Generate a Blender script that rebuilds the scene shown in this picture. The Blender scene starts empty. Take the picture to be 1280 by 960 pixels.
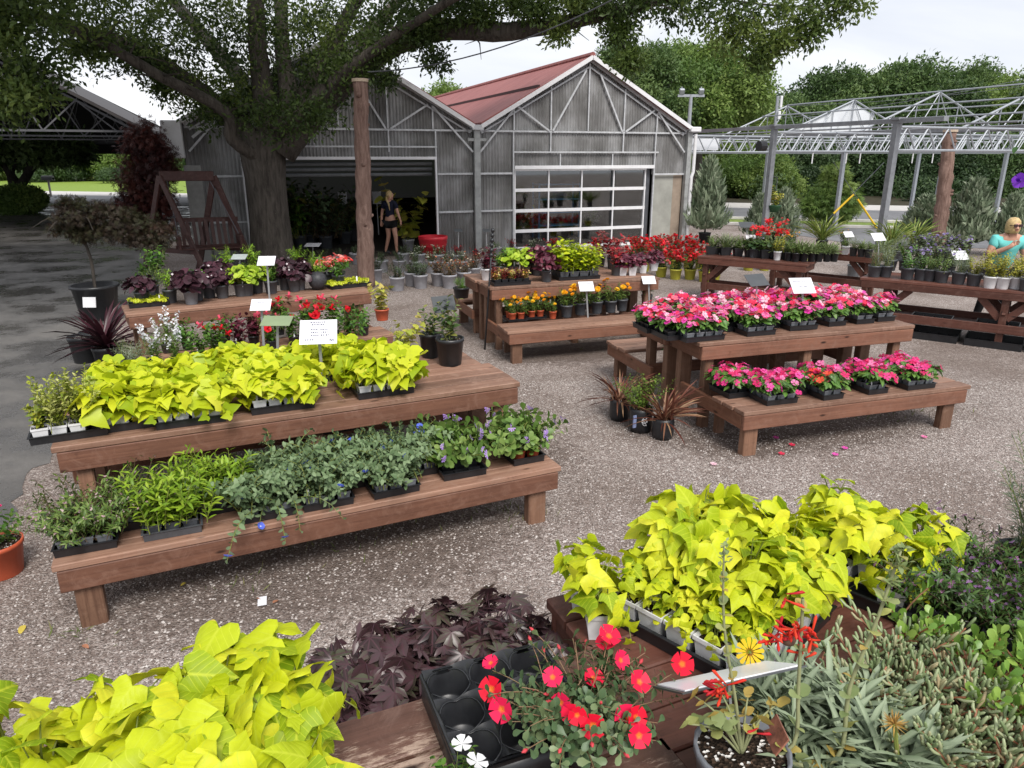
import bpy, math, random
import numpy as np
from mathutils import Vector, Matrix
R = math.radians
C = bpy.context.scene.collection
scene = bpy.context.scene
# ------------------------------------------------------------------ camera
F_PX, CAM_H, PITCH = 900.0, 2.5, math.atan(285/900)
cP, sP = math.cos(PITCH), math.sin(PITCH)
def ray(u, v):
    a = (u-640)/F_PX; b = (480-v)/F_PX
    return (a, cP+b*sP, -sP+b*cP)
def at(u, v, z=0.0):            # where the sight line through a photo pixel meets height z
    d = ray(u, v); t = (z-CAM_H)/d[2]
    return Vector((d[0]*t, d[1]*t, z))
def aty(u, v, y):               # where it meets the depth y
    d = ray(u, v); t = y/d[1]
    return Vector((d[0]*t, y, CAM_H+d[2]*t))
cam = bpy.data.cameras.new('camera'); cam.sensor_width = 36; cam.lens = F_PX/1280*36; cam.clip_end = 600; cam.clip_start = .05
co = bpy.data.objects.new('camera', cam); C.objects.link(co); co.location = (0, 0, CAM_H)
co.rotation_euler = (R(90)-PITCH, 0, 0); scene.camera = co
# ------------------------------------------------------------------ mesh builder
def nrm(a): return a/np.maximum(np.linalg.norm(a, axis=-1, keepdims=True), 1e-9)
class MB:
    def __init__(s): s.V = []; s.L = []; s.T = []; s.A = []; s.n = 0
    def add(s, V, faces, a=(0.5, 0.5, 0.5)):
        V = np.asarray(V, float).reshape(-1, 3)
        s.V.append(V); A = np.asarray(a, float)
        s.A.append(np.tile(A, (len(V), 1)) if A.ndim == 1 else A)
        s.L.append(np.array([i for f in faces for i in f], int)+s.n); s.T.append(np.array([len(f) for f in faces], int))
        s.n += len(V); return s
    def box(s, c, d, M=None, bev=0.0, a=(.5, .5, .5)):
        h = np.array(d, float)/2
        if bev <= 0:
            V = np.array([(x, y, z) for x in (-1, 1) for y in (-1, 1) for z in (-1, 1)])*h
            F = [(0,1,3,2), (4,6,7,5), (0,4,5,1), (2,3,7,6), (0,2,6,4), (1,5,7,3)]
        else:
            b = min(bev, min(h)*.45); V = []; idx = {}
            for x in (-1, 1):
                for y in (-1, 1):
                    for z in (-1, 1):
                        for ax in range(3):
                            p = np.array((x, y, z))*(h-b); p[ax] = (x, y, z)[ax]*h[ax]
                            idx[x, y, z, ax] = len(V); V.append(p)
            F = []
            for ax in range(3):
                o = [i for i in range(3) if i != ax]
                for sg in (-1, 1):
                    q = []
                    for p in ((-1,-1), (1,-1), (1,1), (-1,1)):
                        k = [0,0,0]; k[ax] = sg; k[o[0]] = p[0]; k[o[1]] = p[1]; q.append(idx[k[0],k[1],k[2],ax])
                    F.append(q if (sg > 0) == (ax != 1) else q[::-1])
                for p in ((-1,-1), (1,-1), (1,1), (-1,1)):
                    q = []
                    for sg, w in ((-1,0), (-1,1), (1,1), (1,0)):
                        k = [0,0,0]; k[ax] = sg; k[o[0]] = p[0]; k[o[1]] = p[1]; q.append(idx[k[0],k[1],k[2],o[w]])
                    F.append(q)
            for x in (-1, 1):
                for y in (-1, 1):
                    for z in (-1, 1): F.append([idx[x,y,z,i] for i in range(3)])
            V = np.array(V)
        if M is not None: V = V@np.array(M.to_3x3()).T
        return s.add(V+np.array(c, float), F, a)
    def bar(s, p, q, w, h, a=(.5,.5,.5), up=(0,0,1), bev=0.0):     # rectangular bar from p to q
        p = Vector(p); q = Vector(q); d = q-p; x = d.normalized(); u = Vector(up)
        if abs(x.dot(u)) > .98: u = Vector((0, 1, 0))
        y = u.cross(x).normalized(); z = x.cross(y)
        return s.box((p+q)/2, (d.length, w, h), Matrix((x, y, z)).transposed(), bev, a)
    def tube(s, pts, r, n=6, cap=True, a=(.5,.5,.5)):
        P = np.array([tuple(p) for p in pts], float); m = len(P); r = np.broadcast_to(np.asarray(r, float), (m,))
        D = np.gradient(P, axis=0) if m > 2 else np.array([P[1]-P[0]]*2); D = nrm(D)
        ref = np.array((0, 0, 1.)) if abs(D[0][2]) < .9 else np.array((1., 0, 0))
        V = []; x = nrm(np.cross(D[0], ref))
        for i in range(m):
            x = nrm(x-D[i]*np.dot(x, D[i])); y = np.cross(D[i], x)
            for k in range(n):
                t = 2*math.pi*k/n; V.append(P[i]+r[i]*(math.cos(t)*x+math.sin(t)*y))
        F = [(i*n+k, i*n+(k+1)%n, (i+1)*n+(k+1)%n, (i+1)*n+k) for i in range(m-1) for k in range(n)]
        if cap: F += [tuple(range(n))[::-1], tuple((m-1)*n+k for k in range(n))]
        return s.add(V, F, a)
    def lathe(s, prof, n=16, c=(0,0,0), a=(.5,.5,.5), sq=1.0):
        V = []
        for r, z in prof:
            for k in range(n):
                t = 2*math.pi*(k+.5)/n; V.append((c[0]+r*math.cos(t), c[1]+r*math.sin(t)*sq, c[2]+z))
        m = len(prof)
        F = [(i*n+k, i*n+(k+1)%n, (i+1)*n+(k+1)%n, (i+1)*n+k) for i in range(m-1) for k in range(n)]
        if prof[0][0] > 1e-4: F.append(tuple(range(n))[::-1])
        if prof[-1][0] > 1e-4: F.append(tuple((m-1)*n+k for k in range(n)))
        return s.add(V, F, a)
    def prism(s, poly, z0, z1, a=(.5,.5,.5)):
        n = len(poly); V = [(x, y, z0) for x, y in poly]+[(x, y, z1) for x, y in poly]
        return s.add(V, [tuple(range(n))[::-1], tuple(range(n, 2*n))]+[(i, (i+1)%n, n+(i+1)%n, n+i) for i in range(n)], a)
    def face(s, pts, a=(.5,.5,.5)): return s.add([tuple(p) for p in pts], [tuple(range(len(pts)))], a)
    def leaves(s, tpl, P, Y, N, S, rnd):      # many copies of a leaf template: axis Y, normal N, size S
        V, L, T, A = tpl; P = np.asarray(P, float).reshape(-1, 3); k = len(P)
        if k == 0: return s
        Y = nrm(np.broadcast_to(np.asarray(Y, float), (k, 3))); N = np.broadcast_to(np.asarray(N, float), (k, 3))
        X = nrm(np.cross(Y, N)); Z = np.cross(X, Y); M = np.stack([X, Y, Z], axis=2)
        S = np.broadcast_to(np.asarray(S, float), (k,)); rnd = np.broadcast_to(np.asarray(rnd, float), (k,))
        W = np.einsum('kij,vj->kvi', M, V)*S[:, None, None]+P[:, None, :]
        s.V.append(W.reshape(-1, 3))
        AA = np.tile(A, (k, 1)).reshape(k, len(V), 3).copy(); AA[:, :, 0] = rnd[:, None]; s.A.append(AA.reshape(-1, 3))
        s.L.append((L[None, :]+(np.arange(k)*len(V))[:, None]+s.n).reshape(-1)); s.T.append(np.tile(T, k))
        s.n += k*len(V); return s
    def mesh(s, name, mat, smooth=False):
        me = bpy.data.meshes.new(name)
        if s.n == 0: return me
        V = np.concatenate(s.V); L = np.concatenate(s.L); T = np.concatenate(s.T); A = np.concatenate(s.A)
        me.vertices.add(len(V)); me.vertices.foreach_set('co', V.ravel())
        me.loops.add(len(L)); me.loops.foreach_set('vertex_index', L.astype(np.int32))
        me.polygons.add(len(T)); st = np.concatenate([[0], np.cumsum(T)[:-1]])
        me.polygons.foreach_set('loop_start', st.astype(np.int32)); me.polygons.foreach_set('loop_total', T.astype(np.int32))
        at_ = me.attributes.new('leaf', 'FLOAT_VECTOR', 'POINT'); at_.data.foreach_set('vector', A.ravel())
        me.polygons.foreach_set('use_smooth', np.full(len(T), smooth))
        me.update(calc_edges=True); me.validate()
        me.materials.append(mat); return me
    def build(s, name, mat, parent=None, smooth=False): return inst(name, s.mesh(name, mat, smooth), parent)
def inst(name, me, parent=None, loc=(0,0,0), rz=0.0, sc=1.0):
    o = bpy.data.objects.new(name, me); C.objects.link(o); o.parent = parent
    o.location = loc; o.rotation_euler = (0, 0, rz); o.scale = (sc,)*3 if not hasattr(sc, '__len__') else sc
    return o
LABELS = {}
def tag(o, label, cat, group=None, kind=None):
    o['label'] = label; o['category'] = cat
    if group: o['group'] = group
    if kind: o['kind'] = kind
    return o
def thing(name, label, cat, loc=(0,0,0), rz=0.0, group=None):
    o = inst(name, None, None, loc, rz); o.empty_display_size = .1; return tag(o, label, cat, group)
def struct(name, mb, mat, smooth=False):
    o = mb.build(name, mat, None, smooth); o['kind'] = 'structure'; return o
ORD = ['first', 'second', 'third', 'fourth', 'fifth', 'sixth', 'seventh', 'eighth', 'ninth', 'tenth', 'eleventh', 'twelfth', 'thirteenth', 'fourteenth', 'fifteenth', 'sixteenth']
def lr(i, n):
    if n == 1: return 'only'
    if i == 0: return 'leftmost'
    if i == n-1: return 'rightmost'
    if n == 3: return 'middle'
    return ORD[i]+' from left'
# ------------------------------------------------------------------ materials
MATS = {}
def newmat(name):
    m = bpy.data.materials.new(name); m.use_nodes = True; nt = m.node_tree; nt.nodes.clear()
    out = nt.nodes.new('ShaderNodeOutputMaterial'); return m, nt, out
def N(nt, t, **kw):
    n = nt.nodes.new(t)
    for k, v in kw.items():
        if k.startswith('i_'):
            key = k[2:]; key = int(key) if key.isdigit() else key.replace('_', ' ')
            n.inputs[key].default_value = v
        else: setattr(n, k, v)
    return n
def ramp(nt, stops, src, interp='LINEAR'):
    n = nt.nodes.new('ShaderNodeValToRGB'); cr = n.color_ramp; cr.interpolation = interp
    while len(cr.elements) < len(stops): cr.elements.new(.5)
    while len(cr.elements) > len(stops): cr.elements.remove(cr.elements[-1])
    for e, (p, c) in zip(cr.elements, stops): e.position = p; e.color = (*c, 1) if len(c) == 3 else c
    nt.links.new(src, n.inputs[0]); return n.outputs[0]
def pbsdf(nt, rough=.6, spec=.4, metal=0.0):
    b = nt.nodes.new('ShaderNodeBsdfPrincipled'); b.inputs['Roughness'].default_value = rough
    b.inputs['Specular IOR Level'].default_value = spec; b.inputs['Metallic'].default_value = metal; return b
def plain(name, col, rough=.6, spec=.4, metal=0.0, var=.15, scale=8.0, bump=0.0):
    if name in MATS: return MATS[name]
    m, nt, out = newmat(name); b = pbsdf(nt, rough, spec, metal)
    tc = N(nt, 'ShaderNodeTexCoord'); no = N(nt, 'ShaderNodeTexNoise', i_Scale=scale, i_Detail=6.0, i_Roughness=.65)
    nt.links.new(tc.outputs['Object'], no.inputs['Vector'])
    c = np.array(col)
    nt.links.new(ramp(nt, [(.3, tuple(c*(1-var))), (.7, tuple(np.minimum(c*(1+var), 1)))], no.outputs['Fac']), b.inputs['Base Color'])
    rr = N(nt, 'ShaderNodeMapRange'); rr.inputs['To Min'].default_value = rough-.1; rr.inputs['To Max'].default_value = min(1, rough+.12)
    nt.links.new(no.outputs['Fac'], rr.inputs['Value']); nt.links.new(rr.outputs[0], b.inputs['Roughness'])
    if bump:
        bp = N(nt, 'ShaderNodeBump', i_Strength=bump, i_Distance=.01); nt.links.new(no.outputs['Fac'], bp.inputs['Height']); nt.links.new(bp.outputs[0], b.inputs['Normal'])
    nt.links.new(b.outputs[0], out.inputs[0]); MATS[name] = m; return m
def leafmat(name, cols, rough=.42, tr=.28, vein=None, spec=.35, edge=None, blotch=.18, ribs=0):
    if name in MATS: return MATS[name]
    m, nt, out = newmat(name); b = pbsdf(nt, rough, spec); lk = nt.links.new
    a = N(nt, 'ShaderNodeAttribute', attribute_name='leaf'); sx = N(nt, 'ShaderNodeSeparateXYZ'); lk(a.outputs['Vector'], sx.inputs[0])
    n = len(cols); col = ramp(nt, [(i/max(n-1, 1), c) for i, c in enumerate(cols)], sx.outputs[0])
    tc = N(nt, 'ShaderNodeTexCoord'); no = N(nt, 'ShaderNodeTexNoise', i_Scale=35.0, i_Detail=3.0); lk(tc.outputs['Object'], no.inputs['Vector'])
    hv = N(nt, 'ShaderNodeHueSaturation'); mr = N(nt, 'ShaderNodeMapRange'); mr.inputs['To Min'].default_value = 1-blotch; mr.inputs['To Max'].default_value = 1+blotch
    lk(no.outputs['Fac'], mr.inputs['Value']); lk(mr.outputs[0], hv.inputs['Value']); lk(col, hv.inputs['Color']); col = hv.outputs[0]
    def mixin(col, c2, lo, hi, src, inv):
        mp = N(nt, 'ShaderNodeMapRange'); mp.inputs['From Min'].default_value = lo; mp.inputs['From Max'].default_value = hi
        mp.inputs['To Min'].default_value = 1 if inv else 0; mp.inputs['To Max'].default_value = 0 if inv else 1; lk(src, mp.inputs['Value'])
        mx = N(nt, 'ShaderNodeMix', data_type='RGBA'); lk(mp.outputs[0], mx.inputs[0]); lk(col, mx.inputs[6]); mx.inputs[7].default_value = (*c2, 1); return mx.outputs[2]
    if vein: col = mixin(col, vein, 0.0, .05, sx.outputs[1], True)
    if edge: col = mixin(col, edge, .12, .3, sx.outputs[1], False)
    if ribs:       # side veins running from the midrib to the edge
        a1 = N(nt, 'ShaderNodeMath', operation='MULTIPLY_ADD', i_1=-.9); lk(sx.outputs[1], a1.inputs[0]); lk(sx.outputs[2], a1.inputs[2])
        a2 = N(nt, 'ShaderNodeMath', operation='MULTIPLY', i_1=5.5); lk(a1.outputs[0], a2.inputs[0]); a3 = N(nt, 'ShaderNodeMath', operation='FRACT'); lk(a2.outputs[0], a3.inputs[0])
        a4 = N(nt, 'ShaderNodeMath', operation='PINGPONG', i_1=.5); lk(a3.outputs[0], a4.inputs[0])
        if vein: col = mixin(col, vein, .0, .07, a4.outputs[0], True)
        bp = N(nt, 'ShaderNodeBump', i_Strength=.22, i_Distance=.004, invert=False); lk(a4.outputs[0], bp.inputs['Height']); lk(bp.outputs[0], b.inputs['Normal'])
    lk(col, b.inputs['Base Color'])
    t = N(nt, 'ShaderNodeBsdfTranslucent'); lk(col, t.inputs['Color'])
    mx = N(nt, 'ShaderNodeMixShader'); mx.inputs[0].default_value = tr; lk(b.outputs[0], mx.inputs[1]); lk(t.outputs[0], mx.inputs[2]); lk(mx.outputs[0], out.inputs[0])
    MATS[name] = m; return m
def petalmat(name, cols, center=None, rough=.5, tr=.25, r0=.12, r1=.3):
    if name in MATS: return MATS[name]
    m, nt, out = newmat(name); b = pbsdf(nt, rough, .25); lk = nt.links.new
    a = N(nt, 'ShaderNodeAttribute', attribute_name='leaf'); sx = N(nt, 'ShaderNodeSeparateXYZ'); lk(a.outputs['Vector'], sx.inputs[0])
    n = len(cols); col = ramp(nt, [(i/n, c) for i, c in enumerate(cols)], sx.outputs[0], 'CONSTANT')
    if center:
        mp = N(nt, 'ShaderNodeMapRange'); mp.inputs['From Min'].default_value = r0; mp.inputs['From Max'].default_value = r1; lk(sx.outputs[2], mp.inputs['Value'])
        mx = N(nt, 'ShaderNodeMix', data_type='RGBA'); lk(mp.outputs[0], mx.inputs[0]); mx.inputs[6].default_value = (*center, 1); lk(col, mx.inputs[7]); col = mx.outputs[2]
    lk(col, b.inputs['Base Color']); t = N(nt, 'ShaderNodeBsdfTranslucent'); lk(col, t.inputs['Color'])
    mx = N(nt, 'ShaderNodeMixShader'); mx.inputs[0].default_value = tr; lk(b.outputs[0], mx.inputs[1]); lk(t.outputs[0], mx.inputs[2]); lk(mx.outputs[0], out.inputs[0])
    MATS[name] = m; return m
def wood(name, c0, c1, axis=0, rough=.6, wear=None):
    if name in MATS: return MATS[name]
    m, nt, out = newmat(name); b = pbsdf(nt, rough, .35); lk = nt.links.new
    tc = N(nt, 'ShaderNodeTexCoord'); a = N(nt, 'ShaderNodeAttribute', attribute_name='leaf'); sx = N(nt, 'ShaderNodeSeparateXYZ'); lk(a.outputs['Vector'], sx.inputs[0])
    sc = [45.0, 45.0, 45.0]; sc[axis] = 1.6
    mp = N(nt, 'ShaderNodeMapping'); mp.inputs['Scale'].default_value = sc; lk(tc.outputs['Object'], mp.inputs['Vector'])
    ad = N(nt, 'ShaderNodeVectorMath', operation='ADD'); lk(mp.outputs[0], ad.inputs[0])
    ml = N(nt, 'ShaderNodeMath', operation='MULTIPLY', i_1=37.0); lk(sx.outputs[0], ml.inputs[0]); lk(ml.outputs[0], ad.inputs[1])
    g = N(nt, 'ShaderNodeTexNoise', i_Scale=1.0, i_Detail=7.0, i_Roughness=.7, i_Distortion=.6); lk(ad.outputs[0], g.inputs['Vector'])
    big = N(nt, 'ShaderNodeTexNoise', i_Scale=3.0, i_Detail=4.0); lk(tc.outputs['Object'], big.inputs['Vector'])
    c0 = np.array(c0); c1 = np.array(c1)
    col = ramp(nt, [(.3, tuple(c0)), (.5, tuple((c0+c1)/2)), (.72, tuple(c1))], g.outputs['Fac'])
    hv = N(nt, 'ShaderNodeHueSaturation'); av = N(nt, 'ShaderNodeMath', operation='MULTIPLY_ADD', i_1=.6, i_2=.42); lk(sx.outputs[0], av.inputs[0])
    bv = N(nt, 'ShaderNodeMath', operation='MULTIPLY_ADD', i_1=.6); lk(big.outputs['Fac'], bv.inputs[0]); lk(av.outputs[0], bv.inputs[2]); lk(bv.outputs[0], hv.inputs['Value']); lk(col, hv.inputs['Color']); col = hv.outputs[0]
    if wear:      # scratched, weathered streaks of bare wood
        mp2 = N(nt, 'ShaderNodeMapping'); s2 = [60.0]*3; s2[axis] = 12.0; mp2.inputs['Scale'].default_value = s2; mp2.inputs['Rotation'].default_value = (0, 0, .5); lk(tc.outputs['Object'], mp2.inputs['Vector'])
        w = N(nt, 'ShaderNodeTexNoise', i_Scale=1.0, i_Detail=8.0, i_Roughness=.8); lk(mp2.outputs[0], w.inputs['Vector'])
        w2 = N(nt, 'ShaderNodeMath', operation='MULTIPLY'); lk(w.outputs['Fac'], w2.inputs[0]); lk(big.outputs['Fac'], w2.inputs[1])
        f = ramp(nt, [(.29, (0,0,0)), (.35, (1,1,1))], w2.outputs[0]); mx = N(nt, 'ShaderNodeMix', data_type='RGBA'); lk(f, mx.inputs[0]); lk(col, mx.inputs[6]); mx.inputs[7].default_value = (*wear, 1); col = mx.outputs[2]
    # water marks and worn patches
    wm = N(nt, 'ShaderNodeTexNoise', i_Scale=9.0, i_Detail=8.0, i_Roughness=.75, i_Distortion=1.0); lk(tc.outputs['Object'], wm.inputs['Vector']); wf = ramp(nt, [(.50, (0,0,0)), (.66, (.55,)*3)], wm.outputs['Fac']); mx = N(nt, 'ShaderNodeMix', data_type='RGBA'); lk(wf, mx.inputs[0]); lk(col, mx.inputs[6]); mx.inputs[7].default_value = (*(c1*.9+np.array((.05,.045,.04))), 1); col = mx.outputs[2]
    wd_ = ramp(nt, [(.30, (.6,)*3), (.42, (0,0,0))], wm.outputs['Fac']); mx = N(nt, 'ShaderNodeMix', data_type='RGBA'); lk(wd_, mx.inputs[0]); lk(col, mx.inputs[6]); mx.inputs[7].default_value = (*(c0*.6), 1); col = mx.outputs[2]
    # knots
    mk = N(nt, 'ShaderNodeMapping'); s3 = [9.0]*3; s3[axis] = 3.0; mk.inputs['Scale'].default_value = s3; lk(tc.outputs['Object'], mk.inputs['Vector'])
    vo = N(nt, 'ShaderNodeTexVoronoi', i_Scale=1.0); lk(mk.outputs[0], vo.inputs['Vector'])
    kf = ramp(nt, [(.06, (1,1,1)), (.13, (0,0,0))], vo.outputs['Distance']); mx = N(nt, 'ShaderNodeMix', data_type='RGBA'); lk(kf, mx.inputs[0]); lk(col, mx.inputs[6]); mx.inputs[7].default_value = (*(c0*.35), 1); col = mx.outputs[2]
    lk(col, b.inputs['Base Color'])
    bp = N(nt, 'ShaderNodeBump', i_Strength=.35, i_Distance=.004); lk(g.outputs['Fac'], bp.inputs['Height']); lk(bp.outputs[0], b.inputs['Normal'])
    lk(b.outputs[0], out.inputs[0]); MATS[name] = m; return m
# ------------------------------------------------------------------ leaf and flower templates
def tpl(half, mid, fold=.15, droop=.25, wav=0.0):
    m = len(half); V = []; A = []; rid = {}; lid = {}
    z = lambda x, y: fold*abs(x)-droop*y*y+wav*math.sin(9*y+3)*abs(x)
    for y in mid: V.append((0, y, z(0, y))); A.append((0, 0, max(y, 0)))
    for i, (x, y) in enumerate(half):
        if x <= 1e-6: rid[i] = lid[i] = i; continue
        rid[i] = len(V); V.append((x, y, z(x, y))); A.append((0, x, max(y, 0)))
        lid[i] = len(V); V.append((-x, y, z(x, y)*.92)); A.append((0, x, max(y, 0)))
    L = []; T = []
    for i in range(m-1):
        for ids, fl in ((rid, 0), (lid, 1)):
            f = []
            for q in (i, ids[i], ids[i+1], i+1):
                if q not in f: f.append(q)
            if len(f) >= 3:
                L += f[::-1] if fl else f; T.append(len(f))
    return np.array(V, float), np.array(L), np.array(T), np.array(A, float)
def join(ts):
    V = []; L = []; T = []; A = []; n = 0
    for v, l, t, a in ts: V.append(v); L.append(l+n); T.append(t); A.append(a); n += len(v)
    return np.concatenate(V), np.concatenate(L), np.concatenate(T), np.concatenate(A)
def tpl2(half, mid, fold=.2, curl=.5, droop=.3, wav=.08):     # broad leaf with an inner column on each side
    m = len(half); V = []; A = []; L = []; T = []
    z = lambda x, y: fold*abs(x)-curl*x*x*2-droop*y*y+wav*math.sin(8*y+2)*abs(x)*1.5+.005*math.sin((y-.8*abs(x))*24)*(abs(x) > .05)
    cols = []
    for sg, q in ((0, 0), (1, .5), (1, 1), (-1, .5), (-1, 1)):
        c = []
        for (x, y), my in zip(half, mid):
            X = x*q; Y = my+(y-my)*q; V.append((sg*X, Y, z(X, Y)*(1 if sg >= 0 else .9))); A.append((0, X, max(Y, 0))); c.append(len(V)-1)
        cols.append(c)
    for a, b, fl in ((0, 1, 0), (1, 2, 0), (0, 3, 1), (3, 4, 1)):
        for i in range(m-1):
            f = [cols[a][i], cols[b][i], cols[b][i+1], cols[a][i+1]]
            if i == 0 and half[0][0] < 1e-6: f = [cols[a][0], cols[b][1], cols[a][1]] if a == 0 else [cols[a][0], cols[b][1], cols[a][1]]
            if i == m-2 and half[-1][0] < 1e-6: f = [cols[a][i], cols[b][i], cols[a][i+1]]
            L += f[::-1] if fl else f; T.append(len(f))
    return np.array(V, float), np.array(L), np.array(T), np.array(A, float)
HEART = tpl([(0,.02), (.2,-.13), (.42,-.08), (.5,.14), (.40,.36), (.27,.62), (.1,.86), (0,1)], [.02,.0,.04,.18,.38,.62,.86,1], .16, .32, .06)
IVY = tpl([(0,.02), (.22,-.14), (.45,-.06), (.58,.22), (.34,.38), (.24,.64), (.09,.86), (0,1)], [.02,.0,.05,.2,.4,.62,.86,1], .2, .3, .1)
HEARTN = tpl2([(0,.04), (.16,-.13), (.34,-.15), (.47,0), (.49,.18), (.38,.38), (.27,.58), (.14,.8), (0,1)], [.04,.0,.02,.1,.24,.42,.6,.8,1], .25, .5, .3, .1)
IVYN = tpl2([(0,.04), (.18,-.13), (.38,-.16), (.5,-.02), (.62,.2), (.36,.32), (.25,.55), (.13,.78), (0,1)], [.04,.0,.02,.1,.26,.4,.58,.78,1], .28, .45, .35, .14)
OVAL = tpl([(0,0), (.2,.18), (.27,.45), (.2,.75), (0,1)], [0,.2,.45,.75,1], .22, .25)
ROUND = tpl([(0,0), (.34,.0), (.5,.3), (.46,.65), (.25,.92), (0,1)], [0,.1,.35,.62,.9,1], .14, .22, .15)
OBOV = tpl([(0,0), (.08,.3), (.26,.65), (.2,.9), (0,1)], [0,.3,.62,.88,1], .16, .2)
LANCE = tpl([(0,0), (.11,.25), (.13,.5), (.08,.78), (0,1)], [0,.25,.5,.78,1], .2, .3)
DIA = tpl([(0,0), (.22,.5), (0,1)], [0,.5,1], .2, .15)
NEED = tpl([(0,0), (.05,.4), (0,1)], [0,.4,1], .1, .1)
STRAP = tpl([(0,0), (.035,.1), (.045,.35), (.04,.6), (.026,.82), (0,1)], [0,.1,.35,.6,.82,1], .3, .45)
STRAPU = tpl([(0,0), (.03,.1), (.042,.4), (.03,.75), (0,1)], [0,.1,.4,.75,1], .3, .12)
def lobes(angs, w=.16):
    ts = []
    for an, ln in angs:
        v, l, t, a = tpl([(0,0), (w*.7,.3), (w,.55), (w*.5,.8), (0,1)], [0,.3,.55,.8,1], .2, .2)
        v = v*ln; c, s = math.cos(an), math.sin(an); v = np.stack([v[:,0]*c+v[:,1]*s, -v[:,0]*s+v[:,1]*c, v[:,2]], 1); ts.append((v, l, t, a))
    return join(ts)
STAR = lobes([(0,1), (.75,.8), (-.75,.8), (1.55,.55), (-1.55,.55)], .19)
MAPLE = lobes([(0,1), (.6,.85), (-.6,.85), (1.2,.6), (-1.2,.6)], .09)
def flower(np_=5, w=.75, cup=.15, notch=0.0, fan=None, inner=.0):
    V = []; L = []; T = []; A = []
    for k in range(np_):
        an = 2*math.pi*k/np_ if fan is None else -fan/2+fan*k/(np_-1)
        hw = math.pi/np_*w if fan is None else fan/np_*.5*w
        pts = [(inner, 0, 0), (.55, -hw, cup*.4), (.92, -hw*.85, cup), (1-notch, 0, cup*1.1), (.92, hw*.85, cup), (.55, hw, cup*.4)]
        b = len(V)
        for r, d, z in pts:
            V.append((r*math.sin(an+d), r*math.cos(an+d), z+.02*(k % 2))); A.append((0, 0, r))
        L += [b, b+5, b+4, b+3, b+2, b+1]; T.append(6)
    return np.array(V, float), np.array(L), np.array(T), np.array(A, float)
def scaled(t, s, dz=0, rot=0.0):
    v, l, tt, a = t; c, si = math.cos(rot), math.sin(rot); w = v*s; w = np.stack([w[:,0]*c+w[:,1]*si, -w[:,0]*si+w[:,1]*c, w[:,2]+dz], 1); return w, l, tt, a
FLAT5 = flower(5, .86, .14, .04)
CUP5 = flower(5, 1.15, .35)
FAN5 = flower(5, .9, .1, fan=2.6)
TRUMP = join([flower(5, 1.05, .3), (lambda v: (v[0]*np.array((.3,.3,1))+np.array((0,0,-.45)), v[1], v[2], v[3]))(flower(5, 1.3, 1.5))])
POM = join([flower(9, 1.1, .05), scaled(flower(8, 1.1, .3), .8, .12, .2), scaled(flower(6, 1.1, .5), .55, .2, .5)])
DAISY = flower(13, .8, .06, inner=.1)
DOUBLE = join([flower(5, 1.2, .25), scaled(flower(5, 1.2, .6), .7, .1, .6)])
TUBEF = tpl([(0,0), (.06,.1), (.1,.6), (.16,.9), (0,1)], [0,.1,.6,.9,1], .8, .35)
def rng_(s): return np.random.default_rng(s)
# ------------------------------------------------------------------ plant generators (each gives a few mesh variants)
def stemset(rng, ns, h, spread, lean=.5, droop=0.0, base=.012, z0=0.0, seg=6, hvar=.3):
    out = []
    for i in range(ns):
        az = rng.uniform(0, 2*math.pi); L = h*(1+rng.uniform(-hvar, hvar)); sp = spread*math.sqrt(rng.uniform(.05, 1))
        b = np.array((rng.normal(0, base), rng.normal(0, base), z0)); t = np.linspace(0, 1, seg)[:, None]
        d = np.array((math.cos(az), math.sin(az), 0)); wob = rng.normal(0, .06*h, 3)*(1, 1, .2)
        P = b+d*sp*(t**(1+lean*.6))+np.array((0, 0, 1))*(L*t-droop*L*(t**3))+wob*np.sin(t*3.0)*t
        out.append(P)
    return out
def along(P, t):
    m = len(P)-1; x = np.clip(np.asarray(t)*m, 0, m-1e-6); i = x.astype(int); f = (x-i)[:, None]
    return P[i]*(1-f)+P[i+1]*f, nrm(P[i+1]-P[i])
def stemmy(rng, stems, tp, size, per, t0=.15, up=.4, stem_r=.0022, lf=None, st=None, sv=.3, whorl=False, taper=.35):
    lf = lf or MB(); st = st or MB(); tips = []
    for P in stems:
        st.tube(P, np.linspace(stem_r, stem_r*.5, len(P)), 4, False, a=(rng.uniform(), .2, .5))
        k = per; t = np.linspace(t0, 1, k); p, d = along(P, t)
        phi = np.arange(k)*(2.4 if not whorl else math.pi/2)+rng.uniform(0, 6)+rng.normal(0, .3, k)
        ref = np.array((.3, .1, 1.)); x = nrm(np.cross(d, ref)+1e-5); y = np.cross(d, x)
        o = np.cos(phi)[:, None]*x+np.sin(phi)[:, None]*y
        Y = nrm(o+d*up+rng.normal(0, .15, (k, 3))); Nn = nrm(d*1.0-o*up*.5+np.array((0, 0, .8))+rng.normal(0, .2, (k, 3)))
        S = size*(1-taper*np.abs(t-.45)*1.3)*(1+rng.uniform(-sv, sv, k))
        lf.leaves(tp, p, Y, Nn, S, np.clip(rng.uniform(0, 1, k), 0, 1)); tips.append((P[-1], d[-1]))
    return lf, st, tips
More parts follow.
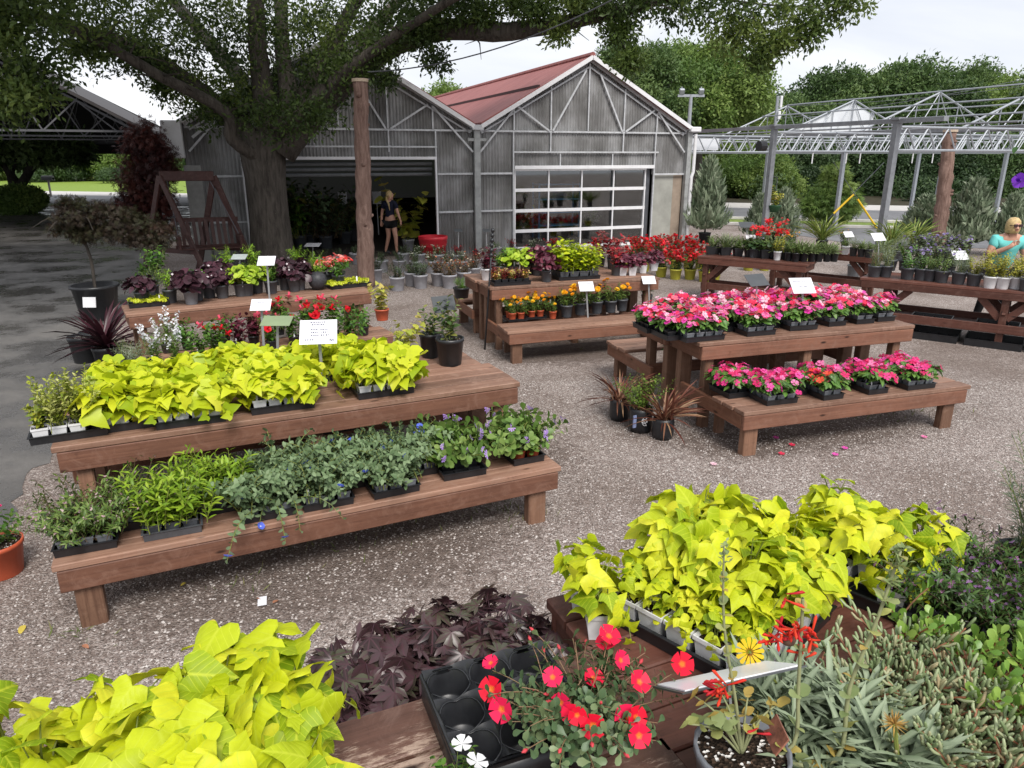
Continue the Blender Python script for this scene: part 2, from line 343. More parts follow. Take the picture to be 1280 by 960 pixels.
def mound(rng, n, r, h, tp, size, z0=.0, tilt=.5, sv=.3, fill=.35, stalk=None, lf=None, droopy=.25, flat=.7, nj=.22):
    lf = lf or MB(); az = rng.uniform(0, 2*math.pi, n); q = np.sqrt(rng.uniform(0, 1, n))
    rad = r*q; sh = 1-fill*rng.uniform(0, 1, n)**2; zz = z0+h*np.sqrt(np.maximum(1-(q*flat)**2, 0))*sh+rng.normal(0, .06*h, n)
    P = np.stack([rad*np.cos(az), rad*np.sin(az), zz], 1)
    o = np.stack([np.cos(az), np.sin(az), np.zeros(n)], 1); jit = rng.normal(0, .6, (n, 3))*np.array((1, 1, .25))
    Y = nrm(o*(q[:, None]+.2)+jit-np.array((0, 0, 1))*(droopy*q)[:, None]); Nn = nrm(np.array((0, 0, 1.))+o*(tilt*q)[:, None]+rng.normal(0, nj, (n, 3)))
    S = size*(1+rng.uniform(-sv, sv, n)); Pl = P-Y*S[:, None]*.5
    lf.leaves(tp, Pl, Y, Nn, S, rng.uniform(0, 1, n))
    if stalk is not None:
        for i in range(0, n, 2):
            b = np.array((rng.normal(0, .015), rng.normal(0, .015), z0)); m_ = (b+Pl[i])/2+np.array((0, 0, .25*h)); stalk.tube([b, m_, Pl[i]], (.0025, .0022, .0016), 4, False, a=(rng.uniform(), .2, .5))
    return lf, P, Nn
def blooms(rng, fl, P, Nn, tp, size, sv=.25, rnd=None, lift=.01):
    n = len(P)
    if n == 0: return fl
    Nn = nrm(np.asarray(Nn)+rng.normal(0, .3, (n, 3))); Y = rng.normal(0, 1, (n, 3)); Y = Y-Nn*np.sum(Y*Nn, axis=1, keepdims=True)
    fl.leaves(tp, np.asarray(P)+Nn*lift, Y, Nn, size*(1+rng.uniform(-sv, sv, n)), rng.uniform(0, .999, n) if rnd is None else rnd); return fl
G = dict
# leaf and petal colours (base colours)
LIME = lambda: leafmat('lime_leaf', [(.28,.40,.010), (.46,.55,.017), (.60,.65,.025), (.66,.66,.05)], .4, .3, blotch=.12)
LIME_FG = lambda: leafmat('lime_leaf_broad', [(.22,.34,.009), (.42,.51,.014), (.60,.65,.018), (.70,.68,.04)], .5, .28, vein=(.56,.63,.04), blotch=.2, ribs=1, spec=.28)
STEMG = lambda: leafmat('green_stem', [(.16,.20,.04), (.25,.27,.07)], .5, .05)
DKSTEM = lambda: leafmat('brown_stem', [(.06,.04,.02), (.12,.08,.04)], .6, .02)
SP = {}
def species(key, nv=3):
    def deco(fn): SP[key] = (fn, nv); return fn
    return deco
PLC = {}
def variants(key):
    if key not in PLC:
        fn, nv = SP[key]; PLC[key] = []
        for i in range(nv):
            rng = rng_(abs(hash_(key))+i*977); parts = fn(rng)
            PLC[key].append([(nm, mb.mesh(key+'_'+nm, mat, sm)) for nm, mb, mat, sm in parts if mb.n])
    return PLC[key]
def hash_(s):
    h = 7
    for ch in s: h = (h*31+ord(ch)) % 100003
    return h
def vine(rng, n, r, h, tp, size, trail=3, mat=None, st_mat=None, tilt=.45, fill=.8, drp=.45, jit=.3):
    st = MB(); lf, P, Nn = mound(rng, n, r, h, tp, size, .03, tilt, .32, fill, st, None, drp, .75, jit)
    for s in stemset(rng, trail, h*.8, r*1.6, .2, 1.0, .02, .02): stemmy(rng, [s], tp, size*.8, 5, .4, .3, .0025, lf, st)
    return [('foliage', lf, mat, True), ('stems', st, st_mat or STEMG(), True)]
@species('sweet_potato', 5)
def _(rng): return vine(rng, 22, .15, .15, IVY, .125, 2, LIME())
@species('sweet_potato_near', 6)
def _(rng): return vine(rng, 23, .125, .185, IVYN if rng.uniform() < .7 else HEARTN, .08, 1, LIME_FG(), jit=.42, fill=.95)
@species('sweet_potato_heart', 5)
def _(rng): return vine(rng, 21, .13, .185, IVYN if rng.uniform() < .4 else HEARTN, .084, 1, LIME_FG(), jit=.42, fill=.95)
@species('purple_potato', 4)
def _(rng): return vine(rng, 42, .17, .12, STAR, .08, 4, leafmat('purple_leaf', [(.018,.010,.011), (.04,.022,.022), (.08,.045,.05), (.075,.075,.045)], .3, .1, vein=(.08,.035,.045)), leafmat('purple_stem', [(.05,.02,.03)], .6, .02), jit=.45, fill=.95)
VG = lambda: leafmat('vinca_leaf', [(.045,.11,.02), (.08,.19,.03), (.14,.27,.05)], .38, .2, vein=(.18,.3,.09))
@species('vinca', 5)
def _(rng):
    lf, P, Nn = mound(rng, 60, .075, .10, OVAL, .055, .01, .6, .3, .6)
    k = 15; az = rng.uniform(0, 6.28, k); q = np.sqrt(rng.uniform(0, 1, k)); Q = np.stack([.08*q*np.cos(az), .08*q*np.sin(az), .125-.035*q*q+rng.normal(0, .014, k)], 1)
    fl = blooms(rng, MB(), Q, nrm(Q*np.array((4, 4, 0))+np.array((0, 0, .5))), FLAT5, .023)
    return [('foliage', lf, VG(), True), ('flowers', fl, petalmat('vinca_petal', [(.85,.08,.25), (.80,.10,.48), (.84,.22,.45), (.78,.03,.09), (.85,.55,.64), (.84,.17,.2), (.75,.05,.40)], (.6,.02,.12), r0=.1, r1=.2), False)]
@species('impatiens', 4)
def _(rng):
    lf, P, Nn = mound(rng, 60, .075, .09, OVAL, .05, .01, .6, .3, .6)
    k = 12; az = rng.uniform(0, 6.28, k); q = np.sqrt(rng.uniform(0, 1, k)); Q = np.stack([.075*q*np.cos(az), .075*q*np.sin(az), .105-.045*q*q+rng.normal(0, .012, k)], 1)
    fl = blooms(rng, MB(), Q, nrm(Q*np.array((5, 5, 0))+np.array((0, 0, .45))), FLAT5, .022)
    return [('foliage', lf, VG(), True), ('flowers', fl, petalmat('impatiens_petal', [(.75,.05,.25), (.80,.10,.38), (.70,.03,.15), (.82,.22,.45)], (.5,.02,.1), r0=.1, r1=.18), False)]
@species('impatiens_red', 2)
def _(rng):
    lf, P, Nn = mound(rng, 60, .075, .09, OVAL, .05, .01, .6, .3, .6)
    k = 8; az = rng.uniform(0, 6.28, k); q = np.sqrt(rng.uniform(0, 1, k)); Q = np.stack([.075*q*np.cos(az), .075*q*np.sin(az), .105-.045*q*q+rng.normal(0, .012, k)], 1)
    fl = blooms(rng, MB(), Q, nrm(Q*np.array((5, 5, 0))+np.array((0, 0, .45))), FLAT5, .027)
    return [('foliage', lf, VG(), True), ('flowers', fl, petalmat('impatiens_red_petal', [(.85,.05,.05), (.88,.10,.06)], None), False)]
@species('scaevola', 4)
def _(rng):
    ss = stemset(rng, 13, .15, .16, .5, .3, .02); lf, st, tips = stemmy(rng, ss, OBOV, .052, 16, .1, .5, .002, sv=.35)
    idx = rng.permutation(len(ss))[:6]; P = np.array([tips[i][0] for i in idx[:4]]); D = np.array([tips[i][1] for i in idx[:4]])
    P = np.concatenate([P, P+rng.normal(0, .012, P.shape)]); D = np.concatenate([D, D])
    fl = blooms(rng, MB(), P, D+np.array((0, -.4, .3)), FAN5, .018)
    return [('foliage', lf, leafmat('scaevola_leaf', [(.07,.14,.025), (.14,.24,.05), (.24,.33,.09)], .42, .2), True), ('stems', st, STEMG(), False), ('flowers', fl, petalmat('lilac_petal', [(.45,.28,.72), (.52,.34,.75), (.38,.2,.62)], (.75,.7,.6)), False)]
@species('graygreen', 4)
def _(rng):
    ss = stemset(rng, 15, .15, .13, .4, .25, .02); lf, st, tips = stemmy(rng, ss, OVAL, .026, 22, .1, .5, .0018)
    i = rng.integers(0, len(ss), 1); fl = blooms(rng, MB(), np.array([tips[k][0] for k in i]), np.array([(0, -.5, .6)]), CUP5, .012)
    return [('foliage', lf, leafmat('gray_green_leaf', [(.085,.14,.06), (.15,.22,.105), (.22,.30,.16)], .55, .15, spec=.2), True), ('stems', st, STEMG(), False), ('flowers', fl, petalmat('blue_petal', [(.12,.18,.75)], (.8,.8,.9)), False)]
@species('graygreen_trailing', 2)
def _(rng):
    ss = stemset(rng, 13, .15, .14, .4, .25, .02)+stemset(rng, 4, .1, .24, .1, 1.5, .02); lf, st, tips = stemmy(rng, ss, OVAL, .026, 22, .1, .5, .0018)
    i = [13, 14]; fl = blooms(rng, MB(), np.array([tips[k][0] for k in i]), np.array([(0, -.5, .6)]), CUP5, .014)
    return [('foliage', lf, MATS.get('gray_green_leaf') or leafmat('gray_green_leaf', [(.085,.14,.06), (.15,.22,.105), (.22,.30,.16)], .55, .15, spec=.2), True), ('stems', st, STEMG(), False), ('flowers', fl, petalmat('blue_petal', [(.12,.18,.75)], (.8,.8,.9)), False)]
@species('brightgreen', 4)
def _(rng):
    ss = stemset(rng, 12, .14, .065, .6, 0, .025); lf, st, tips = stemmy(rng, ss, LANCE, .042, 20, .1, .9, .0018)
    return [('foliage', lf, leafmat('bright_green_leaf', [(.12,.22,.015), (.22,.36,.025), (.34,.46,.04)], .45, .25), True), ('stems', st, STEMG(), False)]
@species('cuphea', 4)
def _(rng):
    ss = stemset(rng, 17, .13, .14, .3, .2, .025); lf, st, tips = stemmy(rng, ss, LANCE, .024, 24, .1, .5, .0015)
    P = []; D = []
    for s in ss:
        p, d = along(s, rng.uniform(.5, 1, 2)); P.append(p); D.append(d)
    fl = blooms(rng, MB(), np.concatenate(P), np.concatenate(D), FAN5, .0052)
    return [('foliage', lf, leafmat('cuphea_leaf', [(.05,.10,.02), (.11,.18,.035), (.19,.26,.06)], .45, .2), True), ('stems', st, DKSTEM(), False), ('flowers', fl, petalmat('pale_pink_petal', [(.6,.35,.42), (.66,.48,.5)], None), False)]
@species('cuphea_purple', 4)
def _(rng):
    ss = stemset(rng, 18, .15, .15, .3, .2, .03); lf, st, tips = stemmy(rng, ss, LANCE, .026, 26, .1, .5, .0015)
    P = []; D = []
    for s in ss:
        p, d = along(s, rng.uniform(.5, 1, 2)); P.append(p); D.append(d)
    fl = blooms(rng, MB(), np.concatenate(P), np.concatenate(D), FAN5, .0085)
    return [('foliage', lf, leafmat('dark_cuphea_leaf', [(.03,.075,.015), (.06,.12,.025), (.10,.17,.04)], .45, .2), True), ('stems', st, DKSTEM(), False), ('flowers', fl, petalmat('violet_petal', [(.34,.15,.40), (.42,.22,.48), (.45,.2,.38)], None), False)]
@species('euonymus', 3)
def _(rng):
    ss = stemset(rng, 14, .19, .085, .6, 0, .02); lf, st, tips = stemmy(rng, ss, OVAL, .026, 26, .15, .9, .0018)
    return [('foliage', lf, leafmat('variegated_leaf', [(.14,.20,.02), (.36,.40,.04), (.60,.60,.22), (.25,.30,.03)], .4, .2), True), ('stems', st, STEMG(), False)]
@species('smallgreen', 2)
def _(rng):
    ss = stemset(rng, 9, .12, .07, .6, .1, .015); lf, st, tips = stemmy(rng, ss, OVAL, .034, 13, .15, .7, .0018)
    return [('foliage', lf, leafmat('yellow_green_leaf', [(.10,.17,.02), (.22,.28,.03), (.38,.36,.04)], .42, .2), True), ('stems', st, STEMG(), False)]
@species('heuchera_dark', 3)
def _(rng):
    st = MB(); lf, P, Nn = mound(rng, 120, .165, .18, ROUND, .062, .02, .8, .3, .85, st, None, .5, .85, .4)
    k = 10; fl = blooms(rng, MB(), P[:k]+np.array((0, 0, .03)), Nn[:k], FLAT5, .012)
    return [('foliage', lf, leafmat('dark_heuchera_leaf', [(.022,.010,.014), (.045,.018,.026), (.085,.035,.05)], .35, .08), True), ('stems', st, DKSTEM(), False), ('flowers', fl, petalmat('pale_petal', [(.75,.68,.7)], None), False)]
@species('heuchera_wine', 3)
def _(rng):
    st = MB(); lf, P, Nn = mound(rng, 110, .16, .19, ROUND, .055, .02, .8, .3, .85, st, None, .4, .85, .4)
    return [('foliage', lf, leafmat('wine_leaf', [(.05,.008,.02), (.11,.02,.04), (.2,.05,.075)], .38, .12), True), ('stems', st, DKSTEM(), False)]
@species('heuchera_lime', 3)
def _(rng):
    st = MB(); lf, P, Nn = mound(rng, 110, .17, .16, ROUND, .056, .02, .8, .3, .85, st, None, .5, .85, .4)
    return [('foliage', lf, leafmat('lime_heuchera_leaf', [(.2,.34,.02), (.34,.48,.03), (.46,.58,.06)], .42, .22), True), ('stems', st, STEMG(), False)]
@species('coleus_lime', 3)
def _(rng):
    ss = stemset(rng, 11, .30, .14, .6, .05, .03); lf, st, tips = stemmy(rng, ss, OVAL, .085, 13, .12, .5, .003)
    return [('foliage', lf, leafmat('lime_coleus_leaf', [(.22,.34,.012), (.42,.52,.018), (.60,.64,.03)], .4, .28), True), ('stems', st, STEMG(), False)]
def coleus(key, name, cols):
    @species(key, 2)
    def _(rng):
        ss = stemset(rng, 9, .2, .1, .6, .05, .03); lf, st, tips = stemmy(rng, ss, OVAL, .065, 12, .12, .5, .003)
        return [('foliage', lf, leafmat(name, cols, .42, .18), True), ('stems', st, DKSTEM(), False)]
coleus('coleus_red', 'red_coleus_leaf', [(.25,.01,.02), (.42,.02,.035), (.2,.03,.02), (.5,.12,.1)])
coleus('coleus_burgundy', 'burgundy_coleus_leaf', [(.05,.008,.016), (.1,.014,.03), (.16,.03,.05)])
coleus('coleus_yellow', 'yellow_coleus_leaf', [(.55,.5,.06), (.35,.02,.04), (.6,.55,.2), (.3,.3,.03)])
@species('marigold', 4)
def _(rng):
    ss = stemset(rng, 12, .13, .075, .6, .05, .02); lf, st, tips = stemmy(rng, ss, LANCE, .035, 16, .1, .6, .0018)
    i = rng.permutation(12)[:6]; fl = blooms(rng, MB(), np.array([tips[k][0] for k in i]), np.array([tips[k][1] for k in i]), POM, .02)
    return [('foliage', lf, leafmat('marigold_leaf', [(.05,.10,.02), (.09,.16,.03), (.14,.22,.05)], .45, .2), True), ('stems', st, STEMG(), False), ('flowers', fl, petalmat('marigold_petal', [(.85,.45,.015), (.88,.52,.02), (.8,.33,.01)], None), False)]
@species('cordyline', 1)
def _(rng):
    lf = MB(); n = 75; az = rng.uniform(0, 6.28, n); el = rng.uniform(.15, 1.45, n); Y = np.stack([np.cos(az)*np.cos(el), np.sin(az)*np.cos(el), np.sin(el)], 1)
    Nn = np.stack([-np.cos(az)*np.sin(el), -np.sin(az)*np.sin(el), np.cos(el)], 1); lf.leaves(STRAP, np.tile((0, 0, .03), (n, 1))+rng.normal(0, .012, (n, 3)), Y, Nn, rng.uniform(.4, .68, n), rng.uniform(0, 1, n))
    return [('foliage', lf, leafmat('cordyline_leaf', [(.02,.008,.012), (.05,.014,.022), (.09,.03,.04)], .35, .1), True)]
def grassy(key, name, cols, n, L, lo, hi, w=1.0, wd=1.0):
    @species(key, 2)
    def _(rng):
        lf = MB(); az = rng.uniform(0, 6.28, n); el = rng.uniform(lo, hi, n); Y = np.stack([np.cos(az)*np.cos(el), np.sin(az)*np.cos(el), np.sin(el)], 1)
        Nn = np.stack([-np.cos(az)*np.sin(el), -np.sin(az)*np.sin(el), np.cos(el)], 1); t = (STRAP[0]*np.array((wd, 1, 1)),)+STRAP[1:]; lf.leaves(t, rng.normal(0, .02, (n, 3))*np.array((1, 1, .2)), Y, Nn, rng.uniform(.5, 1, n)*L, rng.uniform(0, 1, n))
        return [('foliage', lf, leafmat(name, cols, .5, .2), True)]
grassy('red_grass', 'red_grass_leaf', [(.1,.03,.02), (.22,.08,.05), (.38,.24,.14)], 70, .4, .3, 1.45, wd=.5)
grassy('lily_grass', 'lily_grass_leaf', [(.1,.17,.03), (.2,.28,.05), (.4,.42,.12)], 110, .6, .8, 1.52, wd=.45)
grassy('herb_grass', 'herb_grass_leaf', [(.1,.15,.05), (.18,.24,.09), (.25,.31,.13)], 90, .22, .5, 1.5)
@species('fern', 3)
def _(rng):
    ss = stemset(rng, 14, .28, .14, .3, .3, .01, seg=7); lf, st, tips = stemmy(rng, ss, LANCE, .05, 26, .12, .35, .0018, taper=.8)
    return [('foliage', lf, leafmat('fern_leaf', [(.10,.22,.015), (.2,.36,.02), (.3,.46,.04)], .45, .3), True), ('stems', st, STEMG(), False)]
@species('asparagus_fern', 2)
def _(rng):
    ss = stemset(rng, 26, .22, .16, .3, .25, .02, seg=7); lf, st, tips = stemmy(rng, ss, NEED, .04, 40, .1, .5, .0014)
    return [('foliage', lf, leafmat('asparagus_fern_leaf', [(.05,.14,.015), (.1,.24,.02), (.16,.32,.04)], .45, .3), True), ('stems', st, STEMG(), False)]
@species('angelonia', 3)
def _(rng):
    ss = stemset(rng, 14, .3, .1, .7, 0, .02, seg=7); lf, st, tips = stemmy(rng, [s[:5] for s in ss], LANCE, .05, 16, .1, .7, .002); P = []; D = []
    for s in ss[:9]:
        p, d = along(s, np.linspace(.62, 1, 14)); P.append(p+rng.normal(0, .009, p.shape)); D.append(rng.normal(0, 1, p.shape)+np.array((0, -.5, .3)))
    fl = blooms(rng, MB(), np.concatenate(P), np.concatenate(D), CUP5, .0095)
    return [('foliage', lf, leafmat('angelonia_leaf', [(.06,.13,.02), (.11,.2,.035), (.2,.3,.07)], .42, .2), True), ('stems', st, STEMG(), False), ('flowers', fl, petalmat('white_petal', [(.82,.82,.84), (.75,.76,.78)], None), False)]
MG = lambda: leafmat('glossy_green_leaf', [(.03,.085,.015), (.065,.15,.02), (.12,.24,.035)], .32, .18)
@species('mandevilla', 3)
def _(rng):
    ss = stemset(rng, 13, .28, .14, .6, .08, .03); lf, st, tips = stemmy(rng, ss, OVAL, .06, 14, .12, .5, .0025)
    i = rng.permutation(13)[:6]; fl = blooms(rng, MB(), np.array([tips[k][0] for k in i]), np.array([tips[k][1] for k in i])+np.array((0, -.5, 0)), TRUMP, .042)
    return [('foliage', lf, MG(), True), ('stems', st, STEMG(), False), ('flowers', fl, petalmat('red_petal', [(.75,.015,.03), (.8,.03,.05), (.85,.12,.2)], None), False)]
@species('shrub_green', 4)
def _(rng):
    ss = stemset(rng, 13, .2, .12, .5, .1, .03); lf, st, tips = stemmy(rng, ss, OVAL, .045, 16, .1, .5, .0022)
    return [('foliage', lf, MG(), True), ('stems', st, STEMG(), False)]
@species('shrub_dull', 4)
def _(rng):
    ss = stemset(rng, 22, .26, .2, .5, .1, .05); lf, st, tips = stemmy(rng, ss, OVAL, .036, 20, .1, .5, .0025)
    return [('foliage', lf, leafmat('dull_green_leaf', [(.035,.065,.03), (.07,.11,.05), (.11,.16,.08)], .5, .15), True), ('stems', st, DKSTEM(), False)]
@species('box_shrub', 1)
def _(rng):
    ss = stemset(rng, 34, .27, .2, .5, .1, .04); lf, st, tips = stemmy(rng, ss, OVAL, .026, 26, .15, .6, .002)
    return [('foliage', lf, leafmat('olive_green_leaf', [(.06,.11,.015), (.11,.18,.025), (.18,.26,.04)], .45, .2), True), ('stems', st, DKSTEM(), False)]
def shrub_flower(key, lname, lcols, pname, pcols, tp, fs, nf, h=.28, r=.2):
    @species(key, 3)
    def _(rng):
        ss = stemset(rng, 22, h, r, .5, .1, .05); lf, st, tips = stemmy(rng, ss, OVAL, .04, 18, .1, .5, .0025); P = []; D = []
        for s in ss:
            p, d = along(s, rng.uniform(.55, 1, nf)); P.append(p+d*.015); D.append(d+np.array((0, -.3, .2)))
        fl = blooms(rng, MB(), np.concatenate(P), np.concatenate(D), tp, fs)
        return [('foliage', lf, leafmat(lname, lcols, .48, .18), True), ('stems', st, DKSTEM(), False), ('flowers', fl, petalmat(pname, pcols, None), False)]
shrub_flower('shrub_white', 'dull_green_leaf_b', [(.04,.08,.03), (.08,.13,.05), (.13,.19,.07)], 'cream_petal', [(.8,.78,.66), (.7,.7,.6)], DOUBLE, .02, 1)
shrub_flower('shrub_orange', 'bronze_green_leaf', [(.07,.08,.03), (.15,.09,.04), (.22,.12,.06)], 'coral_petal', [(.55,.12,.06), (.6,.2,.1), (.75,.6,.45)], CUP5, .018, 1)
shrub_flower('shrub_red', 'glossy_green_leaf_b', [(.03,.07,.015), (.06,.12,.02), (.1,.17,.03)], 'scarlet_petal', [(.72,.015,.03), (.8,.04,.06), (.78,.12,.14), (.6,.01,.02)], DOUBLE, .026, 4)
shrub_flower('shrub_darkred', 'maroon_leaf', [(.04,.02,.015), (.12,.015,.02), (.2,.02,.025)], 'deep_red_petal', [(.35,.01,.02), (.45,.02,.03)], CUP5, .018, 2)
shrub_flower('shrub_yellow', 'dull_green_leaf_c', [(.04,.08,.02), (.08,.14,.03)], 'gold_petal', [(.8,.42,.03)], POM, .016, 1)
shrub_flower('shrub_purple', 'sage_leaf', [(.1,.15,.07), (.17,.22,.11), (.24,.3,.17)], 'lavender_petal', [(.35,.27,.55), (.48,.4,.66)], POM, .018, 1, .2, .13)
@species('begonia', 2)
def _(rng):
    lf, P, Nn = mound(rng, 50, .14, .14, ROUND, .05, .01, .7, .3, .6)
    k = 60; lf2, Q, N2 = mound(rng, k, .14, .17, OVAL, .01, .01, .8, .3, .3); fl = blooms(rng, MB(), Q, N2, DOUBLE, .02)
    return [('foliage', lf, MG(), True), ('flowers', fl, petalmat('begonia_petal', [(.8,.06,.05), (.82,.22,.2), (.85,.4,.35)], None), False)]
@species('jenny', 3)
def _(rng):
    ss = stemset(rng, 20, .05, .14, .2, .6, .03); lf, st, tips = stemmy(rng, ss, ROUND, .026, 16, .1, .5, .0015)
    return [('foliage', lf, leafmat('lime_creeper_leaf', [(.4,.5,.02), (.55,.6,.03), (.66,.66,.05)], .45, .25), True), ('stems', st, STEMG(), False)]
@species('geranium', 2)
def _(rng):
    st = MB(); lf, P, Nn = mound(rng, 45, .13, .15, ROUND, .06, .01, .7, .3, .6, st); Q = []
    for i in range(5):
        c = np.array((rng.normal(0, .07), rng.normal(0, .07), rng.uniform(.22, .3))); st.tube([(0, 0, .05), c*.6, c], .002, 4, False); Q.append(c+rng.normal(0, .02, (16, 3)))
    Q = np.concatenate(Q); fl = blooms(rng, MB(), Q, np.tile((0, -.3, 1), (len(Q), 1)), FLAT5, .02)
    return [('foliage', lf, leafmat('geranium_leaf', [(.02,.05,.012), (.05,.09,.02)], .45, .15), True), ('stems', st, STEMG(), False), ('flowers', fl, petalmat('geranium_petal', [(.72,.015,.03), (.8,.03,.035)], None), False)]
def herb(key, name, cols, leaf, size, ns, h, sp, per):
    @species(key, 3)
    def _(rng):
        ss = stemset(rng, ns, h, sp, .5, .1, .02); lf, st, tips = stemmy(rng, ss, leaf, size, per, .1, .6, .0016)
        return [('foliage', lf, leafmat(name, cols, .48, .2), True), ('stems', st, STEMG(), False)]
herb('herb_green', 'herb_leaf', [(.07,.13,.03), (.12,.2,.05), (.2,.28,.08)], LANCE, .035, 16, .15, .09, 16)
herb('herb_gray', 'sage_gray_leaf', [(.14,.18,.11), (.2,.25,.16), (.28,.32,.22)], NEED, .05, 22, .2, .1, 22)
herb('herb_yellow', 'gold_herb_leaf', [(.3,.3,.03), (.45,.4,.05), (.2,.25,.04)], OVAL, .03, 18, .2, .11, 16)
herb('rosemary', 'rosemary_leaf', [(.06,.1,.05), (.11,.16,.085), (.16,.22,.12)], NEED, .045, 40, .42, .14, 46)
herb('climber', 'climber_leaf', [(.05,.1,.03), (.1,.17,.05), (.28,.26,.06)], OVAL, .075, 9, .34, .12, 12)
herb('golden_vine', 'golden_vine_leaf', [(.28,.33,.04), (.45,.45,.07), (.5,.38,.12)], HEART, .08, 7, .34, .2, 9)
@species('portulaca', 1)
def _(rng):
    ss = stemset(rng, 84, .125, .19, .4, .25, .03); lf, st, tips = stemmy(rng, ss, OBOV, .029, 20, .25, .6, .0022, sv=.35)
    fl = MB(); pk = [k for k in range(84)]; Q = []; D = []
    for k in pk[:17]: Q.append(tips[k][0]+np.array((0, 0, .012))); D.append(tips[k][1]*.5+np.array((0, -.75, .75)))
    blooms(rng, fl, np.array(Q), np.array(D), flower(5, .98, .26, .14), .025, .25)
    bud = MB()
    for k in pk[24:44]:
        p, d = tips[k]; bud.tube([p, p+d*.008, p+d*.016], (.003, .0045, .001), 5)
    return [('foliage', lf, leafmat('portulaca_leaf', [(.05,.10,.04), (.10,.16,.07), (.17,.22,.10)], .42, .12), True), ('stems', st, leafmat('pinkish_stem', [(.2,.14,.07), (.28,.16,.1)], .5, .05), True), ('flowers', fl, petalmat('portulaca_petal', [(.85,.012,.06), (.88,.02,.10), (.82,.01,.04)], (.88,.22,.03), r0=.12, r1=.34), True), ('buds', bud, petalmat('bud_pink', [(.7,.08,.1)], None), True)]
@species('gazania', 3)
def _(rng):
    lf = MB(); n = 95; az = rng.uniform(0, 6.28, n); el = rng.uniform(.25, 1.35, n); Y = np.stack([np.cos(az)*np.cos(el), np.sin(az)*np.cos(el), np.sin(el)], 1)
    Nn = np.stack([-np.cos(az)*np.sin(el), -np.sin(az)*np.sin(el), np.cos(el)], 1); t = tpl([(0,0), (.018,.15), (.045,.55), (.042,.82), (0,1)], [0,.15,.55,.82,1], .5, .45)
    lf.leaves(t, rng.normal(0, .02, (n, 3))*np.array((1, 1, .3)), Y, Nn, rng.uniform(.11, .19, n), rng.uniform(0, 1, n))
    return [('foliage', lf, leafmat('silver_leaf', [(.11,.16,.085), (.18,.24,.14), (.27,.33,.22)], .6, .1, vein=(.30,.36,.24)), True)]
@species('iceplant', 3)
def _(rng):
    lf = MB(); st = MB(); ss = stemset(rng, 22, .12, .12, .5, .15, .05)
    for P in ss:
        st.tube(P, .0028, 4, False, a=(rng.uniform(), .2, .5)); k = 9; t = np.linspace(.4, 1, k); p, d = along(P, t); phi = np.arange(k)*2.2
        ref = np.array((.3, .1, 1.)); x = nrm(np.cross(d, ref)); y = np.cross(d, x); o = np.cos(phi)[:, None]*x+np.sin(phi)[:, None]*y; Y = nrm(o*.5+d+np.array((0, 0, .35)))
        for i in range(k):
            L = rng.uniform(.018, .05); q = p[i]; e1 = q+Y[i]*L*.5+o[i]*.004; e2 = q+Y[i]*L
            lf.tube([q, (q+e1)/2, e1, e2*.85+e1*.15, e2], (.0016, .0034, .0043, .0032, .0008), 6, True, a=(rng.uniform(), .2, .5))
    return [('foliage', lf, leafmat('succulent_leaf', [(.12,.17,.07), (.20,.26,.12), (.30,.36,.19), (.33,.37,.21), (.36,.27,.15)], .38, .08), True), ('stems', st, leafmat('rust_stem', [(.35,.12,.06), (.28,.14,.08)], .5, .03), True)]
@species('iceplant_green', 2)
def _(rng):
    lf = MB(); st = MB(); ss = stemset(rng, 16, .13, .09, .5, .1, .05)
    for P in ss:
        st.tube(P, .0028, 4, False, a=(rng.uniform(), .2, .5)); k = 9; t = np.linspace(.55, 1, k); p, d = along(P, t); phi = np.arange(k)*2.2
        ref = np.array((.3, .1, 1.)); x = nrm(np.cross(d, ref)); y = np.cross(d, x); o = np.cos(phi)[:, None]*x+np.sin(phi)[:, None]*y
        lf.leaves(OBOV, p, nrm(o*.6+d), nrm(d-o*.4), rng.uniform(.03, .045, k), rng.uniform(0, 1, k))
    return [('foliage', lf, leafmat('fresh_succulent_leaf', [(.12,.24,.04), (.2,.34,.06), (.3,.42,.09)], .35, .2), True), ('stems', st, leafmat('rust_stem', [(.35,.12,.06), (.28,.14,.08)], .5, .03), True)]
# ------------------------------------------------------------------ sky and light
w = bpy.data.worlds.new('World'); scene.world = w; w.use_nodes = True; nt = w.node_tree; nt.nodes.clear(); lk = nt.links.new
SUN_EL, SUN_AZ = R(50), R(160)      # azimuth measured from +Y clockwise
out = nt.nodes.new('ShaderNodeOutputWorld'); bg = nt.nodes.new('ShaderNodeBackground'); bg.inputs['Strength'].default_value = .1
sky = N(nt, 'ShaderNodeTexSky', sky_type='NISHITA', sun_disc=False, sun_elevation=SUN_EL, sun_rotation=SUN_AZ)
tc = N(nt, 'ShaderNodeTexCoord'); sep = N(nt, 'ShaderNodeSeparateXYZ'); lk(tc.outputs['Generated'], sep.inputs[0])
mp = N(nt, 'ShaderNodeMapping'); mp.inputs['Scale'].default_value = (1.6, 1.6, 5.0); lk(tc.outputs['Generated'], mp.inputs['Vector'])
n1 = N(nt, 'ShaderNodeTexNoise', i_Scale=1.7, i_Detail=6.0, i_Roughness=.55, i_Distortion=.3); lk(mp.outputs[0], n1.inputs['Vector'])
cl = ramp(nt, [(.30, (5.7, 5.95, 6.6)), (.48, (6.5, 6.7, 7.15)), (.66, (7.5, 7.6, 7.85))], n1.outputs['Fac'])
fac = ramp(nt, [(.25, (.9,)*3), (.6, (.98,)*3)], n1.outputs['Fac'])
mx = N(nt, 'ShaderNodeMix', data_type='RGBA'); lk(fac, mx.inputs[0]); lk(sky.outputs[0], mx.inputs[6]); lk(cl, mx.inputs[7]); lk(mx.outputs[2], bg.inputs['Color']); lk(bg.outputs[0], out.inputs[0])
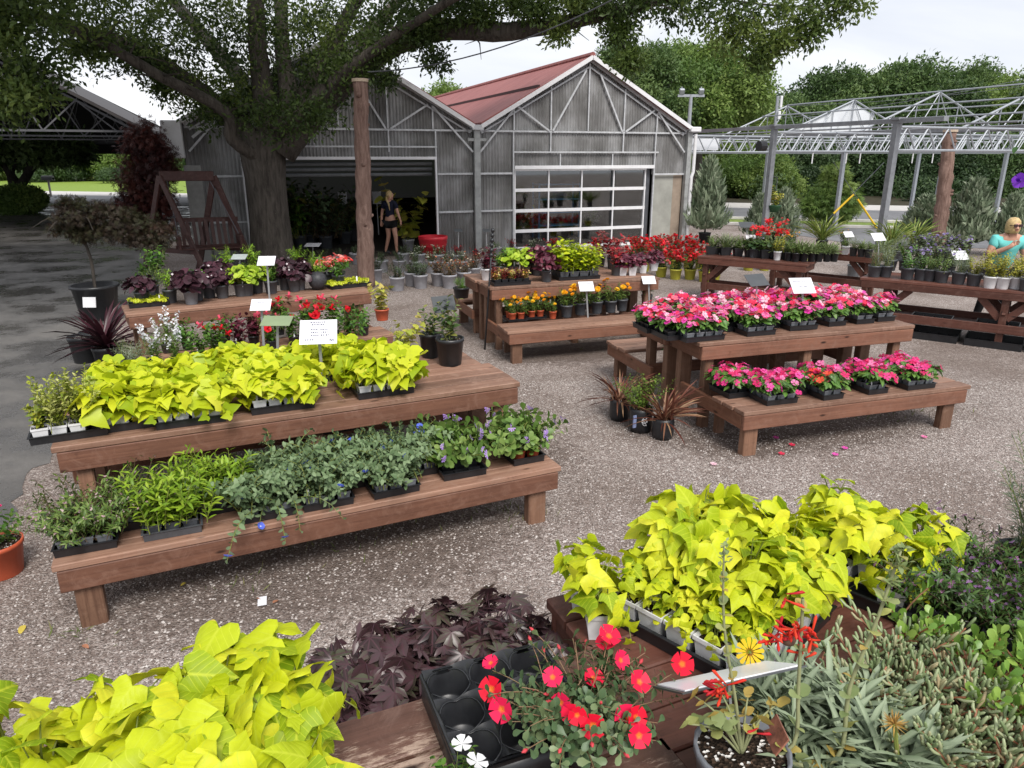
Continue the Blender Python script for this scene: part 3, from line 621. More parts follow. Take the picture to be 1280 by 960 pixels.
sl = bpy.data.lights.new('sun', 'SUN'); sl.energy = 2.5; sl.angle = R(24); sl.color = (1, .96, .9)
so = bpy.data.objects.new('sun', sl); C.objects.link(so); so.location = (0, 0, 30)
sd = Vector((math.sin(SUN_AZ)*math.cos(SUN_EL), math.cos(SUN_AZ)*math.cos(SUN_EL), math.sin(SUN_EL))); so.rotation_euler = sd.to_track_quat('Z', 'Y').to_euler()
vs = scene.view_settings; vs.view_transform = 'Standard'; vs.look = 'None'; vs.exposure = 0.56; vs.gamma = 1.0
scene.cycles.max_bounces = 8; scene.cycles.transparent_max_bounces = 12; scene.cycles.use_denoising = True
# ------------------------------------------------------------------ ground
def gravel():
    m, nt, out = newmat('gravel'); lk = nt.links.new; b = pbsdf(nt, .8, .3)
    tc = N(nt, 'ShaderNodeTexCoord'); P = tc.outputs['Object']
    wv = N(nt, 'ShaderNodeTexNoise', i_Scale=25.0, i_Detail=2.0); lk(P, wv.inputs['Vector'])
    wa = N(nt, 'ShaderNodeMix', data_type='VECTOR'); wa.inputs[0].default_value = .025; lk(P, wa.inputs[4]); lk(wv.outputs['Color'], wa.inputs[5])
    v1 = N(nt, 'ShaderNodeTexVoronoi', i_Scale=78.0, i_Randomness=1.0); lk(wa.outputs[1], v1.inputs['Vector'])
    v2 = N(nt, 'ShaderNodeTexVoronoi', i_Scale=170.0); lk(wa.outputs[1], v2.inputs['Vector'])
    sx = N(nt, 'ShaderNodeSeparateXYZ'); lk(v1.outputs['Color'], sx.inputs[0]); sx2 = N(nt, 'ShaderNodeSeparateXYZ'); lk(v2.outputs['Color'], sx2.inputs[0])
    c1 = ramp(nt, [(0, (.14,.107,.095)), (.35, (.205,.165,.148)), (.62, (.265,.222,.202)), (.85, (.335,.29,.268)), (.95, (.42,.375,.35)), (1, (.53,.485,.455))], sx.outputs[0])
    c2 = ramp(nt, [(0, (.055,.042,.036)), (.5, (.17,.135,.12)), (.85, (.33,.29,.27)), (1, (.55,.51,.48))], sx2.outputs[0])
    pk = N(nt, 'ShaderNodeMath', operation='GREATER_THAN', i_1=.42); lk(sx.outputs[1], pk.inputs[0])
    mx = N(nt, 'ShaderNodeMix', data_type='RGBA'); lk(pk.outputs[0], mx.inputs[0]); lk(c2, mx.inputs[6]); lk(c1, mx.inputs[7])
    # fine dirt and leaf litter between the stones, in patches
    n = N(nt, 'ShaderNodeTexNoise', i_Scale=.75, i_Detail=7.0, i_Roughness=.62); lk(P, n.inputs['Vector'])
    dn = N(nt, 'ShaderNodeTexNoise', i_Scale=14.0, i_Detail=5.0, i_Roughness=.75); lk(P, dn.inputs['Vector'])
    sm = N(nt, 'ShaderNodeMath', operation='MULTIPLY_ADD', i_1=.45); lk(dn.outputs['Fac'], sm.inputs[0]); lk(n.outputs['Fac'], sm.inputs[2])
    f = ramp(nt, [(.62, (1,1,1)), (.80, (0,0,0))], sm.outputs[0])
    dirt = ramp(nt, [(.3, (.07,.05,.04)), (.7, (.16,.12,.10))], dn.outputs['Fac'])
    ff = N(nt, 'ShaderNodeMath', operation='MULTIPLY', i_1=.62); lk(f, ff.inputs[0])
    m2 = N(nt, 'ShaderNodeMix', data_type='RGBA'); lk(ff.outputs[0], m2.inputs[0]); lk(mx.outputs[2], m2.inputs[6]); lk(dirt, m2.inputs[7])
    big = N(nt, 'ShaderNodeTexNoise', i_Scale=.22, i_Detail=3.0); lk(P, big.inputs['Vector']); hv = N(nt, 'ShaderNodeHueSaturation')
    mr = N(nt, 'ShaderNodeMapRange'); mr.inputs['To Min'].default_value = 1.12; mr.inputs['To Max'].default_value = 1.62; lk(big.outputs['Fac'], mr.inputs['Value']); lk(mr.outputs[0], hv.inputs['Value']); lk(m2.outputs[2], hv.inputs['Color'])
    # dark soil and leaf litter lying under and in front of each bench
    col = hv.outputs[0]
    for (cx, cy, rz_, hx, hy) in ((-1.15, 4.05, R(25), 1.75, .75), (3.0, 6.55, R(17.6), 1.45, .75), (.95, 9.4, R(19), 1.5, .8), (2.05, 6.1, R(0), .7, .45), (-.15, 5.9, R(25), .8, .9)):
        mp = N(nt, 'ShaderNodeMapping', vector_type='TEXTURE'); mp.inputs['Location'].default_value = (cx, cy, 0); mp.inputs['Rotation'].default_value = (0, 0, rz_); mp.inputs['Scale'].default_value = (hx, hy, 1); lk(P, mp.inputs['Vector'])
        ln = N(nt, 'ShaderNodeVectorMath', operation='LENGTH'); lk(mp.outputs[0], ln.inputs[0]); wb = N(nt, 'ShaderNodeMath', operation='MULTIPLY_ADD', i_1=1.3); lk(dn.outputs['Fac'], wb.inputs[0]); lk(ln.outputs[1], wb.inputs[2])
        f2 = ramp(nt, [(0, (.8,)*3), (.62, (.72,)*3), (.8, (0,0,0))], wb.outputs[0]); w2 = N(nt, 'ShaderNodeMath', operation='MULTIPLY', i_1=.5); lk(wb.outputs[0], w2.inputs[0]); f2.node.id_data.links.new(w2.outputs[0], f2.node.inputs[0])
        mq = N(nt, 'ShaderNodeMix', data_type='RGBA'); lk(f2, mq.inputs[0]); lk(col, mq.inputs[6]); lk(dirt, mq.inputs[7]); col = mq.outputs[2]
    lk(col, b.inputs['Base Color'])
    bp = N(nt, 'ShaderNodeBump', i_Strength=1.0, i_Distance=.012, invert=True); lk(v1.outputs['Distance'], bp.inputs['Height']); bp2 = N(nt, 'ShaderNodeBump', i_Strength=.6, i_Distance=.02); lk(dn.outputs['Fac'], bp2.inputs['Height']); lk(bp.outputs[0], bp2.inputs['Normal']); lk(bp2.outputs[0], b.inputs['Normal'])
    lk(b.outputs[0], out.inputs[0]); return m
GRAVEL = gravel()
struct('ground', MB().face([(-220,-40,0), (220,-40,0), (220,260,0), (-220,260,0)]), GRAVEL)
def asphalt(name, c0, c1, wet):
    m, nt, out = newmat(name); lk = nt.links.new; b = pbsdf(nt, .7, .5); tc = N(nt, 'ShaderNodeTexCoord'); P = tc.outputs['Object']
    n = N(nt, 'ShaderNodeTexNoise', i_Scale=.9, i_Detail=8.0, i_Roughness=.65); lk(P, n.inputs['Vector']); fn = N(nt, 'ShaderNodeTexNoise', i_Scale=120.0, i_Detail=3.0); lk(P, fn.inputs['Vector'])
    mm = N(nt, 'ShaderNodeMath', operation='MULTIPLY_ADD', i_1=.4); lk(fn.outputs['Fac'], mm.inputs[0]); lk(n.outputs['Fac'], mm.inputs[2])
    lk(ramp(nt, [(.5, c0), (.85, c1)], mm.outputs[0]), b.inputs['Base Color'])
    if wet:
        lk(ramp(nt, [(.42, (.18,)*3), (.6, (.75,)*3)], n.outputs['Fac']), b.inputs['Roughness'])
        cr = N(nt, 'ShaderNodeTexVoronoi', i_Scale=.35, feature='DISTANCE_TO_EDGE'); lk(P, cr.inputs['Vector'])
    bp = N(nt, 'ShaderNodeBump', i_Strength=.3, i_Distance=.006); lk(fn.outputs['Fac'], bp.inputs['Height']); lk(bp.outputs[0], b.inputs['Normal']); lk(b.outputs[0], out.inputs[0]); return m
ASPH = asphalt('drive_asphalt', (.06,.057,.055), (.17,.16,.152), True); ROAD = asphalt('road_asphalt', (.13,.13,.14), (.2,.2,.21), False)
CONC = plain('pale_concrete', (.5,.48,.46), .8, .3, 0, .15, 3.0)
def sheet(name, pts, z, mat): return struct(name, MB().face([(p[0], p[1], z) for p in pts]), mat)
edge = [at(-60,760), at(0,660), at(40,600), at(62,560), at(95,505), at(118,470), at(135,440), at(140,420), at(160,385), at(172,360), at(190,335), at(205,318), at(215,300)]
rr = random.Random(4); e2 = []
for a_, b_ in zip(edge[:-1], edge[1:]):
    for k in range(6):
        p = a_.lerp(b_, k/6); e2.append((p.x+rr.uniform(-.09, .09), p.y))
rD = Vector((.957, -.29)); nD = Vector((.29, .957))
def sq(s_, q): p = rD*s_+nD*q; return (p.x, p.y)
drive = e2+[(-9.5, 24), (-12, 30), sq(-22, 33), sq(-34, 33), (-34, 20), (-20, -2), (-3.2, -2)]
sheet('driveway', drive, .004, ASPH)
def grassmat(name, c0, c1):
    m, nt, out = newmat(name); lk = nt.links.new; b = pbsdf(nt, .8, .2); tc = N(nt, 'ShaderNodeTexCoord')
    n = N(nt, 'ShaderNodeTexNoise', i_Scale=6.0, i_Detail=8.0, i_Roughness=.75); lk(tc.outputs['Object'], n.inputs['Vector']); lk(ramp(nt, [(.35, c0), (.7, c1)], n.outputs['Fac']), b.inputs['Base Color'])
    bp = N(nt, 'ShaderNodeBump', i_Strength=.6, i_Distance=.05); lk(n.outputs['Fac'], bp.inputs['Height']); lk(bp.outputs[0], b.inputs['Normal']); lk(b.outputs[0], out.inputs[0]); return m
LAWN = grassmat('lawn_grass', (.13,.21,.03), (.26,.34,.06)); VERGE = grassmat('verge_grass', (.10,.16,.03), (.24,.30,.07))
sheet('road', [sq(-120,31.8), sq(120,31.8), sq(120,43), sq(-120,43)], .008, ROAD)
sheet('pavement', [sq(-120,39), sq(120,39), sq(120,43.2), sq(-120,43.2)], .012, CONC)
sheet('lawn', [sq(-140,43.2), sq(-12,43.2), sq(-12,75), sq(-140,75)], .008, LAWN)
sheet('wood_floor', [sq(-12,43.2), sq(140,43.2), sq(140,90), sq(-12,90)], .008, plain('leaf_mould', (.05,.045,.03), .9, .1, 0, .4, 2.0))
sheet('verge', [sq(-6,29.1), sq(120,29.1), sq(120,31.7), sq(-6,31.7)], .008, VERGE)
sheet('near_verge', [(-40,36), (-27,34.5), sq(-33.5,31.7), sq(-60,31.7)], .008, VERGE)
sheet('parking_lot', [sq(3.5,23.6), sq(60,23.6), sq(60,29.0), sq(0,29.0)], .008, ROAD)
kb = MB(); kb.bar((*sq(-6,31.76), .06), (*sq(120,31.76), .06), .14, .12, bev=.02); kb.bar((*sq(-1,29.05), .06), (*sq(120,29.05), .06), .14, .12, bev=.02); struct('kerb', kb, CONC)
# ------------------------------------------------------------------ shared materials
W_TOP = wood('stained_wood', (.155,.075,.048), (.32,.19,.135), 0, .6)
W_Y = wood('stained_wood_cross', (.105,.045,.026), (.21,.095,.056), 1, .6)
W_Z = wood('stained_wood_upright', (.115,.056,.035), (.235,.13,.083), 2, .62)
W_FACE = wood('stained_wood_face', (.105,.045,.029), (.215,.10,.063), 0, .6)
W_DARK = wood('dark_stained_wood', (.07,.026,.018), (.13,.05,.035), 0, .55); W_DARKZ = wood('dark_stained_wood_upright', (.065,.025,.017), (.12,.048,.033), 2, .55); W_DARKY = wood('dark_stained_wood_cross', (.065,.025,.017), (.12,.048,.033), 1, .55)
W_WORN = wood('worn_wood', (.075,.036,.026), (.15,.075,.055), 0, .55, wear=(.40,.29,.23))
STEEL = plain('galvanised_steel', (.34,.36,.395), .45, .5, .25, .12, 12.0); STEELD = plain('dark_steel', (.10,.105,.12), .5, .5, .3, .2, 6.0)
WHITE = plain('white_paint', (.72,.72,.74), .5, .4, 0, .08, 5.0); FRAMEW = plain('frame_paint', (.50,.51,.53), .5, .4, .1, .2, 9.0)
BLACKP = plain('black_plastic', (.018,.019,.022), .38, .5, 0, .25, 20.0); GRAYP = plain('grey_plastic', (.16,.17,.19), .45, .5, 0, .12, 20.0); DGRAYP = plain('dark_grey_plastic', (.07,.075,.085), .42, .5, 0, .15, 20.0)
WHITEP = plain('white_plastic', (.70,.70,.72), .4, .5, 0, .07, 20.0); ORANGEP = plain('terracotta_plastic', (.50,.10,.045), .45, .4, 0, .12, 12.0); LGRAYP = plain('pale_grey_plastic', (.36,.36,.39), .45, .5, 0, .15, 14.0); OLIVEP = plain('olive_plastic', (.42,.40,.05), .5, .4, 0, .12, 14.0); REDP = plain('red_plastic', (.55,.02,.035), .4, .5, 0, .1, 9.0)
def soilmat():
    m, nt, out = newmat('potting_soil'); lk = nt.links.new; b = pbsdf(nt, .9, .1); tc = N(nt, 'ShaderNodeTexCoord'); v = N(nt, 'ShaderNodeTexVoronoi', i_Scale=140.0); lk(tc.outputs['Object'], v.inputs['Vector'])
    sx = N(nt, 'ShaderNodeSeparateXYZ'); lk(v.outputs['Color'], sx.inputs[0]); lk(ramp(nt, [(0, (.02,.014,.01)), (.6, (.06,.04,.028)), (.88, (.12,.075,.05)), (.9, (.65,.63,.6)), (1, (.7,.68,.65))], sx.outputs[0], 'CONSTANT'), b.inputs['Base Color'])
    bp = N(nt, 'ShaderNodeBump', i_Strength=.9, i_Distance=.008); lk(v.outputs['Distance'], bp.inputs['Height']); lk(bp.outputs[0], b.inputs['Normal']); lk(b.outputs[0], out.inputs[0]); return m
SOIL = soilmat()
# ------------------------------------------------------------------ greenhouse
def polycarb():
    m, nt, out = newmat('weathered_polycarbonate'); lk = nt.links.new; b = pbsdf(nt, .4, .5); tc = N(nt, 'ShaderNodeTexCoord')
    mp = N(nt, 'ShaderNodeMapping'); mp.inputs['Scale'].default_value = (1.1, 1.1, .5); lk(tc.outputs['Object'], mp.inputs['Vector'])
    n = N(nt, 'ShaderNodeTexNoise', i_Scale=1.6, i_Detail=5.0, i_Roughness=.55); lk(mp.outputs[0], n.inputs['Vector'])
    n2 = N(nt, 'ShaderNodeTexNoise', i_Scale=.9, i_Detail=4.0); lk(tc.outputs['Object'], n2.inputs['Vector'])
    ad = N(nt, 'ShaderNodeMath', operation='MULTIPLY_ADD', i_1=.7, i_2=0.0); lk(n2.outputs['Fac'], ad.inputs[0]); a2 = N(nt, 'ShaderNodeMath', operation='ADD'); lk(ad.outputs[0], a2.inputs[0]); lk(n.outputs['Fac'], a2.inputs[1])
    lk(ramp(nt, [(.58, (.21,.205,.20)), (.85, (.26,.257,.255)), (1.05, (.34,.34,.345)), ], a2.outputs[0]), b.inputs['Base Color'])
    t = N(nt, 'ShaderNodeBsdfTransparent', i_Color=(.75,.74,.7,1)); mx = N(nt, 'ShaderNodeMixShader'); mr = N(nt, 'ShaderNodeMapRange'); mr.inputs['From Min'].default_value = .6; mr.inputs['From Max'].default_value = 1.0; mr.inputs['To Min'].default_value = .5; mr.inputs['To Max'].default_value = .12; lk(a2.outputs[0], mr.inputs['Value'])
    lk(mr.outputs[0], mx.inputs[0]); lk(b.outputs[0], mx.inputs[1]); lk(t.outputs[0], mx.inputs[2]); lk(mx.outputs[0], out.inputs[0]); return m
POLY = polycarb(); CLEARP = plain('frosted_polycarbonate', (.32,.32,.29), .35, .5, 0, .2, 2.0)
def glassmat():
    m, nt, out = newmat('window_glass'); lk = nt.links.new; g = N(nt, 'ShaderNodeBsdfGlossy', i_Roughness=.03, i_Color=(.9,.92,.95,1)); t = N(nt, 'ShaderNodeBsdfTransparent', i_Color=(.85,.88,.87,1)); f = N(nt, 'ShaderNodeFresnel', i_IOR=1.5)
    a = N(nt, 'ShaderNodeMath', operation='MULTIPLY_ADD', i_1=1.6, i_2=.04); lk(f.outputs[0], a.inputs[0]); mx = N(nt, 'ShaderNodeMixShader'); lk(a.outputs[0], mx.inputs[0]); lk(t.outputs[0], mx.inputs[1]); lk(g.outputs[0], mx.inputs[2]); lk(mx.outputs[0], out.inputs[0]); return m
GLASS = glassmat()
GB = Vector((-.95, 19.68, 0)); GROT = R(21.0)
gh = thing('greenhouse', 'long twin gabled greenhouse of grey corrugated panels with red roof', 'greenhouse', GB, GROT)
def gw(x, y, z=0): c, s = math.cos(GROT), math.sin(GROT); return Vector((GB.x+x*c-y*s, GB.y+x*s+y*c, z))
WR, WL, EV = 6.42, 6.95, 3.2; DEPTH = 27.0
rz_ = lambda x: EV+.548*(min(x, WR-x) if x >= 0 else min(-x, WL+x))
pm = MB()
def corr(x0, x1, z0, z1):
    n = max(int((x1-x0)/.0205), 2); X = np.linspace(x0, x1, n); Y = .014*np.sin(X*2*math.pi/.083)
    zl = np.array([z0(x) if callable(z0) else z0 for x in X]); zh = np.array([z1(x) if callable(z1) else z1 for x in X])
    V = np.concatenate([np.stack([X, Y, zl], 1), np.stack([X, Y, zh], 1)]); pm.add(V, [(i, i+1, n+i+1, n+i) for i in range(n-1)])
DL0, DL1, DLH = -5.75, -1.1, 2.43; DR0, DR1, DRH = 1.08, 5.32, 2.18
roofin = lambda x: rz_(x)-.05
corr(-WL, DL0, 0, roofin); corr(DL0, DL1, DLH, roofin); corr(DL1, -.07, 0, roofin); corr(.07, DR0, 0, roofin); corr(DR0, DR1, DRH, roofin); corr(DR1, WR-.9, 2.0, roofin); corr(WR-.9, WR, 2.0, roofin)
pm.build('wall', POLY, gh)
cw = MB(); cw.box((DR1+.42, .03, 1.0), (.72, .02, 2.0)); cw.build('clear_panel', CLEARP, gh)
cw = MB(); cw.box((WR-.2, .03, 1.0), (.3, .025, 2.0)); cw.build('plywood_strip', plain('bare_plywood', (.30,.24,.19), .7, .2, 0, .15, 4.0), gh)
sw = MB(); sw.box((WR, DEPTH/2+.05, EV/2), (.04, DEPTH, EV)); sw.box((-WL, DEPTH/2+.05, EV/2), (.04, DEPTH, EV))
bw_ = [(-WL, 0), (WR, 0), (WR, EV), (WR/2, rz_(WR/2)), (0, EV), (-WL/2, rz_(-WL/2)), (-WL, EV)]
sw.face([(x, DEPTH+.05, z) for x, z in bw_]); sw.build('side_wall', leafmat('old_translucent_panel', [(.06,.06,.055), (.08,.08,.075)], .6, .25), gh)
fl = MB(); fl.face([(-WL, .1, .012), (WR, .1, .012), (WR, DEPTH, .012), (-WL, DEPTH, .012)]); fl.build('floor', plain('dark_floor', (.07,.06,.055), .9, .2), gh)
fr = MB()
def fb(x0, z0, x1, z1, w=.045, y=-.05): fr.bar((x0, y, z0), (x1, y, z1), .035, w, up=(0, -1, 0) if abs(x1-x0) < 1e-6 else (0, 0, 1))
rk = .06
for c0, sg, Wd in ((0, 1, WR), (0, -1, WL)):
    X = lambda q: sg*q
    hW = Wd/2; st_ = Wd/6.1
    fb(X(0.1), 3.12, X(Wd-.05), 3.12)
    fb(X(.05), EV-.02, X(hW), rz_(X(hW))-.03, .09, -.085); fb(X(hW), rz_(X(hW))-.03, X(Wd-.05), EV-.02, .09, -.085)
    fb(X(.15), EV-.13, X(hW), rz_(X(hW))-.2, .04); fb(X(hW), rz_(X(hW))-.2, X(Wd-.15), EV-.13, .04)
    for q in (1, 2, 3.05, 4.1, 5.1): fb(X(q*st_), 3.15, X(q*st_), rz_(X(q*st_))-.12, .045, -.055)
    for q in (2, 4.1): fb(X(q*st_), 2.6, X(q*st_), 3.1, .04, -.055)
    fb(X(2.05*st_), 3.14, X(2.95*st_), rz_(X(2.9*st_))-.2, .045, -.075); fb(X(4.05*st_), 3.14, X(3.35*st_), rz_(X(3.35*st_))-.2, .045, -.075)
    fb(X(1.95*st_), 3.14, X(1.1*st_), 3.72, .045, -.075); fb(X(4.15*st_), 3.14, X(5.0*st_), 3.72, .045, -.075)
    fb(X(1.0*st_), 3.68, X(.1), 2.6, .045, -.09); fb(X(5.1*st_), 3.68, X(Wd-.1), 2.6, .045, -.09)
    fb(X(1.05), 2.6+(.12 if sg < 0 else 0), X(5.2*st_), 2.6+(.12 if sg < 0 else 0), .04, -.07)
    fb(X(.1), 2.06, X(1.04), 2.06, .05, -.05); fb(X(.1), 1.1, X(1.04), 1.1, .05, -.05)
for x in (1.03, DR1+.03, DL1+.02): fb(x, 0, x, 3.1, .06, -.06)
for x in (2.4, 4.0): fb(x, DRH+.05, x, 2.56, .035, -.05)
fb(DR1+.06, 2.0, WR-.04, 2.0, .05, -.06); fb(-WL+.05, 2.05, DL0, 2.05, .05); fb(-WL+.05, 1.0, DL0, 1.0, .04); fb(-WL+.2, 2.9, -WL+1.1, 3.6, .06, -.07)
fr.build('wall_frame', FRAMEW, gh)
po = MB(); po.box((0, -.11, EV/2), (.17, .12, EV), bev=.01); po.box((0, -.13, EV-.3), (.5, .05, .07)); po.build('corner_post', plain('weathered_post', (.34,.35,.35), .55, .4, .2, .25, 5.0), gh); po = MB(); po.box((WR+.02, -.1, EV/2), (.15, .14, EV)); po.build('corner_post', MATS['weathered_post'], gh)
dp = MB(); dp.tube([(WR+.17, -.2, EV-.1), (WR+.17, -.2, 2.05), (WR+.12, -.2, 1.9), (WR+.12, -.2, .05)], .05, 8); dp.box((WR+.12, -.18, EV+.02), (.34, .24, .14), bev=.02); dp.build('downpipe', WHITE, gh)
fr = MB(); fb(DL1, 0, DL1, DLH, .09, -.07); fb(DL0, 0, DL0, DLH, .09, -.07); fb(DL0-.03, DLH+.02, DL1+.03, DLH+.02, .07, -.08); fb(DR0-.02, DRH+.03, DR1+.02, DRH+.03, .09, -.09); fr.build('doorway_trim', WHITE, gh)
# sectional glass door
dr = inst('bay_door', None, gh, (0, .0, 0)); fr = MB(); nx, nz = 4, 4; dw = (4.02)/nx; dh = DRH/nz
X0 = DR0+.03
for i in range(nx+1): fb(X0+i*dw, 0.02, X0+i*dw, DRH-.04, .055 if 0 < i < nx else .1, .06)
for k in range(nz+1): fb(X0-.04, max(k*dh-.02, .05), X0+nx*dw+.04, max(k*dh-.02, .05), .085, .052)
fr.build('door_frame', WHITE, dr)
for i in range(nx):
    for k in range(nz): g_ = MB(); g_.box((X0+(i+.5)*dw, .07, (k+.5)*dh-.02), (dw-.05, .006, dh-.08)); g_.build('pane', GLASS, dr)
tr = MB(); tr.box((DR1-.07, .1, DRH/2), (.12, .05, DRH)); tr.build('door_track', STEELD, gh)
rd = MB(); rd.box((0, .25, DLH-.12), (.01, .01, .01)); 
for k in range(3): rd.tube([(DL0, .3+.02*k, DLH-.12-k*.13), (DL1, .3+.02*k, DLH-.12-k*.13)], .045, 8)
rd.build('rolled_shutter', plain('shutter_metal', (.18,.19,.2), .5, .4, .4), gh)
# roof
def roofmat():
    m, nt, out = newmat('red_roofing'); lk = nt.links.new; b = pbsdf(nt, .65, .35); tc = N(nt, 'ShaderNodeTexCoord'); mp = N(nt, 'ShaderNodeMapping'); mp.inputs['Scale'].default_value = (.8, 5, .8); lk(tc.outputs['Object'], mp.inputs['Vector'])
    n = N(nt, 'ShaderNodeTexNoise', i_Scale=1.2, i_Detail=8.0, i_Roughness=.7); lk(mp.outputs[0], n.inputs['Vector']); lk(ramp(nt, [(.3, (.20,.062,.058)), (.7, (.34,.13,.12))], n.outputs['Fac']), b.inputs['Base Color'])
    sxx = N(nt, 'ShaderNodeSeparateXYZ'); lk(tc.outputs['Object'], sxx.inputs[0]); ms = N(nt, 'ShaderNodeMath', operation='MULTIPLY', i_1=30.0); lk(sxx.outputs[1], ms.inputs[0]); si = N(nt, 'ShaderNodeMath', operation='SINE'); lk(ms.outputs[0], si.inputs[0])
    bp = N(nt, 'ShaderNodeBump', i_Strength=.25, i_Distance=.03); lk(si.outputs[0], bp.inputs['Height']); lk(bp.outputs[0], b.inputs['Normal']); lk(b.outputs[0], out.inputs[0]); return m
ROOF = roofmat(); rf = MB()
def slope(xa, za, xb, zb, th=.06, y0=-.22, y1=DEPTH+.3):
    d = Vector((xb-xa, 0, zb-za)).normalized(); n = Vector((-d.z, 0, d.x)); n = n if n.z > 0 else -n
    P = [Vector((xa, y0, za)), Vector((xb, y0, zb)), Vector((xb, y1, zb)), Vector((xa, y1, za))]; Q = [p+n*th for p in P]
    rf.add([tuple(p) for p in P+Q], [(0,1,2,3), (7,6,5,4), (0,4,5,1), (1,5,6,2), (2,6,7,3), (3,7,4,0)])
for a_, b_, c_ in ((.12, WR/2, WR+.1), (-.12, -WL/2, -WL-.1)):
    zr = rz_(b_); slope(a_, rz_(a_) if abs(a_) > 0 else EV, b_, zr); slope(b_, zr, c_, EV-.05)
rf.build('roof', ROOF, gh)
vt = MB(); vt.bar((WR/4+.12, -.1, rz_(WR/4+.12)+.09), (WR/4+.12, DEPTH, rz_(WR/4+.12)+.09), .07, .07); vt.build('roof_vent_rail', plain('roof_rail', (.06,.03,.03), .6, .3), gh)
rc = MB(); rc.tube([(WR/2, -.23, rz_(WR/2)+.07), (WR/2, DEPTH, rz_(WR/2)+.07)], .08, 8); rc.tube([(-WL/2, -.23, rz_(-WL/2)+.07), (-WL/2, DEPTH, rz_(-WL/2)+.07)], .08, 8); rc.build('ridge_cap', ROOF, gh)
gt = MB(); gt.box((0, DEPTH/2-.15, EV+.0), (.3, DEPTH+.2, .12)); gt.build('valley_gutter', FRAMEW, gh)
rb = MB()
for x, xe in ((WR/2, .1), (WR/2, WR+.05), (-WL/2, -.1), (-WL/2, -WL-.05)): rb.bar((x, -.24, rz_(x)+.02), (xe, -.24, EV+.02), .03, .1)
rb.build('rake_trim', WHITE, gh)
# white box gutter end and lean-to door at the left corner
bx_ = MB(); bx_.box((-WL-.2, -.1, 2.85), (.42, .5, .8), bev=.02); bx_.build('gutter_box', WHITE, gh)
bx_ = MB(); bx_.box((-WL+.12, -.08, 1.15), (.36, .05, 2.3), bev=.01); bx_.build('side_door', plain('dull_white_paint', (.30,.30,.29), .6, .3), gh)
# things inside the greenhouse
DARKW = plain('plank_dark', (.08,.05,.035), .7, .2)
# ------------------------------------------------------------------ trees
def bark(name, c0, c1, sc=3.0):
    if name in MATS: return MATS[name]
    m, nt, out = newmat(name); lk = nt.links.new; b = pbsdf(nt, .9, .15); tc = N(nt, 'ShaderNodeTexCoord'); mp = N(nt, 'ShaderNodeMapping'); mp.inputs['Scale'].default_value = (sc*3, sc*3, sc*.5); lk(tc.outputs['Object'], mp.inputs['Vector'])
    n = N(nt, 'ShaderNodeTexNoise', i_Scale=1.5, i_Detail=9.0, i_Roughness=.7, i_Distortion=.4); lk(mp.outputs[0], n.inputs['Vector']); v = N(nt, 'ShaderNodeTexNoise', i_Scale=5.0, i_Detail=5.0, i_Roughness=.8); lk(tc.outputs['Object'], v.inputs['Vector'])
    col = ramp(nt, [(.32, c0), (.68, c1)], n.outputs['Fac']); f = ramp(nt, [(.62, (0,0,0)), (.68, (1,1,1))], v.outputs['Fac']); mx = N(nt, 'ShaderNodeMix', data_type='RGBA'); fm = N(nt, 'ShaderNodeMath', operation='MULTIPLY', i_1=.55); lk(f, fm.inputs[0]); lk(fm.outputs[0], mx.inputs[0]); lk(col, mx.inputs[6]); mx.inputs[7].default_value = (c1[0]*1.6, c1[1]*1.65, c1[2]*1.6, 1)
    lk(mx.outputs[2], b.inputs['Base Color']); bp = N(nt, 'ShaderNodeBump', i_Strength=.9, i_Distance=.05); lk(n.outputs['Fac'], bp.inputs['Height']); lk(bp.outputs[0], b.inputs['Normal']); lk(b.outputs[0], out.inputs[0]); MATS[name] = m; return m
BARK = bark('oak_bark', (.035,.03,.026), (.12,.105,.09)); BARK2 = bark('grey_bark', (.05,.045,.04), (.14,.12,.105)); LOGB = bark('cedar_bark', (.13,.075,.06), (.34,.23,.19), 4.0)
def clump(rng, n, tp, ls, r):
    ts = []
    for i in range(n):
        mb = MB(); d = nrm(rng.normal(0, 1, 3)); Nn = nrm(rng.normal(0, .6, 3)+np.array((0, 0, 1.))); mb.leaves(tp, d*rng.uniform(.1, 1)*r, d+rng.normal(0, .5, 3), Nn, ls*rng.uniform(.7, 1.2), .5)
        ts.append((mb.V[0], mb.L[0], mb.T[0], mb.A[0]))
    return join(ts)
_r = rng_(5)
CL_OAK = [clump(_r, 10, DIA, .12, .2) for _ in range(3)]; CL_FAR = [clump(_r, 13, DIA, .3, .5) for _ in range(4)]; CL_MID = [clump(_r, 8, DIA, .3, .36) for _ in range(3)]
def blobs(rng, mb, cl, centers, radii, n, size=1.0, flat=.75, shell=.45, rb=(0, 1)):
    for k, (c, r) in enumerate(zip(centers, radii)):
        d = nrm(rng.normal(0, 1, (n, 3))); q = (1-shell*rng.uniform(0, 1, n)**1.6)[:, None]; P = np.array(c)+d*q*r*np.array((1, 1, flat)); tone = rng.uniform(*rb)
        for j, t in enumerate(cl):
            s = slice(j, n, len(cl)); Pj = P[s]; m = len(Pj); mb.leaves(t, Pj, rng.normal(0, 1, (m, 3))+d[s]*.5, np.array((0, 0, 1.))+d[s]*.9+rng.normal(0, .35, (m, 3)), size*rng.uniform(.7, 1.25, m), np.clip(tone+rng.normal(0, .2, m), 0, 1))
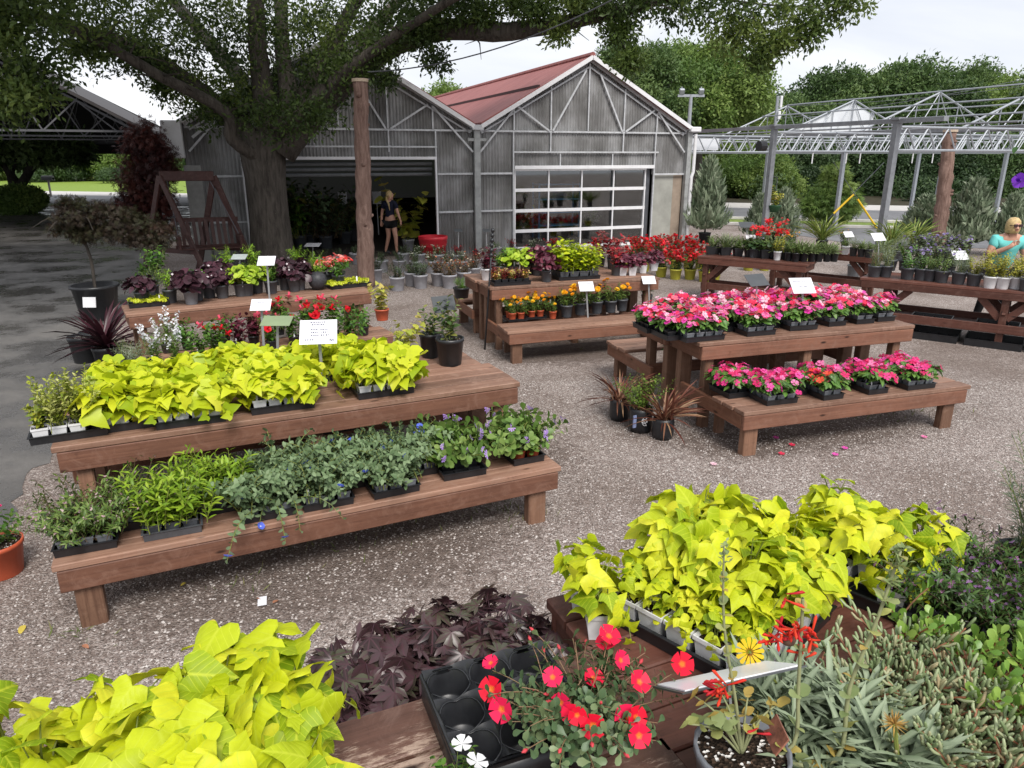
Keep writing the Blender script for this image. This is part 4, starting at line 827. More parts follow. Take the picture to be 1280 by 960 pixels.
def limb(mb, pts, r0, r1, rng, n=8, sub=4, wob=.05):
    P = [np.array(tuple(p), float) for p in pts]; out = []
    for i in range(len(P)-1):     # Catmull-Rom through the points
        p0 = P[max(i-1, 0)]; p1 = P[i]; p2 = P[i+1]; p3 = P[min(i+2, len(P)-1)]
        for k in range(sub):
            t = k/sub; out.append(.5*((2*p1)+(-p0+p2)*t+(2*p0-5*p1+4*p2-p3)*t*t+(-p0+3*p1-3*p2+p3)*t**3))
    out.append(P[-1]); out = np.array(out); out[1:-1] += rng.normal(0, wob*r0, out[1:-1].shape); mb.tube(out, np.linspace(r0, r1, len(out)), n); return out
OAKL = leafmat('oak_leaf', [(.034,.06,.016), (.065,.105,.025), (.105,.16,.038), (.165,.22,.052)], .45, .42)
oak = thing('oak_tree', 'big spreading shade oak with thick forked trunk before the greenhouse', 'tree', (0, 0, 0))
TB = at(343, 336); TY = TB.y; oak.location = TB
rng = rng_(11); tk = MB(); T = lambda u, v, dy=0: aty(u, v, TY+dy)-TB
tk.lathe([(.68, -.1), (.56, .12), (.48, .5), (.44, 1.2), (.44, 2.0), (.5, 2.6), (.46, 3.0)], 20); 
LIMBS = [([T(350,190), T(395,135), T(460,75), T(540,38,-.5), T(640,40,-1), T(740,22,-1.5), T(850,-8,-2)], .36, .08), ([T(330,205), T(305,165), T(255,120), T(185,70,-.5), T(100,38,-1), T(0,8,-1.5), T(-140,-30,-2)], .3, .07),
         ([T(338,190), T(330,120), T(322,60), T(318,-60), T(310,-160)], .28, .12), ([T(348,185), T(360,120), T(352,40,1), T(350,-120,2)], .26, .1), ([T(352,190), T(400,90,.8), T(440,10,1.5), T(500,-120,2)], .26, .1),
         ([T(330,200,-.2), T(290,175,-.8), T(282,140,-1.0), T(200,95,-2.0), T(120,50,-2.6), T(40,20,-3), T(-90,-10,-3.5)], .15, .05), ([T(350,170,-.2), T(420,100,-.6), T(500,40,-1.2), T(600,-20,-2)], .16, .06), ([T(340,150), T(260,50,3), T(160,-60,5)], .24, .08), ([T(350,150), T(470,30,4), T(560,-60,7)], .24, .08)]
tips = []
for pts, r0, r1 in LIMBS: tips.append(limb(tk, pts, r0, r1, rng))
for k, P in enumerate(tips):
    for i in range(8, len(P), 2):
        for _ in range(2):
            d = nrm(rng.normal(0, 1, 3)*np.array((1, 1, .35))+np.array((0, 0, .12))); L = rng.uniform(.5, 1.1); q = P[i]; tk.tube([q, q+d*L*.5+rng.normal(0, .08, 3), q+d*L+rng.normal(0, .15, 3)-np.array((0, 0, .1))], (.024, .014, .004), 5)
tk.build('trunk', BARK, oak, True)
lf = MB(); cen = []; rad = []
def spot(u, v, dy, r): cen.append(tuple(T(u, v, dy))); rad.append(r)
for u, v, dy, r in [(20,18,-2,1.0), (75,18,-2,1.0), (130,45,-1,1.2), (180,40,-1,1.3), (175,75,-1,.5), (225,60,0,1.2), (240,110,0,.9), (280,60,-1,1.2), (300,115,0,1.0), (260,20,1,1.3), (330,60,1,1.3), (330,120,.8,1.1), (375,60,1,1.2), (390,110,0,1.0), (420,45,0,1.2), (430,85,-.5,.7), (460,35,1,1.1), (478,62,-.6,.55), (495,20,0,.9), (520,42,-1,.45), (300,20,0,1.2), (360,20,0,1.3), (400,15,1,1.2), (340,150,-.9,.8), (390,145,-.9,.7), (270,140,-.5,.7),
                   (520,8,0,1.0), (545,22,-1,.55), (580,0,-1,.7), (600,18,-1,.4), (640,5,-1,.5), (672,12,-1.5,.4), (700,-8,-1,.7), (725,6,-1.5,.4), (760,0,-2,.7), (800,4,-2,.7), (776,40,-2,.35), (786,76,-2.2,.32), (842,-2,-2,.7), (10,10,-5,1.1), (70,-5,-4,1.2), (150,-5,-3,1.3), (210,0,0,1.2), (45,90,-5,.55), (25,120,-5.2,.45), (112,60,-2.5,.4), (205,105,-.5,.4), (0,30,-5,.8)]: spot(u, v, dy, r)
blobs(rng, lf, CL_OAK, cen, rad, 96, .92, .62, .85)
cen = []; rad = []
for u, v, dy, r in [(880,10,-2.5,.7), (930,12,-3,.7), (945,45,-3,.5), (950,70,-3,.3), (985,15,-3,.6), (1030,8,-3,.55), (1060,3,-3,.4), (920,40,-3,.4), (1010,40,-3,.25), (975,55,-3,.28), (480,98,-.6,.3), (545,75,-1,.3), (700,40,-1.5,.3), (0,50,-5,.4), (8,135,-5,.35)]: spot(u, v, dy, r)
blobs(rng, lf, CL_OAK, cen, rad, 60, .9, .8, .9)
lf.build('crown', OAKL, oak)
up = MB(); cen = []; rad = []     # the rest of the crown, above the picture
for i in range(80):
    az = rng.uniform(0, 6.28); q = math.sqrt(rng.uniform(0, 1))*9.0; cc = (q*math.cos(az)-.5, q*math.sin(az)-1.0, rng.uniform(6.6, 10.5)-.03*q*q); r_ = rng.uniform(1.3, 2.1); ok_ = cc[2]-r_*.75 > 2.6+(TB.y+cc[1])*.215; cen += [cc] if ok_ else []; rad += [r_] if ok_ else []
blobs(rng, up, CL_MID, cen, rad, 120, 1.0, .6, .8); up.build('upper_crown', OAKL, oak)
fr_l = MB()
for pts, r in (([T(880,-20,-2), T(930,5,-3), T(948,40,-3), T(952,72,-3)], .02), ([T(850,-8,-2), T(985,8,-3), T(1065,2,-3)], .025), ([T(740,22,-1.5), T(775,50,-2), T(790,85,-2.2)], .02), ([T(100,38,-1), T(60,70,-3), T(20,110,-4)], .03)): limb(fr_l, pts, r, .006, rng, 5)
fr_l.build('hanging_twig', BARK, oak, True)
# far trees: three crowns shared by copies
FAR = [leafmat('far_leaf_dark', [(.045,.085,.025), (.08,.14,.04), (.135,.20,.06)], .5, .25), leafmat('far_leaf_fresh', [(.09,.16,.035), (.15,.235,.05), (.23,.31,.08)], .5, .3), leafmat('far_leaf_deep', [(.025,.05,.018), (.045,.085,.028), (.075,.12,.04)], .5, .2)]
CROWNS = []
for k in range(5):
    rng = rng_(40+k); mb = MB(); cen = [(0, 0, 0)]; rad = [.55]
    for i in range(26):
        d = nrm(rng.normal(0, 1, 3)); d[2] = abs(d[2])*1.1-.45; cen.append(tuple(d*np.array((.72, .72, .68)))); rad.append(rng.uniform(.22, .4))
    cen = np.array(cen)*5; rad = np.array(rad)*5; blobs(rng, mb, CL_FAR, cen, rad, 210, .95, .85, .45); CROWNS.append(mb)
CRM = {}
def fartree(label, x, y, h, r, mat, var, cat='tree', group='trees beyond the road', trunk=True, squash=1.0, name='broadleaf_tree'):
    t = thing(name, label, cat, (x, y, 0), 0, group); k = (var, mat)
    if k not in CRM: CRM[k] = CROWNS[var].mesh('crown', FAR[mat])
    sc = r/5.0; cz = h-r*squash*1.0; inst('crown', CRM[k], t, (0, 0, cz), var*1.3+x, (sc, sc, sc*squash))
    tm = MB(); rg = rng_(int(x*10+y)%9999); limb(tm, [(0, 0, -.1), (.1, 0, cz*.35), (.0, .1, cz*.7), (.1, 0, cz+.3*r)], .05*h*.7, .02*h, rg); 
    for q in range(4): a = q*1.6+x; limb(tm, [(0, 0, cz*.5), (r*.3*math.cos(a), r*.3*math.sin(a), cz*.9), (r*.6*math.cos(a), r*.6*math.sin(a), cz+.2*r)], .02*h, .005*h, rg)
    tm.build('trunk', BARK2, t, True); return t
FT = [(790, 40, 37, 8.6, 3.2, 0, 0, 'dense dark tree rising directly behind the red roof ridge'), (870, 30, 40, 9.3, 3.8, 1, 1, 'tall dark tree between the roof and the lamp pole'), (835, 60, 44, 9.0, 3.5, 1, 2, 'fresh green tree crowded behind the dark tree by the lamp pole'),
      (925, 160, 52, 6.4, 3.6, 1, 3, 'low bright green tree behind the white gutter truss'), (985, 150, 56, 8.0, 4.4, 0, 4, 'dark tree behind the slim utility pole'), (1045, 95, 60, 10.6, 5.4, 0, 0, 'broad rounded dark tree topping the tree line at right'),
      (1120, 80, 60, 11.2, 5.8, 0, 1, 'largest rounded tree above the white gable panel'), (1195, 75, 66, 11.4, 5.2, 0, 2, 'tall shadowy tree behind the open gable truss'), (1255, 90, 60, 10.0, 5.2, 1, 3, 'light green tree at the right end of the tree line'), (1330, 80, 60, 9.5, 5.5, 1, 4, 'fresh tree cut off by the right picture edge'),
      (1000, 190, 50, 4.4, 3.2, 2, 0, 'low dark tree filling the gap under the gutter truss'), (1080, 190, 52, 5.2, 4.2, 2, 1, 'dark understorey tree behind the yellow guy guards'), (1160, 190, 50, 5.2, 4.2, 2, 2, 'dark understorey tree behind the bare log post at right'), (1240, 180, 50, 5.4, 4.2, 0, 3, 'understorey tree behind the woman in teal'), (1310, 180, 50, 5.2, 4.0, 2, 4, 'dark low tree at far right edge behind hanging petunia'), (905, 210, 54, 4.0, 2.8, 2, 2, 'low dark tree behind the brown board fence'),
      (950, 205, 47, 4.0, 2.6, 1, 1, 'small bright tree right of the brown board fence')]
for u, v, y, h, r, m_, va, lb in FT:
    p = aty(u, 200, y); fartree(lb, p.x, y, h, r, m_, va)
p = aty(560, 190, 62); fartree('light green tree peeping over the red roof valley', p.x, 62, 9.2, 4.2, 1, 2)
p = aty(600, 190, 66); fartree('paler tree top behind the red roof, right of its neighbour', p.x, 66, 8.4, 3.6, 1, 0)
for u, y, h, r, m_, va, lb in ((50, 84, 7.5, 5, 1, 3, 'grey green tree before the brick building, left one'), (78, 78, 6.5, 4, 0, 1, 'drooping tree left of the white sculpture'), (130, 80, 7.0, 4.5, 1, 2, 'pale tree right of the white sculpture'), (-30, 80, 8, 5, 0, 0, 'tree at the far left edge beyond the lawn'), (190, 84, 6.5, 4.5, 0, 4, 'tree beyond the lawn hidden by the dark red maple')):
    p = aty(u, 200, y); fartree(lb, p.x, y, h, r, m_, va, group='trees beyond the lawn')
# wood edge behind everything on the right
mb = MB(); rng = rng_(77); cen = []; rad = []
for i in range(70):
    s_ = rng.uniform(-4, 75); q = rng.uniform(62, 82); x, y = sq(s_, q); cen.append((x, y, rng.uniform(1.0, 6.0))); rad.append(rng.uniform(2.2, 3.6))
blobs(rng, mb, CL_FAR, cen, rad, 130, 1.5, .9, .6); o = mb.build('woodland', FAR[2]); tag(o, 'dark mass of far woodland behind the roadside trees', 'woodland', kind='stuff')
mb = MB()
for i in range(60):
    s_ = rng.uniform(-3, 55); q = rng.uniform(46, 58); x, y = sq(s_, q); cen.append((x, y, .4)); rad.append(rng.uniform(.8, 1.5))
blobs(rng, mb, CL_FAR, cen[70:], rad[70:], 60, .8, .8, .7); o = mb.build('undergrowth', FAR[2]); tag(o, 'dark undergrowth under the roadside trees', 'undergrowth', kind='stuff')
# forked dark tree at the far left with a clipped hedge
p = at(18, 258); t = thing('forked_tree', 'dark forked tree standing beside the drive at the left edge', 'tree', (p.x, p.y, 0)); tm = MB(); rng = rng_(8); D_ = p.y
L = lambda u, v, dy=0: aty(u, v, D_+dy)-Vector((p.x, p.y, 0))
limb(tm, [L(20,262), L(22,240), L(12,215), L(-8,190)], .34, .14, rng); limb(tm, [L(20,240), L(14,222), L(16,205), L(22,190)], .22, .12, rng); limb(tm, [L(22,240), L(36,215), L(55,198), L(75,188)], .26, .1, rng); limb(tm, [L(30,224), L(34,205), L(20,195)], .12, .05, rng); tm.build('trunk', bark('dark_bark', (.016,.014,.012), (.05,.045,.04)), t, True)
mb = MB(); blobs(rng, mb, CL_MID, [tuple(L(u, v, dy)) for u, v, dy in ((0,188,0), (25,183,1), (50,185,-1), (75,180,0), (95,192,0), (20,200,1), (-25,185,0), (62,193,0))], [1.6, 1.8, 1.8, 1.6, .9, .8, 1.8, .8], 170, 1.0, .5, .8); mb.build('crown', FAR[0], t)
def bush(label, x, y, r, h, mat, cl=CL_MID, n=500, size=.6, name='shrub', cat='shrub', group=None):
    mb = MB(); rg = rng_(int(abs(x*31+y*17))); blobs(rg, mb, cl, [(0, 0, h*.5), (r*.3, 0, h*.55), (-r*.3, .1, h*.5)], [r*.8, r*.6, r*.6], n, size, h/(2*r*.8), .3); o = mb.build(name, mat); o.location = (x, y, 0); return tag(o, label, cat, group)
p = at(25, 268); bush('clipped round hedge at the foot of the forked tree', p.x, p.y, 1.3, 1.2, FAR[1], CL_MID, 1500, .45, 'hedge', 'hedge')
for u, v, lb in ((45, 228, 'long low dark hedge in front of the brick building'), (85, 227, 'dark hedge beside the white sculpture'), (148, 229, 'dark bush before the brick wall at right of lawn')):
    p = at(u, v); bush(lb, p.x, p.y, 2.2, 1.5, FAR[2], CL_FAR, 120, .6, 'hedge', 'hedge', 'hedges beyond the lawn')
# Japanese maples
RED = leafmat('dark_red_leaf', [(.03,.008,.008), (.06,.014,.012), (.10,.025,.018), (.05,.022,.012)], .5, .2); BRZ = leafmat('bronze_maple_leaf', [(.022,.014,.010), (.045,.028,.018), (.035,.042,.016), (.06,.032,.022)], .5, .2)
CL_SM = [clump(rng_(9), 10, MAPLE, .10, .16) for _ in range(2)]
y_ = 16.4; P0 = aty(188, 320, y_); P0.z = 0; t = thing('dark_red_maple', 'upright dark red maple standing left of the wooden swing', 'tree', P0); L = lambda u, v, dy=0: aty(u, v, y_+dy)-P0
rng = rng_(21); tm = MB(); limb(tm, [(0, 0, 0), (.03, 0, .8), (.0, .05, 1.8), (-.05, 0, 2.8)], .05, .015, rng); tm.build('trunk', BARK, t, True)
mb = MB(); blobs(rng, mb, CL_SM, [tuple(L(u, v, dy)) for u, v, dy in ((185,170,0), (175,195,.2), (195,195,0), (170,225,0), (195,225,-.2), (185,245,0), (165,250,0), (200,255,0), (205,210,.2), (180,285,0), (172,180,.1), (160,268,-.2), (195,275,.1))], [.35, .4, .4, .42, .42, .4, .35, .3, .25, .45, .25, .35, .4], 85, 1.0, .9, .95); mb.build('crown', RED, t)
PT = at(125, 398); t = thing('weeping_maple', 'weeping bronze maple in a large black pot on the drive', 'potted tree', PT); y_ = PT.y; L = lambda u, v, dy=0: aty(u, v, y_+dy)-PT
pb = MB(); pb.lathe([(.24, 0), (.26, .02), (.33, .50), (.36, .51), (.36, .55), (.33, .55), (.31, .48), (.001, .46)], 24); pb.build('pot', BLACKP, t, True)
sg = MB(); sg.box((.08, -.345, .33), (.2, .012, .16), Matrix.Rotation(R(-12), 3, 'X')); sg.build('care_tag', WHITE, t)
rng = rng_(23); tm = MB(); limb(tm, [(0, 0, .4), (.02, 0, .9), (-.03, .0, 1.3), (.0, 0, 1.62)], .028, .015, rng)
for a in range(7): limb(tm, [(0, 0, 1.4), (.35*math.cos(a*.9), .35*math.sin(a*.9), 1.62), (.7*math.cos(a*.9), .7*math.sin(a*.9), 1.45)], .013, .004, rng, 5)
tm.build('trunk', BARK, t, True)
mb = MB(); blobs(rng, mb, CL_SM, [tuple(L(u, v, dy)) for u, v, dy in ((120,262,0), (95,272,-.2), (150,270,.1), (175,280,.2), (195,288,.2), (85,285,-.1), (115,285,.3), (145,288,0), (165,296,.2), (105,294,-.2), (195,300,.2), (90,268,0))], [.3, .28, .3, .32, .28, .24, .28, .3, .3, .24, .24, .18], 52, .72, .24, .95); 
blobs(rng, mb, CL_SM, [tuple(L(u, v, 0)) for u, v in ((75,258), (88,255), (82,250), (100,252))], [.08, .1, .06, .08], 16, .5, .6, .9); mb.build('crown', BRZ, t)
# junipers and a small young tree
JUN = leafmat('juniper_leaf', [(.12,.17,.10), (.21,.26,.165), (.32,.37,.26)], .55, .15)
JM = []
for k in range(2):
    rng = rng_(60+k); mb = MB(); n = 1700; z = rng.uniform(0, 1, n)**1.15; az = rng.uniform(0, 6.28, n); rr_ = (.40*(1-z)**.75*np.minimum(1, z*7+.35))*rng.uniform(.35, 1.05, n)*(1+.18*np.sin(az*5+z*14)); P = np.stack([rr_*np.cos(az), rr_*np.sin(az), .08+z*.92], 1)
    o = np.stack([np.cos(az), np.sin(az), np.zeros(n)], 1); Y = nrm(o*.75+np.array((0, 0, 1.0))+rng.normal(0, .3, (n, 3))); cj = join([scaled(LANCE, 1), scaled(NEED, .8, 0, .5), scaled(NEED, .8, 0, -.5)]); mb.leaves(cj, P, Y, nrm(o+rng.normal(0, .4, (n, 3))), rng.uniform(.08, .19, n), rng.uniform(0, 1, n)); JM.append(mb.mesh('foliage', JUN))
JP = MB(); JP.lathe([(.13, 0), (.16, .26), (.17, .26), (.17, .29), (.15, .29), (.001, .27)], 16); JPM = JP.mesh('pot', BLACKP, True); JT = MB().tube([(0, 0, .2), (0, 0, .8)], (.03, .015), 6).mesh('stem', BARK2)
def juniper(label, u, v, h, w, k): 
    p = at(u, v); t = thing('juniper_bush', label, 'juniper', p, u*.1, 'potted junipers beyond the tables'); inst('pot', JPM, t, sc=(h*.55,)*3); inst('stem', JT, t); inst('foliage', JM[k], t, (0, 0, .12*h), 0, (w, w, h)); return t
for i, (u, v, h, w, k, lb) in enumerate(((880, 304, 2.0, 1.7, 0, 'tall grey green juniper beside the greenhouse corner'), (1205, 318, 1.6, 1.7, 1, 'broad juniper right of the bare log post'), (945, 306, 1.2, 1.1, 1, 'small juniper left of the dark steel post'), (975, 304, 1.3, 1.3, 0, 'loose grey juniper right of the dark steel post'), (1255, 320, 1.3, 1.3, 0, 'juniper partly behind the woman in teal'), (1150, 310, 1.2, 1.8, 1, 'wide low juniper left of the bare log post'))): juniper(lb, u, v, h, w, k)
p = at(1040, 284); t = thing('young_tree', 'young light green tree standing behind the yellow guy guards', 'tree', p); y_ = p.y; L = lambda u, v, dy=0: aty(u, v, y_+dy)-p; rng = rng_(31); tm = MB(); limb(tm, [(0, 0, 0), (.02, 0, .8), (0, 0, 1.8), (0, 0, 2.6)], .05, .015, rng); tm.build('trunk', BARK2, t, True)
mb = MB(); blobs(rng, mb, CL_SM, [tuple(L(u, v, dy)) for u, v, dy in ((1044,218,0), (1040,232,.2), (1050,235,0), (1030,245,0), (1055,250,0), (1042,255,-.2), (1015,258,0), (1062,256,0), (1028,262,0), (1050,265,0))], [.32, .4, .35, .45, .42, .5, .35, .35, .4, .4], 130, 1.7, .7, .8); mb.build('crown', FAR[1], t)
# ------------------------------------------------------------------ open shed over the drive
SH = aty(205, 185, 23.0); SH.z = 0; t = thing('open_shed', 'dark open sided shed roof with steel trusses over the drive', 'shed', SH, R(20.5))
def shl(x, y, z): return (x, y, z)
half, ez, sl_ = 9.5, 2.95, .56; rm = MB()
for s_ in (0, 1):
    x0, z0, x1, z1 = (0.6, ez-.34, -half, ez+sl_*half) if s_ == 0 else (-half, ez+sl_*half, -2*half-.6, ez-.34)
    a_ = [(x0, -.5, z0), (x1, -.5, z1), (x1, 26, z1), (x0, 26, z0)]; rm.add(a_+[(x, y, z+.1) for x, y, z in a_], [(0,1,2,3), (7,6,5,4), (0,4,5,1), (1,5,6,2), (2,6,7,3), (3,7,4,0)])
rm.build('roof', plain('dark_tin_roof', (.045,.04,.04), .6, .4, .2, .3, 1.5), t)
tm = MB(); zt = 3.2
for y in (0, 6.5, 13, 19.5, 26):
    tm.bar((0, y, zt), (-2*half, y, zt), .05, .06); rl = lambda x: ez+sl_*min(-x, 2*half+x)-.12
    for x in np.arange(-1.2, -18, -1.9): tm.bar((x, y, zt), (x-.95, y, rl(x-.95)), .04, .04); tm.bar((x-1.9, y, zt), (x-.95, y, rl(x-.95)), .04, .04)
    tm.bar((-.4, y, rl(-.4)), (-half, y, rl(-half)), .05, .06); tm.bar((-half, y, rl(-half)), (-2*half+.4, y, rl(-.4)), .05, .06); tm.bar((-half, y, zt), (-half, y, rl(-half)), .04, .04)
tm.build('truss', plain('truss_steel', (.13,.13,.14), .5, .4, .3), t)
fa = MB(); fa.box((-half, 26.05, 2.95), (2*half, .04, .66)); fa.face([(0, 26.02, 3.2), (-half, 26.02, ez+sl_*half), (-2*half, 26.02, 3.2)]); fa.build('far_fascia', plain('dark_fascia', (.03,.03,.03), .7, .2), t)
pm = MB()
for y in (13, 26): 
    for x in (-19.0,): pm.box((x, y, 1.45), (.15, .15, 2.9))
pm.box((-.1, 25.9, 1.45), (.12, .12, 2.9)); pm.build('post', STEELD, t)
# brick building and small things beyond the lawn
p = aty(80, 214, 92); t = thing('brick_building', 'low orange brick building beyond the lawn seen under the shed', 'building', (p.x, p.y, 0), R(17))
def brickmat():
    m, nt, out = newmat('orange_brick'); lk = nt.links.new; b = pbsdf(nt, .85, .2); tc = N(nt, 'ShaderNodeTexCoord'); n = N(nt, 'ShaderNodeTexBrick', i_Scale=3.0); n.inputs['Color1'].default_value = (.38,.17,.09,1); n.inputs['Color2'].default_value = (.46,.23,.13,1); n.inputs['Mortar'].default_value = (.45,.36,.3,1); lk(tc.outputs['Object'], n.inputs['Vector']); lk(n.outputs['Color'], b.inputs['Base Color']); lk(b.outputs[0], out.inputs[0]); return m
wm = MB(); wm.box((0, 4, 2.0), (52, 8, 4.0)); wm.build('wall', brickmat(), t); rm = MB(); rm.box((0, 4, 4.2), (53, 9, .4)); rm.build('roof', plain('brown_roof', (.12,.09,.075), .8, .2), t)
for x in range(-22, 23, 4): wm = MB(); wm.box((x, -.02, 2.0), (1.4, .1, 1.6)); wm.build('window', plain('dark_window', (.03,.035,.04), .2, .6), t)
p = at(98, 226); t = thing('white_sculpture', 'tall white tapering sculpture standing on the far lawn', 'sculpture', p); m_ = MB(); 
for k in range(3): m_.tube([((k-1)*.5, 0, 0), ((k-1)*.42-.25, 0, 1.3), ((k-1)*.2-.55, 0, 2.7), (-.6, 0, 3.4)], (.34, .32, .24, .1), 8)
m_.build('spire', WHITE, t, True)
p = at(79, 227); t = thing('rail_fence', 'low white rail on the lawn left of the white sculpture', 'rail', p); m_ = MB(); m_.tube([(-1.35, 0, 0), (-1.35, 0, .85), (1.35, 0, .85), (1.35, 0, 0)], .06, 6); m_.build('rail', WHITE, t)
p = at(64, 246); t = thing('mailbox', 'small black mailbox on a thin post by the road', 'mailbox', p); m_ = MB(); m_.box((0, 0, .55), (.09, .09, 1.1)); m_.build('post', plain('weathered_grey_post', (.3,.27,.25), .8, .2), t); m_ = MB(); m_.tube([(-.35, 0, 1.18), (.35, 0, 1.18)], .14, 10); m_.box((0, 0, 1.1), (.7, .28, .16)); m_.build('box', BLACKP, t)
# board fence beyond the road
a_, b_ = aty(862, 240, 50), aty(920, 240, 52); t = thing('board_fence', 'brown vertical board fence left of the gutter truss posts', 'fence', (a_.x-3, a_.y, 0), math.atan2(b_.y-a_.y, b_.x-a_.x)); L_ = (b_-a_).length+3; m_ = MB(); rg = rng_(3)
for i in range(int(L_/.15)): m_.box((i*.15, rg.normal(0, .004), .95), (.14, .02, 1.9+rg.normal(0, .01)), a=(rg.uniform(), .5, .5))
m_.build('board', wood('grey_brown_board', (.12,.085,.075), (.2,.15,.135), 2, .8), t)
# ------------------------------------------------------------------ steel shade-house frame at the right
eD = Vector((math.cos(GROT), math.sin(GROT), 0)); dD = Vector((-math.sin(GROT), math.cos(GROT), 0)); A0 = Vector((6.95, 20.2, 0))
sf = thing('shade_house_frame', 'galvanised bare greenhouse frame of posts and lattice trusses at right', 'frame', A0, GROT)
BAY, E1, E2 = 3.9, 6.35, 14.4
pc = [0]
def post(x, y, h, w=.12, mat=None): m_ = MB(); m_.box((x, y, h/2), (w, w, h)); m_.box((x, y, h+.02), (w*1.7, w*1.7, .05)); m_.build('post', mat or STEEL, sf)
STEELM = plain('weathered_steel', (.25,.26,.28), .5, .5, .3, .2, 6.0)
for k in (-1, 0): post(0, k*BAY, 3.25, .13, STEELM)
for k in (-1, 0, 1, 2):
    post(E1, k*BAY, 2.75); 
for k in (-1, 0, 1, 2): post(E2, k*BAY, 2.75)
post(11.2, 0, 2.75, .11)
def lattice(y, x0, x1, z0=2.62, z1=3.1, st=.62):
    m_ = MB(); m_.tube([(x0, y, z0), (x1, y, z0)], .03, 6); m_.tube([(x0, y, z1), (x1, y, z1)], .03, 6); n = int((x1-x0)/st)
    for i in range(n):
        a_ = x0+i*st; m_.tube([(a_, y, z0), (a_+st*.5, y, z1)], .02, 5); m_.tube([(a_+st*.5, y, z1), (a_+st, y, z0)], .02, 5)
    return m_
for k in (-1, 0, 1, 2): lattice(k*BAY, 0.0 if k < 1 else -.6, E2+5).build('truss', STEEL, sf)
lattice(3*BAY, -.8, E2).build('truss', STEEL, sf)
gm = MB()
for x in (0.0, E1, E2): gm.bar((x, -1.3*BAY, 3.22), (x, 3*BAY, 3.22), .14, .09)
for x in (2.1, 4.2): gm.tube([(x, -1.3*BAY, 3.2), (x, 3*BAY, 3.2)], .025, 6)
gm.build('gutter', STEELM, sf)
gm = MB(); gm.box((-.2, 1.1*BAY, 2.86), (3.2, .03, .36)); gm.build('panel', plain('pale_sheet', (.66,.68,.72), .5, .4, 0, .08, 2.0), sf)
AP = (E1+E2)/2; rg_ = lambda x: 3.1+ (1-abs(x-AP)/((E2-E1)/2))*1.55
for k in (-1, 0, 1, 2, 3):
    m_ = MB(); y = k*BAY
    for s_ in (-1, 1):
        xe = AP+s_*(E2-E1)/2; m_.tube([(xe, y, 3.1), (AP, y, rg_(AP))], .035, 6)
        for q in (.25, .5, .75): x = AP+s_*q*(E2-E1)/2; m_.tube([(x, y, 3.1), (x, y, rg_(x))], .018, 5); m_.tube([(x, y, 3.1), (AP+s_*(q-.25)*(E2-E1)/2, y, rg_(AP+s_*(q-.25)*(E2-E1)/2))], .018, 5)
    m_.tube([(AP, y, 3.1), (AP, y, rg_(AP))], .02, 5); m_.build('gable_truss', STEEL, sf)
m_ = MB()
for q in (-1, -.66, -.33, 0, .33, .66, 1): x = AP+q*(E2-E1)/2*.98; m_.tube([(x, -1.5*BAY, rg_(x)+.04), (x, 3*BAY, rg_(x)+.04)], .03, 6)
m_.build('purlin', STEEL, sf)
m_ = MB(); y = 2*BAY+.06; h0 = 3.2; m_.add([(AP-2.9, y, h0), (AP+1.2, y, h0), (AP+1.2, y, rg_(AP+1.2)-.06), (AP, y, rg_(AP)-.08), (AP-2.9, y, rg_(AP-2.9)-.06)]+[(a, b+.02, c) for a, b, c in [(AP-2.9, y, h0), (AP+1.2, y, h0), (AP+1.2, y, rg_(AP+1.2)-.06), (AP, y, rg_(AP)-.08), (AP-2.9, y, rg_(AP-2.9)-.06)]], [(0,1,2,3,4), (9,8,7,6,5)]); m_.build('gable_panel', MATS['pale_sheet'], sf)
# white hanging tags under the trusses
m_ = MB()
for x in (1.4, 2.6, 3.1, 5.1, 5.9): m_.tube([(x, .02, 2.6), (x, .02, 2.3)], .018, 5)
m_.build('hook', WHITE, sf)
fm = MB(); fm.tube([(-.55, -.1, 2.75), (-.35, -.1, 2.75)], .13, 12); fm.build('fan', BLACKP, sf)
# guy wires with yellow guards
for nm, pts, g0, g1 in (('left', (T_ := [aty(1105, 203, 26), aty(1042, 267, 26)]), aty(1067, 243, 26), aty(1042, 267, 26)), ('right', [aty(1042, 203, 26.3), aty(1096, 285, 26.3)], aty(1072, 249, 26.3), aty(1096, 285, 26.3))):
    t = thing('guy_wire', 'guy wire with yellow guard slanting down to the '+nm, 'guy wire', (pts[1].x, pts[1].y, 0), 0, 'guy wires with yellow guards'); b0 = Vector((pts[1].x, pts[1].y, 0)); dd = (pts[1]-pts[0]); gnd = pts[1]+dd*(pts[1].z/max(-dd.z, .01))
    m_ = MB(); m_.tube([pts[0]-b0, gnd-b0], .012, 5); m_.build('wire', STEELD, t); m_ = MB(); m_.tube([g0-b0, g1-b0], .035, 8); m_.build('guard', plain('yellow_plastic', (.75,.48,.02), .4, .4), t)
